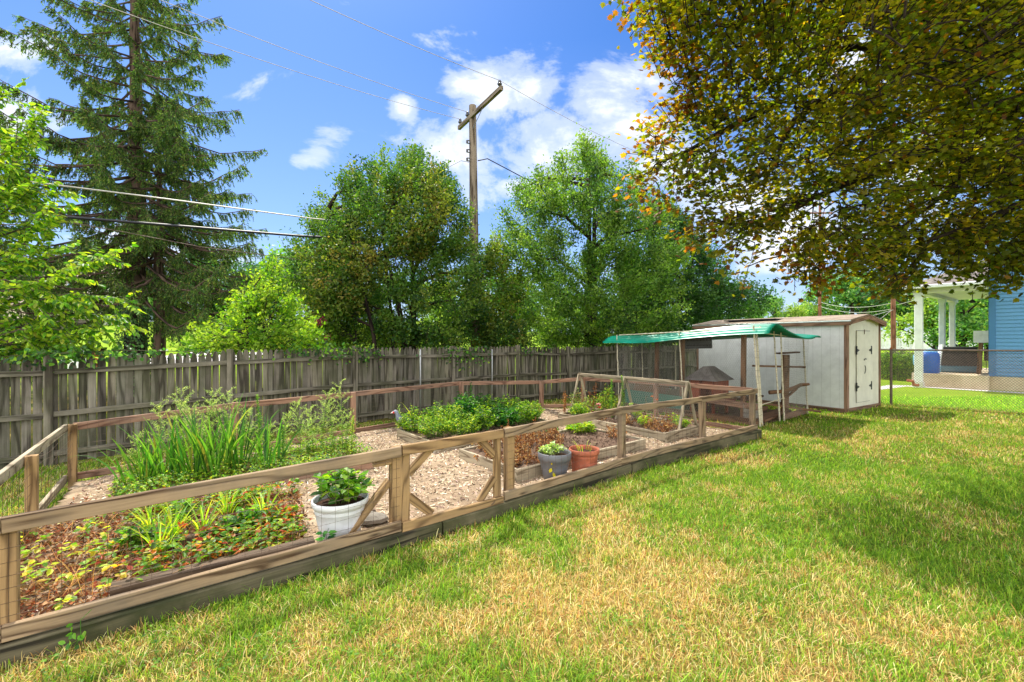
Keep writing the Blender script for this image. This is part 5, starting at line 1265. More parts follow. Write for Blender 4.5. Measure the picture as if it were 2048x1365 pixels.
# ------------------------------------------------------------------ blue house with porch
bh = thing('blue_house', 'blue clapboard house with white columned porch behind the chain link fence', 'house', V3(HC, 0))
hv = V3(HV, 0); hu = V3(HU, 0); H0 = V3(HC, 0)
hv /= np.linalg.norm(hv); hu /= np.linalg.norm(hu)
def BP(u_, v_, z): return H0 + hu * u_ + hv * v_ + [0, 0, z]
blue = lin((92, 142, 186))
M['siding'] = plain_mat('blue_vinyl_siding', lin((86, 138, 184)), rough=.5, var=.06, vscale=2)
M['bluetrim'] = plain_mat('blue_corner_trim', lin((62, 112, 160)), rough=.5, var=.06, vscale=2)
mb = MB(); z = .55; lap = .135
while z < 8.6:
    a, b = BP(.0, 0, 0), BP(9, 0, 0); nrm = -hv
    V = [a + [0, 0, z] + nrm * .026, b + [0, 0, z] + nrm * .026, b + [0, 0, z + lap] + nrm * .002, a + [0, 0, z + lap] + nrm * .002, a + [0, 0, z] - nrm * 0, b + [0, 0, z]]
    mb.poly(V, [(0, 1, 2, 3), (5, 1, 0, 4)]); z += lap
mb.poly([BP(0, .002, .5), BP(9, .002, .5), BP(9, .002, 8.6), BP(0, .002, 8.6)], [(0, 1, 2, 3)]); mb.poly([BP(.002, 0, .5), BP(.002, 8, .5), BP(.002, 8, 8.6), BP(.002, 0, 8.6)], [(3, 2, 1, 0)])
mb.poly([BP(0, 8, .5), BP(9, 8, .5), BP(9, 8, 8.6), BP(0, 8, 8.6)], [(3, 2, 1, 0)])
mb.build('siding_wall', M['siding'], bh)
mb = MB(); mb.board(BP(.06, -.02, .5), BP(.06, -.02, 8.6), .05, .17, up=hu); mb.board(BP(-.02, .08, .5), BP(-.02, .08, 8.6), .05, .15, up=hv); mb.build('corner_trim', M['bluetrim'], bh)
mb = MB(); V = [BP(-.4, -.5, 8.5), BP(9.4, -.5, 8.5), BP(9.4, 8.5, 8.5), BP(-.4, 8.5, 8.5), BP(1.5, 4, 11), BP(7.5, 4, 11)]; mb.poly(V, [(0, 1, 5, 4), (1, 2, 5), (2, 3, 4, 5), (3, 0, 4), (3, 2, 1, 0)]); mb.build('roof', M['roof_shingle'], bh)
mb = MB(); mb.board(BP(-.0, 4, .24), BP(9, 4, .24), 8.0 - .03, .56); mb.build('foundation', M['concrete'], bh)
PU = -2.1   # porch depth
mb = MB(); mb.board(BP(PU - .05, 3.2, .26), BP(-.003, 3.2, .26), 8.0 - .9, .52, ch=.01); mb.build('porch_floor', M['concrete'], bh)
def col_at(p, s=.235, name='porch_column', zb=0.0):
    m_ = MB(); p = np.asarray(p, float); m_.board(V3(p, zb), V3(p, 3.62), s, s, up=hu, ch=.02); m_.board(V3(p, zb), V3(p, zb + .22), s + .06, s + .06, up=hu, col=(.9, .85, .8)); m_.board(V3(p, 3.50), V3(p, 3.66), s + .05, s + .05, up=hu); m_.build(name, M['white_paint'], bh)
col_at((15.82, 17.7)); col_at((19.0, 20.1), .2, zb=.5); col_at((20.8, 21.5), .2, zb=.5)
cA = np.array([15.82, 17.7]); 
# porch roof: beam, ceiling, hipped shingles, gutter
def QP(u_, v_, z): return V3(cA, 0) + hu * u_ + hv * v_ + [0, 0, z]
pu1 = float(np.dot(H0[:2] - cA, hu[:2])); pv1 = float(np.dot(H0[:2] - cA, hv[:2]))
mb = MB(); mb.board(QP(-.15, 0, 3.74), QP(pu1 + .0, 0, 3.74), .22, .20, up=(0, 0, 1)); mb.board(QP(0, .11, 3.74), QP(0, 7.2, 3.74), .22, .20); mb.build('porch_beam', M['cream_paint'], bh)
mb = MB(); mb.board(QP(.115, 3.66, 3.80), QP(pu1, 3.66, 3.80), 7.0, .03); mb.build('porch_ceiling', M['cream_paint'], bh)
mb = MB(); V = [QP(-.42, -.42, 3.86), QP(pu1 + .0, -.42, 3.86), QP(pu1 + .0, 1.6, 4.95), QP(pu1 + .0, 7.2, 4.95), QP(-.42, 7.2, 3.86)]
mb.poly(V + [v + [0, 0, .04] for v in V], [(5, 6, 7), (5, 7, 8, 9), (0, 1, 6, 5), (4, 0, 5, 9), (2, 1, 0), (4, 3, 2, 0)]); mb.build('porch_roof', M['roof_shingle'], bh)
mb = MB(); mb.board(QP(-.44, -.46, 3.86), QP(pu1, -.46, 3.86), .09, .13, ch=.02); mb.board(QP(-.47, -.40, 3.86), QP(-.47, 7.2, 3.86), .09, .13, ch=.02); mb.tube([QP(-.40, -.46, 3.80), QP(-.38, -.36, 3.66), QP(-.20, -.17, 3.50), QP(-.16, -.14, 3.40)], .04, 8); mb.build('gutter', M['white_paint'], bh)
lc = QP(pu1 - .55, 1.6, 3.80); mb = MB(); mb.lathe(lc, [(.10, -.002), (.08, -.04), (.012, -.05), (.012, -.38), (.06, -.42), (.10, -.46), (.07, -.52), (.001, -.53)], 14); mb.build('porch_lamp', M['black'], bh, smooth=True)
mb = MB()
for s in (0.0, .05): pass
ra0 = np.array([19.1, 20.05, 0]); ra1 = np.array([20.72, 19.25, 0])
mb.board(ra0 + [0, 0, 1.42], ra1 + [0, 0, 1.42], .05, .05)
for k in range(13): mb.board(ra0 + (ra1 - ra0) * (k + .5) / 13 + [0, 0, .55], ra0 + (ra1 - ra0) * (k + .5) / 13 + [0, 0, 1.40], .02, .02, up=hu)
mb.build('porch_railing', M['black'], bh)
# things on and by the porch
acp = D(1968, 674, 17.7); t = thing('air_conditioner', 'white window air conditioner sticking out beside the blue house corner', 'air conditioner', acp)
ra = math.atan2(hv[1], hv[0]); mb = MB(); mb.box(acp, (.62, .52, .46), rz=ra, ch=.015); mb.build('casing', M['white_plastic'], t)
for s in (-.12, .14): mb = MB(); mb.box(acp + hu * .262 * 0 - hu * .262 + hv * s * 1.0, (.20, .012, .34), rz=ra, col=(.35, .36, .38)); mb.build('grille', M['white_plastic'], t)
mb = MB(); mb.board(D(1957, 750, 17.6), D(1962, 686, 17.6), .12, .12, up=hu); tag(mb.build('prop_post', M['wood_brown'], loc=D(1957, 750, 17.6)), 'leaning wooden post under the white air conditioner', 'post')
mb = MB(); c = D(1857, 748, 18.2); c[2] = .52; mb.lathe(c, [(.28, 0), (.33, .04), (.34, .6), (.32, .78), (.24, .84), (.001, .85)], 20, lin((22, 96, 190)), sx=1.0); tag(mb.build('blue_barrel', M['generic'], loc=c, smooth=True), 'bright blue plastic barrel beside the nearest porch column', 'barrel')
mb = MB(); c = D(1860, 712, 19.4); c[2] = .52; mb.lathe(c, [(.40, 0), (.55, .3), (.55, .65), (.36, .90), (.001, .95)], 18, lin((130, 190, 226))); tag(mb.build('covered_bundle', M['generic'], loc=c, smooth=True), 'pale blue covered bundle behind the blue barrel on the porch', 'bundle')
c = D(1913, 722, 18.6); t = thing('storage_box', 'large black storage box with a bluish cover at its foot on the porch', 'box', (c[0], c[1], .52)); mb = MB(); mb.box((c[0], c[1], 1.16), (1.05, .7, .72), rz=ra - 1.2, ch=.02, col=(2.6, 2.4, 2.6)); mb.build('bin', M['black'], t); mb = MB(); mb.box((c[0], c[1], 1.54), (1.10, .75, .05), rz=ra - 1.2, ch=.02, col=(4, 4, 4.2)); mb.build('lid', M['black'], t); mb = MB(); mb.box((c[0], c[1], .665), (1.12, .78, .26), rz=ra - 1.2, ch=.05, col=lin((86, 130, 150))); mb.build('cover', M['generic'], t)
c = D(1946, 711, 18.3); t = thing('orange_bin', 'bright orange plastic bin beside the black box on the porch', 'bin', (c[0], c[1], .52)); mb = MB(); mb.lathe((c[0], c[1], 1.06), [(.13, 0), (.18, .24), (.19, .24), (.19, .27), (.17, .27), (.12, .02), (.001, .02)], 14, lin((246, 84, 36))); mb.build('bin', M['generic'], t); mb = MB(); mb.box((c[0], c[1], .79), (.40, .34, .53), rz=ra - 1.2, col=lin((200, 206, 200))); mb.build('crate_stand', M['generic'], t)
c = D(1878, 735, 18.0); mb = MB(); mb.board(D(1873, 748, 18.0), D(1882, 690, 18.2), .16, .05, up=(1, 0, 0)); tag(mb.build('leaning_board', M['white_paint'], loc=D(1873, 748, 18.0)), 'white board leaning against the middle porch column', 'board')
c = D(1826, 770, 17.4); mb = MB(); mb.tube([c + [-.22, 0, .16], c + [0, 0, .14], c + [.02, 0, 0], c + [.2, 0, -.02]], .05, 8); tag(mb.build('drain_elbow', M['terracotta'], loc=c, smooth=True), 'rust coloured drain elbow at the foot of the nearest column', 'drain pipe')
# walks, drive and road
def flat_strip(name, pts, mat, lift=.004):
    mb = MB(); P_ = [np.array([p[0], p[1], float(zt(p[0], p[1])) + lift]) for p in pts]; mb.poly(P_, [tuple(range(len(P_)))]); return tag(mb.build(name, mat), kind='structure')
flat_strip('house_path', [G(1745, 782)[:2], G(1745, 776)[:2], [15.4, 18.6], BP(-2.3, -.3, 0)[:2], BP(6, -.3, 0)[:2], BP(6, -.9, 0)[:2], BP(-2.2, -.9, 0)[:2]], M['asphalt'])
mb = MB()
xr = np.linspace(8, 60, 40)
def ribbon(name, xs_, y0f, y1f, mat, lift=.03):
    V = []; f = []
    for i, x_ in enumerate(xs_):
        for k in range(4):
            y_ = y0f(x_) + (y1f(x_) - y0f(x_)) * k / 3; V.append((x_, y_, float(zt(x_, y_)) + lift))
    for i in range(len(xs_) - 1):
        for k in range(3): f.append((i * 4 + k, i * 4 + 4 + k, i * 4 + 5 + k, i * 4 + 1 + k))
    m_ = MB(); m_.poly(V, f); return tag(m_.build(name, mat), kind='structure')
ribbon('road', np.linspace(14, 80, 50), lambda x: 45 - .1 * (x - 30), lambda x: 52 - .1 * (x - 30), M['asphalt'])
ribbon('driveway', np.linspace(-19.5, -14.5, 20), lambda x: 22.5, lambda x: 27.5, M['asphalt'])

# ------------------------------------------------------------------ utility pole and wires
U0 = np.array([-1.30, 15.0]); up_ = thing('utility_pole', 'weathered wooden utility pole with one tilted-looking crossarm above the trees', 'utility pole', V3(U0, 0))
ztop_ = ZP(212, 15.0); mb = MB(); mb.tube([V3(U0 + [.12, 0], 0), V3(U0 + [.06, 0], 4), V3(U0, ztop_)], [.17, .155, .115], 16); mb.build('shaft', M['pole_wood'], up_)
armc = V3(U0, ZP(236, 15.0)) + [0, -.14, 0]; ad = unit(np.array([.52, -.85, 0])); zc_ = armc[2]
aL = armc - ad * 1.02; aR = armc + ad * 1.92
mb = MB(); mb.board(aL, aR, .10, .13); mb.build('crossarm', M['pole_wood'], up_)
def insul(p, s=1.0):
    m_ = MB(); m_.lathe(p, [(.014, 0), (.014, .05), (.055 * s, .06), (.075 * s, .10), (.05 * s, .125), (.03 * s, .13), (.05 * s, .15), (.045 * s, .19), (.02 * s, .22), (.001, .22)], 12); m_.build('insulator', M['ceramic'], up_, smooth=True)
for s in (-.92, -.35, 1.80): insul(armc + ad * s + [0, 0, .065])
for py in (285, 303, 320): c = D(940, py, 14.86); m_ = MB(); m_.tube([c + [.0, 0, .04], c + [-.07, -.03, .05], c + [-.10, -.03, .0], c + [-.07, -.03, -.05], c + [0, 0, -.04]], .018, 6); m_.tube([c + [-.09, -.03, .045], c + [-.09, -.03, -.045]], .035, 8); m_.build('spool_insulator', M['ceramic'], up_)
mb = MB(); mb.tube([armc + ad * .75 - [0, 0, .06], V3(U0, ZP(262, 15)) + [.02, -.13, 0]], .012, 5); mb.build('arm_brace', M['steel'], up_)
def wire_c(name, lab, pts, r, mat='cable', grp='overhead wires', sag=0.0, n=24, wig=0.0):
    P_ = np.array(pts, float)
    if len(P_) == 2:
        t_ = np.linspace(0, 1, n); Q = P_[0] + (P_[1] - P_[0]) * t_[:, None]; Q[:, 2] -= sag * 4 * t_ * (1 - t_)
        if wig: Q += rng.normal(0, wig, Q.shape)
    else: Q = P_
    m_ = MB(); m_.tube(Q, r, 5); return tag(m_.build(name, M[mat], loc=Q[0], smooth=True), lab, 'cable', grp)
dW = np.array([-.78, -.62, 0])
aI = armc + ad * 1.80 + [0, 0, .27]; wire_c('overhead_wire', 'thin upper wire running from the high crossarm insulator to the frame top', [aI, aI + dW * 9 + [0, 0, .1]], .0085, 'cable_grey', sag=.15); wire_c('overhead_wire', 'short thin wire leaving the high crossarm insulator toward the clouds', [aI, aI - dW * 14], .0085, 'cable_grey', sag=.4)
aJ = armc + ad * -.35 + [0, 0, .27]; wire_c('overhead_wire', 'faint middle wire crossing the top of the spruce', [aJ, aJ + dW * 11 + [0, 0, .15]], .0085, 'cable_grey', sag=.2)
aK = armc + ad * -.92 + [0, 0, .27]; wire_c('overhead_wire', 'faint lowest of the thin wires crossing the spruce', [aK, aK + dW * 11 - [0, 0, .2]], .0085, 'cable_grey', sag=.2)
wire_c('power_cable', 'pale thick cable slanting across the spruce toward the near tree', [D(52, 363, 8.3), D(330, 398, 9.7), D(620, 437, 11.7), D(948, 470, 14.9)], .016, 'cable_grey')
wire_c('power_cable', 'thick black bundled cable slanting across the spruce below the pale one', [D(22, 426, 8.2), D(300, 448, 9.6), D(592, 472, 11.5), D(948, 492, 14.9)], .030, 'cable')
wire_c('power_cable', 'thin reddish wire sagging low in front of the spruce', [D(110, 440, 8.6), D(250, 465, 9.3), D(400, 494, 10.2), D(600, 520, 11.6)], .008, 'rusty')
wire_c('power_cable', 'black service wire slanting down right from the pole into the green tree', [D(956, 322, 15), D(975, 318, 15.6), D(1047, 356, 17), D(1180, 430, 20)], .018, 'cable')
wire_c('power_cable', 'short looped wire left of the pole above the pear tree', [D(938, 325, 14.9), D(922, 322, 14.7), D(895, 336, 14.3), D(860, 352, 13.8)], .008, 'cable')
wire_c('power_cable', 'low black wire from the pole into the right hand green tree', [D(956, 494, 15), D(1000, 500, 16), D(1090, 520, 18)], .014, 'cable')
for px, yt, yb, d, rr, lab in ((1787, 560, 800, 27, .12, 'red brown utility pole behind the hedge beside the shed'), (1640, 540, 800, 36, .12, 'farther red brown utility pole rising behind the shed roof')):
    a = D(px, 700, d); b = D(px, yt - 130, d); z0 = float(zt(a[0], a[1])) - .3; t = thing('street_pole', lab, 'utility pole', (a[0], a[1], z0), 'brown poles in the distance'); mb = MB(); mb.tube([(a[0], a[1], z0), (a[0] - .03, a[1], 5), (b[0], b[1], b[2])], [rr * 1.15, rr, rr * .8], 10); mb.build('shaft', M['pole_red'], t)
    mb = MB(); mb.board(b + [-1.1, .2, -.6], b + [1.1, .2, -.6], .09, .11); mb.build('crossarm', M['pole_red'], t)
A_ = D(1787, 616, 27); B_ = D(1640, 612, 36)
for k, (dz, lab) in enumerate([(.3, 'upper thin wire strung between the two brown poles'), (-.05, 'lower thin wire strung between the two brown poles')]): wire_c('distant_wire', lab, [A_ + [0, 0, dz], B_ + [0, 0, dz]], .016, 'cable_grey', 'wires on the brown poles', sag=.35)
wire_c('distant_wire', 'wire from the brown pole to the shed side, dipping left', [D(1787, 620, 27), D(1738, 634, 24), D(1690, 640, 22)], .014, 'cable_grey', 'wires on the brown poles'); wire_c('distant_wire', 'guy wire sloping down left from the brown pole', [D(1787, 618, 27), D(1748, 648, 27)], .012, 'cable_grey', 'wires on the brown poles')
wire_c('distant_wire', 'wire running right from the brown pole behind the porch columns', [D(1787, 612, 27), D(1850, 596, 25), D(1990, 590, 22)], .014, 'cable_grey', 'wires on the brown poles', sag=.1)

# ------------------------------------------------------------------ far fence and houses
a = np.array([33.5, 44]); b = np.array([46, 40.0])
t = thing('board_fence', 'pale grey board fence far behind the porch hedge', 'fence', V3(a, zt(*a))); mb = MB(); nb = 60
for k in range(nb):
    c = a + (b - a) * k / nb; z0 = float(zt(*c)); hgt = 1.75 if k > 6 else 1.75
    mb.board(V3(c, z0), V3(c, z0 + hgt), .02, .19, up=V3(unit(b - a), 0), col=np.array([1, 1, 1.02]) * rng.uniform(.75, .95))
mb.build('fence_board', M['white_paint'], t); mb = MB()
for c in (a, a + (b - a) * .2, a + (b - a) * .4): mb.board(V3(c, float(zt(*c))), V3(c, float(zt(*c)) + 1.95), .16, .16, up=(1, 0, 0))
mb.build('post', M['white_paint'], t)
# cream house on the rise at the left
hc = D(150, 660, 58); z0 = float(zt(hc[0], hc[1])) - .2; t = thing('cream_house', 'cream house with white window seen through the trees at left', 'house', (hc[0], hc[1], z0)); 
def LB(a_, b_, z): return np.array([hc[0] + a_, hc[1] + b_, z0 + z])
mb = MB(); V = [LB(x_, y_, z_) for z_ in (0, 6.0) for (x_, y_) in ((-9, 0), (3.2, 0), (3.2, 8), (-9, 8))]; mb.poly(V, [(0, 1, 5, 4), (1, 2, 6, 5), (2, 3, 7, 6), (3, 0, 4, 7)], (.86, .80, .68)); mb.build('wall', M['white_paint'], t)
mb = MB(); V = [LB(-9.6, -.6, 5.9), LB(3.8, -.6, 5.9), LB(3.8, 8.6, 5.9), LB(-9.6, 8.6, 5.9), LB(-9.6, 4, 8.6), LB(3.8, 4, 8.6)]; mb.poly(V, [(0, 1, 5, 4), (2, 3, 4, 5), (1, 2, 5), (3, 0, 4), (3, 2, 1, 0)]); mb.build('roof', M['roof_brown'], t)
for (x_, z_) in ((-.2, 1.6), (-5, 1.6), (-5, 4.1), (-.2, 4.1)):
    mb = MB(); mb.board(LB(x_ - .8, -.06, z_ + .7), LB(x_ + .8, -.06, z_ + .7), .08, 1.7); w_ = mb.build('window', M['white_paint'], t); mb = MB(); mb.board(LB(x_ - .62, -.11, z_ + .7), LB(x_ + .62, -.11, z_ + .7), .02, 1.4, col=lin((110, 140, 170))); mb.board(LB(x_ - .62, -.125, z_ + .7), LB(x_ + .62, -.125, z_ + .7), .02, .08); mb.build('pane', M['generic'], w_)
for x_ in (-2.0, 1.4): pass
# tan house further left
hc2 = D(60, 665, 50); z2 = float(zt(hc2[0], hc2[1])) - .2; t = thing('tan_house', 'tan low house with grey porch at the far left behind leaves', 'house', (hc2[0], hc2[1], z2)); mb = MB(); V = [np.array([hc2[0] + x_, hc2[1] + y_, z2 + z_]) for z_ in (0, 3.0) for (x_, y_) in ((-8, 0), (2, 0), (2, 6), (-8, 6))]; mb.poly(V, [(0, 1, 5, 4), (1, 2, 6, 5), (2, 3, 7, 6), (3, 0, 4, 7)], (.75, .62, .48)); mb.build('wall', M['white_paint'], t)
mb = MB(); V = [np.array([hc2[0] + x_, hc2[1] + y_, z2 + z_]) for (x_, y_, z_) in ((-8.5, -.6, 2.9), (2.5, -.6, 2.9), (2.5, 6.6, 2.9), (-8.5, 6.6, 2.9), (-8.5, 3, 4.6), (2.5, 3, 4.6))]; mb.poly(V, [(0, 1, 5, 4), (2, 3, 4, 5), (1, 2, 5), (3, 0, 4), (3, 2, 1, 0)]); mb.build('roof', M['roof_brown'], t)
# pergola, white fence panel, hanging basket behind the picket fence
t = thing('pergola', 'grey timber pergola post and beam just beyond the picket fence at left', 'pergola', G(181, 790)); d = 16.0
for px in (181, 88, 20): p = D(px, 705, d + (181 - px) * .004); z0 = float(zt(p[0], p[1])); mb = MB(); mb.board(V3(p, z0 - .1), np.array([p[0], p[1], ZP(652, d)]), .16, .16, up=(1, 0, 0)); mb.build('post', M['wood_old'], t)
mb = MB(); mb.board(D(10, 648, d + .6), D(192, 652, d - .1), .10, .22, col=(1.2, 1.15, 1.1)); mb.build('beam', M['wood_old'], t); mb = MB(); mb.board(D(10, 640, d + 2.6), D(175, 645, d + 2), .10, .18, col=(1.2, 1.15, 1.1)); mb.build('beam', M['wood_old'], t)
p0 = D(141, 700, 20); p1 = D(178, 700, 19.6); z0 = float(zt(p0[0], p0[1])); t = thing('vinyl_fence', 'short white vinyl fence panel beyond the picket fence', 'fence', V3(p0, z0)); mb = MB(); mb.board(np.array([p0[0], p0[1], z0 + .55]), np.array([p1[0], p1[1], z0 + .55]), .04, 1.0); mb.build('panel', M['white_paint'], t); mb = MB(); mb.board(V3(p0, z0), V3(p0, z0 + 1.3), .13, .13, up=(1, 0, 0)); mb.build('post', M['white_paint'], t)
c = D(203, 700, 8.6); t = thing('hanging_planter', 'small black planter bowl above the picket fence tops', 'planter', c); mb = MB(); mb.lathe(c - [0, 0, .08], [(.001, 0), (.055, 0), (.085, .12), (.092, .125), (.078, .12), (.001, .10)], 14); mb.build('bowl', M['black'], t, smooth=True); mb = MB(); mb.tube([c - [0, 0, .08], c - [0, 0, .7], V3(c, 0)], .012, 6); mb.build('stand', M['black'], t)
mb = MB(); c = D(196, 716, 8.3); n = 40; mb.leaves(c + rng.normal(0, .05, (n, 3)) * [1, .6, 1.6], rand_dirs(n), rand_dirs(n), .05, .04, OVAL, pick([lin((206, 40, 40)), lin((180, 60, 50)), lin((70, 110, 40))], n)); mb.tube([c - [0, 0, .05], V3(c, 0)], .01, 5, GRN1[0]); tag(mb.build('red_flowers', M['petal'], loc=V3(c, 0)), 'small red flower spray beside the black planter above the fence', 'flowers')
def shoot_leaves(ml, p0, p1, n, ll, lw, cols, tm=OVAL, spread=.08, hang=.25, p=None, s0=.15):
    s = rng.uniform(s0, 1.03, n); P = p0 + (p1 - p0) * s[:, None] + rng.normal(0, spread, (n, 3))
    ax = unit(p1 - p0); A = unit(rand_dirs(n) * .9 + ax * .45 + [0, 0, -hang])
    ml.leaves(P, A, unit(rand_dirs(n) + [0, -.15, .45]), ll * rng.uniform(.6, 1.25, n), lw * rng.uniform(.7, 1.2, n), tm, pick_one(cols, n, p))

def grow_twigs(C_, P0, P1, nodes):
    """twigs that branch off one another: every shoot joins the nearest wood that already exists"""
    dn = np.array([np.min(((nodes - p) ** 2).sum(1)) for p in P0]); order = np.argsort(dn); W = np.zeros((len(nodes) + 3 * len(P0), 3)); W[:len(nodes)] = nodes; k = len(nodes); A = []; B = []; R_ = []
    for i in order:
        nd = W[np.argmin(((W[:k] - P0[i]) ** 2).sum(1))]; L = np.linalg.norm(P0[i] - nd); mid = (nd + P0[i]) / 2 + np.array([0, 0, .06 * L])
        A += [nd, mid, P0[i]]; B += [mid, P0[i], P1[i]]; R_ += [.010, .008, .005]
        W[k] = mid; W[k + 1] = P0[i]; W[k + 2] = (P0[i] + P1[i]) / 2; k += 3
    return A, B, np.array(R_)

def crown_tree(name, lab, poly, dc, R, base, trunk_r, n_sh, per, ll, lw, cols, stems=1, group=None, mat='leaf', bark='bark_dark', tm=OVAL, sh_len=.9, fork=.28, hang=.25, spread=.09, limb_n=26, p=None, top_first=True, dscale=None, stem_spread=.5, up=.55, shell=.45):
    """broadleaf tree: outline measured in the photograph, given real depth (radius R about distance dc)"""
    t = thing(name, lab, 'tree', base, group)
    a = np.array(poly, float); px = rng.uniform(a[:, 0].min(), a[:, 0].max(), n_sh * 6); py = rng.uniform(a[:, 1].min(), a[:, 1].max(), n_sh * 6)
    k = in_poly(px, py, a); px = px[k][:n_sh]; py = py[k][:n_sh]; m = len(px)
    dist = poly_dist(px, py, a); dm = .55 * (min(np.ptp(a[:, 0]), np.ptp(a[:, 1])) / 2) if dscale is None else dscale
    s = np.clip(dist / dm, 0, 1); half = R * np.sqrt(np.clip(1 - (1 - s) ** 2, 0, 1)) + .1
    uu = rng.uniform(-1, 1, m); uu = np.sign(uu) * np.abs(uu) ** shell
    d = dc + half * uu
    C_ = np.stack([(px - 1024) / F * d, d, H + (682.5 - py) / F * d], 1)
    # shoots gather into clumps with gaps between them
    kc = C_[rng.choice(m, max(12, m // 9), replace=False)]; near = kc[np.argmin(((C_[:, None] - kc[None]) ** 2).sum(-1), axis=1)]
    C_ = C_ + (near - C_) * rng.uniform(.12, .42, (m, 1))
    base = np.array(base, float); cen = C_.mean(0)
    zlo, zhi = C_[:, 2].min(), C_[:, 2].max()
    ml = MB(); mt = MB(); mw = MB()
    # stems and limbs
    tips = []
    for i in range(stems):
        off = np.append(rng.normal(0, .12, 2), 0) if stems > 1 else np.zeros(3)
        top = np.array([cen[0], cen[1], zlo + (zhi - zlo) * .86]) + np.append(rng.normal(0, stem_spread, 2), rng.uniform(-.5, .2)); top = C_[np.argmin(np.linalg.norm(C_ - top + [0, 0, .5], axis=1))] - [0, 0, .3]; b0 = base + off; midp = b0 + (top - b0) * .45 + np.append(rng.normal(0, .15, 2), 0)
        q = np.array([b0 - [0, 0, .1], b0 + (midp - b0) * .5, midp, midp + (top - midp) * .55, top]); rr = trunk_r / math.sqrt(stems)
        mt.tube(q, np.array([1.25, 1, .75, .4, .12]) * rr, 9); tips.append(q)
    spine = np.concatenate([np.stack([np.interp(np.linspace(0, 4, 30), range(5), q[:, c]) for c in range(3)], 1) for q in tips])
    limbs = rng.choice(m, min(limb_n, m), replace=False); nodes = [spine]
    for i in limbs:
        tgt = C_[i]; cand = spine[(spine[:, 2] < tgt[2] - .1 * np.linalg.norm(tgt[:2] - cen[:2])) & (spine[:, 2] > base[2] + fork * (zhi - base[2]) * .5)]
        if len(cand) == 0: cand = spine[len(spine) // 4:]
        st = cand[np.argmin(np.linalg.norm(cand - tgt, axis=1))]; midp = (st + tgt) / 2 + [0, 0, .12 * np.linalg.norm(tgt - st)] + rng.normal(0, .08, 3)
        q = np.array([st, st + (midp - st) * .6, midp, midp + (tgt - midp) * .6, tgt]); mt.tube(q, np.array([.34, .26, .19, .12, .05]) * trunk_r, 6); nodes.append(np.stack([np.interp(np.linspace(1, 4, 10), range(5), q[:, c]) for c in range(3)], 1))
    nodes = np.concatenate(nodes)
    q0 = np.zeros((m, 3)); q1 = np.zeros((m, 3))
    for i in range(m):
        c = C_[i]; out_ = unit(c - cen + 1e-3) * np.array([1, 1, .6]) + [0, 0, up] + rng.normal(0, .25, 3); out_ = unit(out_); L = sh_len * rng.uniform(.6, 1.3)
        p0 = c - out_ * L * .6; p1 = c + out_ * L * .4
        shoot_leaves(ml, p0, p1, per, ll, lw, cols, tm, spread, hang, p)
        q0[i] = p0; q1[i] = p1
    mt.sticks(*grow_twigs(C_, q0, q1, nodes), 4)
    mt.build('trunk', M[bark], t); ml.build('crown', M[mat], t); return t

PEAR = [lin((80, 114, 40)), lin((60, 98, 40)), lin((108, 134, 50)), lin((44, 78, 36)), lin((124, 130, 56))]
PEARY = [lin((116, 132, 46)), lin((136, 142, 54)), lin((88, 114, 40)), lin((138, 122, 58)), lin((70, 98, 38))]
GREENT = [lin((86, 122, 44)), lin((112, 144, 54)), lin((62, 96, 40)), lin((132, 156, 72))]
DARKT = [lin((50, 86, 40)), lin((66, 106, 48)), lin((38, 68, 36)), lin((88, 122, 60))]
# pear tree left of the pole: taller green top and a wide yellow-green skirt
crown_tree('pear_tree', 'dense round pear tree with olive and yellow-green leaves left of the utility pole', [(700, 345), (735, 320), (758, 296), (772, 330), (795, 318), (845, 300), (868, 330), (890, 345), (915, 375), (935, 410), (945, 470), (965, 520), (975, 580), (965, 640), (930, 690), (760, 700), (640, 690), (590, 640), (570, 580), (590, 530), (585, 485), (610, 450), (640, 400), (665, 395)],
           13.6, 2.4, (-3.05, 13.6, 0), .22, 900, 78, .092, .054, PEAR, stems=4, p=[.3, .25, .22, .15, .08], group='broadleaf trees behind the picket fence', sh_len=.75, stem_spread=.9)
crown_tree('pear_tree', 'yellowish pear tree limb mass at the lower left front of the round pear tree', [(600, 560), (640, 470), (700, 440), (770, 430), (800, 340), (860, 330), (900, 400), (905, 480), (840, 520), (760, 560), (700, 640), (620, 650)],
           12.0, 1.0, (-3.25, 12.6, 0), .10, 260, 66, .09, .052, PEARY, stems=2, group='broadleaf trees behind the picket fence', sh_len=.7, limb_n=10)
crown_tree('birch_like_tree', 'tall loose light green tree right of the utility pole', [(1000, 480), (1015, 400), (1040, 355), (1080, 338), (1110, 345), (1135, 310), (1165, 285), (1200, 290), (1220, 330), (1245, 350), (1268, 335), (1310, 375), (1350, 440), (1370, 520), (1375, 590), (1330, 670), (1240, 690), (1110, 690), (1030, 640), (1005, 560)],
           16.5, 2.9, (3.05, 17.2, 0), .24, 900, 72, .105, .060, GREENT, stems=2, group='broadleaf trees behind the picket fence', sh_len=.95, spread=.11, up=.75, stem_spread=.7)
crown_tree('shade_tree', 'dark green spreading tree behind the green run roof', [(1270, 470), (1310, 400), (1370, 420), (1400, 470), (1430, 530), (1480, 560), (1520, 575), (1535, 600), (1500, 640), (1430, 660), (1370, 690), (1230, 690), (1220, 600)],
           20.5, 2.6, (6.6, 21.0, 0), .26, 620, 74, .125, .08, DARKT, group='broadleaf trees behind the picket fence', sh_len=.9, spread=.13)
crown_tree('pear_tree', 'small yellow-green tree filling the gap between the two big trees', [(940, 560), (965, 500), (1000, 480), (1040, 540), (1050, 620), (1040, 690), (950, 695), (930, 640)], 15.2, 1.0, (-.5, 15.6, 0), .10, 220, 70, .095, .055, PEARY + GREENT, group='broadleaf trees behind the picket fence', sh_len=.7, limb_n=10)
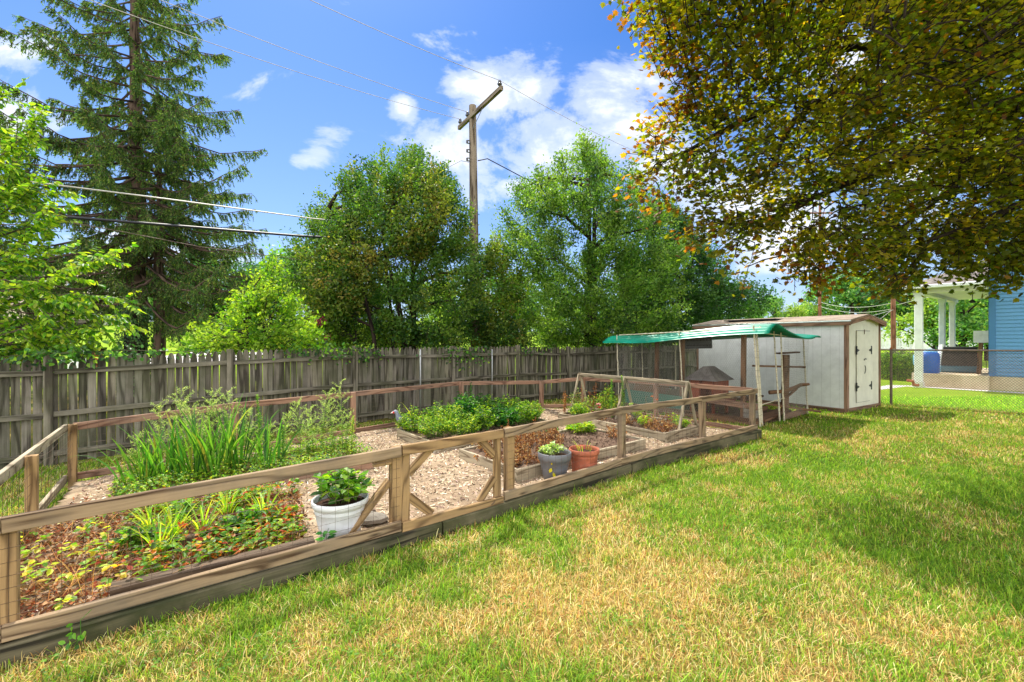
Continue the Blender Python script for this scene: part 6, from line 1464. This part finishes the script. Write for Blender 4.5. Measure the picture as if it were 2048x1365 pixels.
YS = [lin((104, 146, 38)), lin((134, 168, 48)), lin((76, 122, 36)), lin((156, 178, 64))]
crown_tree('bright_shrub', 'bright yellow-green shrub arching over the picket fence below the spruce', [(395, 660), (430, 640), (455, 615), (500, 580), (535, 535), (560, 540), (590, 600), (620, 640), (660, 690), (640, 712), (470, 708), (350, 706), (385, 690)], 9.6, .75, (-5.2, 10.0, 0), .07, 250, 38, .085, .045, YS, stems=4, mat='leaf_glow', sh_len=.6, spread=.07, limb_n=18, hang=.1, dscale=60)
crown_tree('myrtle_bush', 'bushy shrub with a few pink flowers below the pear tree', [(600, 660), (640, 610), (700, 620), (760, 650), (800, 700), (600, 705)], 12.6, .8, (-4.3, 12.8, 0), .05, 130, 50, .07, .04, YS + GREENT, stems=3, sh_len=.6, limb_n=10, mat='leaf_glow', dscale=40)
for px, py, lab in ((638, 645, 'pink flower cluster high on the shrub left of the pear trunk'), (650, 674, 'pink flower cluster lower on the shrub, nearest the fence')):
    c = D(px, py, 11.7); n = 60; mb = MB(); mb.leaves(c + rng.normal(0, .07, (n, 3)), rand_dirs(n), rand_dirs(n), .05, .045, OVAL, pick([lin((226, 90, 130)), lin((206, 60, 100))], n)); tag(mb.build('pink_blossoms', M['petal'], loc=c), lab, 'flowers', 'pink flowers on the shrub')
crown_tree('understory_shrub', 'dark leafy shrub low behind the fence right of the pear trunk', [(860, 640), (930, 620), (1000, 640), (1060, 640), (1090, 700), (850, 704)], 14.8, .8, (-.9, 14.9, 0), .05, 130, 50, .09, .05, PEAR + DARKT, stems=3, sh_len=.6, limb_n=10, dscale=40)
crown_tree('understory_shrub', 'shrub with bright leaves under the light green tree', [(1080, 650), (1200, 640), (1300, 650), (1320, 700), (1080, 704)], 16.2, .8, (2.9, 16.3, 0), .05, 120, 50, .09, .05, YS + GREENT, stems=3, sh_len=.6, limb_n=10, dscale=40)

# ---- near left tree with alternate bright leaves
def near_left():
    base = np.array([-9.4, 6.7, 0.]); t = thing('cherry_tree', 'near tree with bright backlit pointed leaves reaching in from the left edge', 'tree', base); mt = MB(); ml = MB()
    mt.tube([base - [0, 0, .1], base + [.1, 0, 1.5], base + [.2, .1, 3.2], base + [.1, .2, 5.5]], [.13, .11, .09, .04], 9)
    shoots = [((-120, 620), (20, 600), (120, 560), (235, 512)), ((-100, 640), (40, 610), (150, 585), (268, 602)), ((-60, 600), (60, 570), (150, 540), (205, 515)), ((-80, 660), (60, 640), (170, 625), (240, 640)), ((-90, 560), (20, 500), (60, 460), (110, 405)),
              ((-100, 520), (-10, 440), (50, 390), (140, 382)), ((-100, 430), (-20, 330), (40, 280), (95, 240)), ((-120, 380), (-60, 280), (-10, 220), (10, 180)), ((-90, 470), (-10, 420), (30, 330), (70, 270)), ((-80, 700), (20, 690), (90, 680), (160, 672)), ((-60, 690), (40, 660), (110, 660), (190, 662)), ((-100, 480), (10, 470), (70, 450), (112, 440)), ((-80, 640), (0, 560), (60, 520), (120, 500)),
              ((-90, 580), (10, 560), (90, 590), (150, 600)), ((-100, 540), (0, 530), (60, 500), (100, 470)), ((-70, 680), (40, 700), (120, 700), (180, 690)), ((-110, 350), (-40, 310), (10, 330), (40, 360)), ((-60, 730), (0, 715), (40, 700), (80, 690)), ((-120, 300), (-50, 250), (0, 260), (30, 300)), ((-110, 420), (-30, 400), (20, 390), (60, 380))]
    nodes = np.array([base + [.1, 0, z] for z in np.linspace(1.2, 5.2, 20)])
    for sh in shoots:
        d0 = rng.uniform(6.4, 7.0); d1 = d0 + rng.uniform(.1, 1.0)
        q = np.array([D(p[0], p[1], d0 + (d1 - d0) * i / 3) for i, p in enumerate(sh)]); st = nodes[np.argmin(np.linalg.norm(nodes - q[0] + [0, 0, .5], axis=1))]
        q = np.concatenate([[st], q]); mt.tube(q, [.03, .022, .014, .008, .003], 5)
        f = np.linspace(0, 4, 40); Q = np.stack([np.interp(f, range(5), q[:, c]) for c in range(3)], 1)
        # side twigs with two-ranked leaves
        tw = [Q[14:]]
        for j in range(10, 39, 3):
            for s in (-1, 1):
                dirn = unit(Q[min(j + 1, 39)] - Q[j - 1]); side = unit(np.cross(dirn, unit(np.array([rng.normal(0, .6), rng.normal(0, .6), 1.0])))) * s; L = rng.uniform(.15, .5); e = Q[j] + (dirn * .8 + side * .5 + [0, 0, rng.uniform(-.8, .6)]) * L; tq = np.array([Q[j] + (e - Q[j]) * k / 5 for k in range(6)]); mt.tube([tq[0], tq[-1]], [.005, .002], 3, caps=False); tw.append(tq)
        for tq in tw:
            L = np.linalg.norm(np.diff(tq, axis=0), axis=1).sum(); m = max(5, int(L / .022)); f = np.linspace(.1, len(tq) - 1.001, m); jj = f.astype(int); P = tq[jj] + (tq[jj + 1] - tq[jj]) * (f - jj)[:, None]; dr_ = unit(tq[jj + 1] - tq[jj]); sd_ = unit(np.cross(dr_, [0, 0, 1.0])) * np.where(np.arange(m) % 2 == 0, 1, -1)[:, None]
            A = unit(dr_ * .55 + sd_ * .8 + np.array([0, 0, -.55]) + rng.normal(0, .3, (m, 3))); ml.leaves(P, A, unit(rng.normal(0, .65, (m, 3)) + [0, 0, .75]), rng.uniform(.075, .125, m), rng.uniform(.042, .066, m), OVAL, pick([lin((108, 148, 40)), lin((142, 174, 50)), lin((76, 122, 36)), lin((168, 184, 60))], m))
    mt.build('trunk', M['bark'], t); ml.build('crown', M['leaf_glow'], t)
near_left()

# ---- spruce
def spruce(base, Ht, rmax, name, lab, tr=.28, nwh=30, zstart=1.4, seed=3, dens=1.0, grp=None, ivy=False):
    r2 = np.random.default_rng(seed); t = thing(name, lab, 'tree', base, grp); base = np.array(base, float); mt = MB(); ml = MB()
    zs = np.linspace(0, Ht, 12); mt.tube([base + [r2.normal(0, .03), r2.normal(0, .03), z] for z in zs], np.linspace(tr, .03, 12) * np.where(zs < .3, 1.25, 1), 10)
    SP_ = [lin((92, 122, 60)), lin((70, 100, 54)), lin((116, 142, 70)), lin((54, 84, 48)), lin((138, 146, 76)), lin((108, 100, 66))]
    A_ = []; B_ = []; PP = []; AA = []; LL = []
    for w_ in range(nwh):
        f = w_ / (nwh - 1); z = zstart + (Ht - zstart) * f ** .95; rad = rmax * (1 - f) ** .62 * r2.uniform(.85, 1.08) if f > .12 else rmax * r2.uniform(.8, 1.0)
        nb = r2.integers(5, 8)
        for b in range(nb):
            az = 2 * np.pi * b / nb + r2.normal(0, .35) + w_; L = rad * r2.uniform(.62, 1.1); m = 12; s = np.linspace(0, 1, m)
            sag = (.28 - .22 * f) * L; zz = -sag * np.sin(s * np.pi * .62) * 1.15 + .20 * L * np.clip(s - .62, 0, 1) * 1.4 + .10 * L * s * (1 if f > .5 else .2)
            br = base + np.stack([np.cos(az) * s * L, np.sin(az) * s * L, z + zz], 1) + r2.normal(0, .02, (m, 3)) * s[:, None]
            mt.tube(br, np.linspace(.045 * (1 - f) + .014, .006, m), 5)
            nt_ = int((24 * L + 8) * dens); sv_ = r2.uniform(.12, 1.0, nt_) ** .8
            for q_ in sv_:
                k = min(int(q_ * (m - 1)), m - 2); p = br[k] + (br[k + 1] - br[k]) * (q_ * (m - 1) - k); d = unit(br[k + 1] - br[k]); side = np.array([-d[1], d[0], 0]) * r2.choice([-1, 1])
                dirn = unit(d * r2.uniform(.2, .9) + side * r2.uniform(.1, .9) + [0, 0, -r2.uniform(.3, 2.1)]); Lt = r2.uniform(.18, .55) * (1.15 - .4 * f) * (1 - .35 * q_)
                e = p + dirn * Lt; A_.append(p); B_.append(e)
                n = int(9 + Lt * 34); u_ = r2.uniform(.05, 1.0, n)[:, None]; drop = np.array([0, 0, -.18]) * (u_ ** 2) * Lt
                PP.append(p + (e - p) * u_ + drop); a = unit(r2.normal(size=(n, 3)) * .55 + dirn + [0, 0, -.25]); AA.append(a); LL.append(r2.uniform(.05, .12, n))
    mt.sticks(A_, B_, .005, 3); PP = np.concatenate(PP); n = len(PP); ml.leaves(PP, np.concatenate(AA), rand_dirs(n), np.concatenate(LL), rng.uniform(.018, .036, n), RHOMB, pick(SP_, n, [.3, .25, .18, .15, .08, .04]))
    # bare grey twigs low inside
    mt.build('trunk', M['bark_spruce'], t); ml.build('crown', M['needle'], t); return t
spruce((-11.9, 14.4, 0), 17.5, 4.7, 'spruce_tree', 'tall dark spruce with drooping branches filling the upper left', tr=.33, nwh=31, zstart=3.5, seed=5, dens=1.25)
# second reddish trunk and ivy-clad trunk below it
b2 = D(318, 700, 14.2); spruce((b2[0], b2[1], 0), 9.5, 3.2, 'spruce_tree', 'smaller spruce with reddish bare trunk right of the tall spruce', tr=.20, nwh=15, zstart=3.4, seed=9, dens=1.1)
c = D(270, 700, 12.4); t = thing('ivy_trunk', 'thick tree stump wrapped in dark ivy behind the picket fence', 'tree trunk', (c[0], c[1], 0)); mb = MB(); mb.tube([(c[0], c[1], -.1), (c[0], c[1], 1.5), (c[0] - .05, c[1], 2.7)], [.26, .24, .18], 10); mb.build('trunk', M['bark_dark'], t)
n = 2600; th = rng.uniform(0, 6.28, n); z = rng.uniform(.3, 2.75, n); r = .30 + .08 * rng.random(n) + .08 * fbm(th * 2, z * 2, 8); P = np.stack([c[0] + r * np.cos(th), c[1] + r * np.sin(th), z], 1); mb = MB(); mb.leaves(P, np.stack([np.cos(th) * .5, np.sin(th) * .5, -.7 + 0 * th], 1) + rand_dirs(n) * .4, np.stack([np.cos(th), np.sin(th), .4 + 0 * th], 1) + rand_dirs(n) * .4, rng.uniform(.05, .09, n), .05, OVAL, pick(DARKT, n)); mb.build('ivy', M['leaf'], t)
# dark conifer-like evergreen at left edge behind the near leaves
spruce((-15.6, 13.2, 0), 9.0, 2.6, 'spruce_tree', 'dark hanging evergreen at the left edge behind the bright leaves', tr=.18, nwh=15, zstart=1.6, seed=12, dens=1.0)

# ---- vines on the picket fence
for px, py, lab, n, sp_ in [(60, 715, 'leafy vine hanging over the picket tops at the far left', 70, (.22, .08, .07)), (140, 712, 'ivy creeping over pickets beside the first tall fence post', 80, (.22, .07, .09)), (245, 706, 'leafy creeper along the picket tops below the spruce', 130, (.6, .15, .05)), (640, 702, 'vine patch at the picket tops left of the middle fence post', 170, (.5, .1, .09)), (720, 708, 'small vine patch right of the middle fence post', 110, (.3, .1, .12)), (930, 706, 'dark vine hanging on the fence right of the leaning steel pipe', 240, (.40, .1, .16)), (1070, 700, 'small vine at the picket tops under the light green tree', 90, (.3, .1, .10))]:
    p = on_line(px, FENCE); c = np.array([p[0], p[1], ZP(py, p[1])]) + np.array([FN[0], FN[1], 0]) * .05; e = np.array([.72, .69, 0]); nn = np.array([FN[0], FN[1], 0])
    P = c + rng.normal(0, 1, (n, 1)) * sp_[0] * e + rng.normal(0, 1, (n, 1)) * sp_[1] * nn + rng.normal(0, 1, (n, 1)) * sp_[2] * np.array([0, 0, 1])
    mb = MB(); mb.tube([c - e * sp_[0] * 1.6, c + [0, 0, .04], c + e * sp_[0] * 1.6], .006, 4, lin((80, 80, 40))); mb.leaves(P, rand_dirs(n) + [0, 0, -.5], rand_dirs(n) * .6 + nn * .4 + [0, 0, .6], rng.uniform(.05, .10, n), rng.uniform(.04, .07, n), OVAL, pick(GRN1 + DARKT, n)); tag(mb.build('fence_vine', M['leaf'], loc=c), lab, 'vine', 'vines on the picket fence')

# ---- big copper maple over the right of the lawn
def maple():
    base = np.array([9.6, 5.2, 0.]); t = thing('maple_tree', 'large copper and green leaved maple overhanging the lawn from the right', 'tree', base); mt = MB(); ml = MB()
    fk = base + [-.5, .4, 3.0]; mt.tube([base - [0, 0, .2], base + [-.1, .1, 1.4], fk, fk + [-.3, .2, 2.2], fk + [0, .3, 5.0]], [.42, .36, .32, .22, .10], 14)
    limbs = [[D(2330, 130, 7.0), D(2060, 112, 6.9), D(1990, 108, 6.8), D(1850, 78, 6.7), D(1680, 100, 6.6), D(1560, 150, 6.5), D(1470, 200, 6.4)],
             [D(2330, 130, 7.0), D(2048, 211, 6.9), D(1900, 285, 6.6), D(1767, 338, 6.4), D(1690, 370, 6.3), D(1622, 398, 6.2), D(1560, 410, 6.1)],
             [D(1990, 108, 6.8), D(1900, 135, 6.7), D(1800, 150, 6.4), D(1715, 160, 6.3), D(1630, 205, 6.2), D(1560, 205, 6.15), D(1500, 208, 6.1)],
             [D(1630, 205, 6.2), D(1590, 240, 6.1), D(1560, 290, 6.0), D(1555, 330, 5.95)],
             [D(1900, 135, 6.7), D(1780, 120, 7.2), D(1640, 60, 7.4), D(1500, 40, 7.5), D(1380, 60, 7.4), D(1300, 40, 7.3)],
             [D(2330, 130, 7.0), D(2150, -80, 6.6), D(1900, -160, 6.2), D(1600, -200, 6.0), D(1350, -120, 6.0)],
             [D(1900, 285, 6.6), D(1950, 330, 6.8), D(1900, 380, 7.0), D(1850, 420, 7.1), D(1780, 470, 7.1)],
             [D(2330, 130, 7.0), D(2200, 300, 6.4), D(2060, 400, 6.1), D(1950, 450, 5.9), D(1860, 480, 5.8)],
             [D(1560, 205, 6.15), D(1450, 260, 6.3), D(1380, 300, 6.4), D(1310, 330, 6.5)], [D(1622, 398, 6.2), D(1540, 440, 6.3), D(1470, 450, 6.4), D(1430, 440, 6.5)],
             [D(2330, 130, 7.0), D(2400, -100, 5.4), D(2300, -400, 4.4), D(2000, -600, 4.0)], [D(2330, 130, 7.0), D(2300, 0, 8.6), D(2100, -60, 9.6), D(1850, -30, 10)]]
    nodes = []
    for q in limbs:
        q = np.array(q); m = len(q); w0 = .11 if np.allclose(q[0], D(2330, 130, 7.0)) else .055; mt.tube(q, np.linspace(w0, .012, m), 8)
        nodes.append(np.stack([np.interp(np.linspace(0, m - 1, m * 7), range(m), q[:, c]) for c in range(3)], 1))
    mt.tube([fk, fk + [-.1, .4, .9], D(2330, 130, 7.0)], [.24, .19, .12], 10)
    nodes = np.concatenate(nodes)
    poly = np.array([(1225, -40), (1235, 0), (1255, 25), (1275, 60), (1290, 125), (1320, 145), (1360, 128), (1375, 170), (1365, 200), (1330, 220), (1290, 250), (1275, 285), (1258, 330), (1262, 380), (1285, 410), (1330, 425), (1365, 440), (1375, 490), (1420, 525), (1460, 535), (1480, 570), (1500, 565), (1530, 530), (1560, 520), (1575, 555), (1600, 580), (1625, 575), (1665, 555), (1690, 575), (1740, 580), (1780, 600), (1815, 585), (1835, 555), (1850, 520), (1862, 500), (1880, 520), (1905, 540), (1960, 530), (1985, 555), (2010, 560), (2060, 540), (2400, 520), (2700, 200), (2700, -500), (2300, -900), (1700, -700), (1350, -350)], float)
    N_ = 8800; px = 1220 + 1480 * rng.random(N_ * 4) ** .85; py = rng.uniform(-900, 600, N_ * 4); k = in_poly(px, py, poly); px = px[k][:N_]; py = py[k][:N_]; m = len(px)
    dd = poly_dist(px, py, poly); s = np.clip(dd / 260, 0, 1); half = (.3 + .75 * np.sqrt(s)) * (1 + 1.5 * sstep(1600, 1850, px)); dcen = 6.5 + .5 * np.sin(px / 140.) * .6 - np.clip((-py) / 900, 0, 1) * .6 - 1.25 * np.clip((380 - py) / 380, 0, 1)
    d = dcen + half * rng.uniform(-1, 1, m); d = d + (rng.random(m) < .42 * sstep(1400, 1650, px) * sstep(520, 330, py)) * rng.uniform(.8, 3.2, m); C_ = np.stack([(px - 1024) / F * d, d, H + (682.5 - py) / F * d], 1)
    # light gaps: where the crown is open to the sun (lit patches on the turf below)
    gx = C_[:, 0] - C_[:, 2] * sd.x / sd.z; gy = C_[:, 1] - C_[:, 2] * sd.y / sd.z
    sx_ = 1024 + gx / np.maximum(gy, .3) * F; sy_ = 682.5 + H / np.maximum(gy, .3) * F
    lit = in_poly(sx_, sy_, [(1100, 860), (1660, 910), (1700, 985), (1850, 1015), (2100, 1050), (2150, 1085), (1990, 1085), (1900, 1120), (1830, 1060), (1700, 1075), (1700, 1180), (1800, 1260), (1840, 1300), (1900, 1400), (1700, 1500), (1000, 1500)]) 
    far_left = gx < 1.6
    holes = fbm(px / 85. + 3, py / 60. + 8, 77, 2); keep = (rng.random(m) > np.where(lit, .62, np.where(far_left, .08, 0))) & ((holes > .20) | (dd < 30))
    # open sky windows seen between the limbs
    for (hx_, hy_, hr) in [(1665, 395, 26), (1700, 370, 18)]: keep &= (np.hypot(px - hx_, (py - hy_) * 1.3) > hr)
    C_ = C_[keep]; px = px[keep]; py = py[keep]; m = len(C_); q0 = np.zeros((m, 3)); q1 = np.zeros((m, 3))
    MG = [lin((98, 98, 36)), lin((76, 88, 34)), lin((118, 104, 38)), lin((54, 58, 28))]; MR = [lin((120, 74, 44)), lin((96, 58, 42)), lin((134, 96, 50)), lin((70, 50, 36))]
    red = np.clip(.9 - poly_dist(px, py, poly) / 60., 0, .6) * (px < 1700)
    for i in range(m):
        c = C_[i]; nd = nodes[np.argmin(np.linalg.norm(nodes - c, axis=1))]; v = c - nd; L = np.linalg.norm(v); out_ = unit(v + [-.3, 0, -.1]); p1 = c + out_ * .18; p0 = c - out_ * .22
        q0[i] = p0; q1[i] = p1
        n = int(19 + 9 * float(sstep(1580, 1850, px[i]))); s_ = rng.uniform(0, 1.1, n); P = p0 + (p1 - p0) * s_[:, None] + rng.normal(0, .10, (n, 3)) * [1, 1, .5]; th = rng.uniform(0, 6.28, n)
        A = np.stack([np.cos(th), np.sin(th), rng.normal(-.35, .25, n)], 1) + out_ * .5; NN = unit(rng.normal(0, .42, (n, 3)) + [0, 0, 1]); ll = rng.uniform(.052, .10, n) * min(1.1, c[1] / 6.3)
        cc = np.where((rng.random(n) < red[i] * .8 + .04)[:, None], pick_one(MR, n), pick_one(MG, n)); ml.leaves(P, A, NN, ll, ll * .95, MAPLE, cc)
    mt.sticks(*grow_twigs(C_, q0, q1, nodes), 4); mt.build('trunk', M['bark_dark'], t); ml.build('crown', M['leaf_maple'], t)
maple()

# ---- background trees, hedge
def proto_tree(name, lab, cols, seed, n_cl=150, per=34, ll=.42, shape=(1, 1, 1)):
    r2 = np.random.default_rng(seed); t = thing(name, lab, 'tree', (0, 0, 0), 'trees in the distance'); mt = MB(); ml = MB()
    mt.tube([(0, 0, -.5), (.1, 0, 2), (0, .1, 5), (.1, 0, 8)], [.3, .24, .16, .04], 8)
    lob = [(r2.normal(0, 1.5) * shape[0], r2.normal(0, 1.5) * shape[1], r2.uniform(3.0, 8.2), r2.uniform(1.2, 2.2)) for _ in range(11)]
    for (x, y, z, r) in lob: mt.tube([(0, 0, max(1.5, z - 2.6)), (x * .6, y * .6, z - .6), (x, y, z)], [.10, .07, .03], 5)
    for _ in range(n_cl):
        x, y, z, r = lob[r2.integers(len(lob))]; dv = unit(r2.normal(size=3)); c = np.array([x, y, z]) + dv * r * r2.uniform(.55, 1.05) * [1, 1, .8]; n = per
        P = c + r2.normal(0, .30, (n, 3)); ml.leaves(P, rand_dirs(n) + [0, 0, -.2], rand_dirs(n) * .8 + [0, 0, .7], ll * rng.uniform(.5, 1.1, n), ll * .55, OVAL, pick(cols, n))
    mt.build('trunk', M['bark_dark'], t); ml.build('crown', M['leaf'], t); return t
FARG = [lin((86, 130, 64)), lin((110, 150, 76)), lin((68, 112, 60)), lin((136, 166, 90))]; FARY = [lin((136, 160, 70)), lin((160, 176, 84)), lin((110, 140, 62))]; FARD = [lin((58, 98, 60)), lin((76, 116, 70)), lin((48, 84, 54))]
protos = [proto_tree('distant_tree', '', FARG, 1), proto_tree('distant_tree', '', FARY, 2), proto_tree('distant_tree', '', FARD, 3), proto_tree('distant_tree', '', FARG, 4, shape=(1.2, 1.2, 1))]
FT = [  # px of trunk, distance, scale, prototype, label
    (1550, 62, .78, 0, 'hazy green tree far behind the left end of the shed roof'), (1590, 58, .62, 1, 'low yellow-green tree just above the middle of the shed roof'), (1625, 66, .70, 1, 'low yellowish tree behind the farther brown pole'), (1672, 70, 1.15, 0, 'bright green tree rising right of the farther brown pole'),
    (1705, 64, 1.18, 3, 'tallest far green tree above the shed gable'), (1745, 70, 1.22, 2, 'dark far tree right of the shed gable peak'), (1800, 62, 1.12, 2, 'dark tree mass behind the nearer brown pole'), (1845, 50, .90, 2, 'dark tree behind the nearest porch column'), (1870, 34, .62, 1, 'yellow-green leafy tree between the porch columns'),
    (1925, 31, .66, 0, 'green tree filling the view under the porch ceiling'), (1975, 33, .64, 3, 'green tree behind the air conditioner'), (2060, 40, .9, 0, 'green tree behind the blue house at the right edge'), (1500, 48, .62, 0, 'green tree behind the dark spreading tree'), (1440, 40, .62, 3, 'tree behind the green roof glimpsed under branches'),
    (1010, 44, .95, 2, 'dark tree peeking behind the utility pole'), (560, 40, .98, 0, 'grey-green tree behind the ends of the cables'), (500, 34, .74, 2, 'dark tree behind the spruce branch tips'), (640, 38, .80, 3, 'tree behind the left side of the pear tree'), (420, 36, .62, 2, 'dark tree low behind the bright shrub'), (330, 62, .85, 0, 'far tree above the pale driveway'),
    (220, 68, .9, 3, 'far tree beside the cream house'), (40, 60, 1.0, 2, 'far tree at the left edge behind the tan house'), (760, 42, .7, 2, 'tree behind the pear trunk'), (880, 40, .66, 1, 'yellow tree glimpsed below the pear branches'), (1180, 44, .7, 2, 'tree behind the trunk of the light green tree'), (1300, 46, .78, 2, 'tree behind the left end of the run roof'), (1110, 40, .6, 1, 'yellowish tree low between the two large trees')]
for i, (px, d, s, k, lab) in enumerate(FT):
    x = (px - 1024) / F * d; loc = (x, d, float(zt(x, d)) - .2); pr = protos[k]
    sc_ = (s * rng.uniform(.9, 1.15), s * rng.uniform(.9, 1.15), s)
    if not pr.get('label'):
        pr.location = loc; pr.rotation_euler = (0, 0, rng.uniform(0, 6.28)); pr.scale = sc_; pr['label'] = lab
    else: copy_tree(pr, loc, rng.uniform(0, 6.28), sc_, lab)
# hedge behind the chain link fence
a = D(1755, 740, 21.5); b = D(1838, 740, 20.2); mb = MB(); n = 5200; s = rng.random(n); P = a + (b - a) * s[:, None]; P[:, 2] = rng.uniform(0, 1, n) ** .7 * (1.12 + .14 * fbm(s * 8, s * 0, 3)); P[:, 1] += rng.uniform(-.5, .6, n); P[:, 0] += rng.normal(0, .1, n)
t = thing('hedge', 'bright clipped green hedge between the shed and the porch', 'hedge', (a[0], a[1], 0)); mb.leaves(P, rand_dirs(n), rand_dirs(n) * .7 + [0, -.3, .7], rng.uniform(.06, .12, n), .06, OVAL, pick(YS + GREENT, n)); mb.build('foliage', M['leaf'], t)
mb = MB(); A_ = [a + (b - a) * k / 24 for k in range(25)]; mb.sticks([np.array([q[0], q[1], -.05]) for q in A_], [np.array([q[0], q[1], .9]) for q in A_], .02, 4); mb.build('stems', M['bark_dark'], t)
crown_tree('lavender_shrub', 'grey-violet shrub above the hedge near the road', [(1765, 712), (1790, 700), (1830, 705), (1835, 722), (1765, 725)], 24, .5, (19.6, 24, 0), .04, 40, 40, .09, .04, [lin((120, 112, 130)), lin((96, 112, 84))], stems=2, sh_len=.5, limb_n=5, dscale=10)
for o in list(SC.objects):
    if o.parent is None and o.get('kind') == 'stuff' and not o.get('category'):
        o['category'] = {'lawn_grass': 'grass', 'wood_chip_mulch': 'mulch', 'weed_ground_cover': 'weeds', 'strawberry_leaves': 'strawberry plants', 'yellow_seedlings': 'seedlings', 'dead_leaf_litter': 'dead leaves'}.get(o.name, 'ground cover')
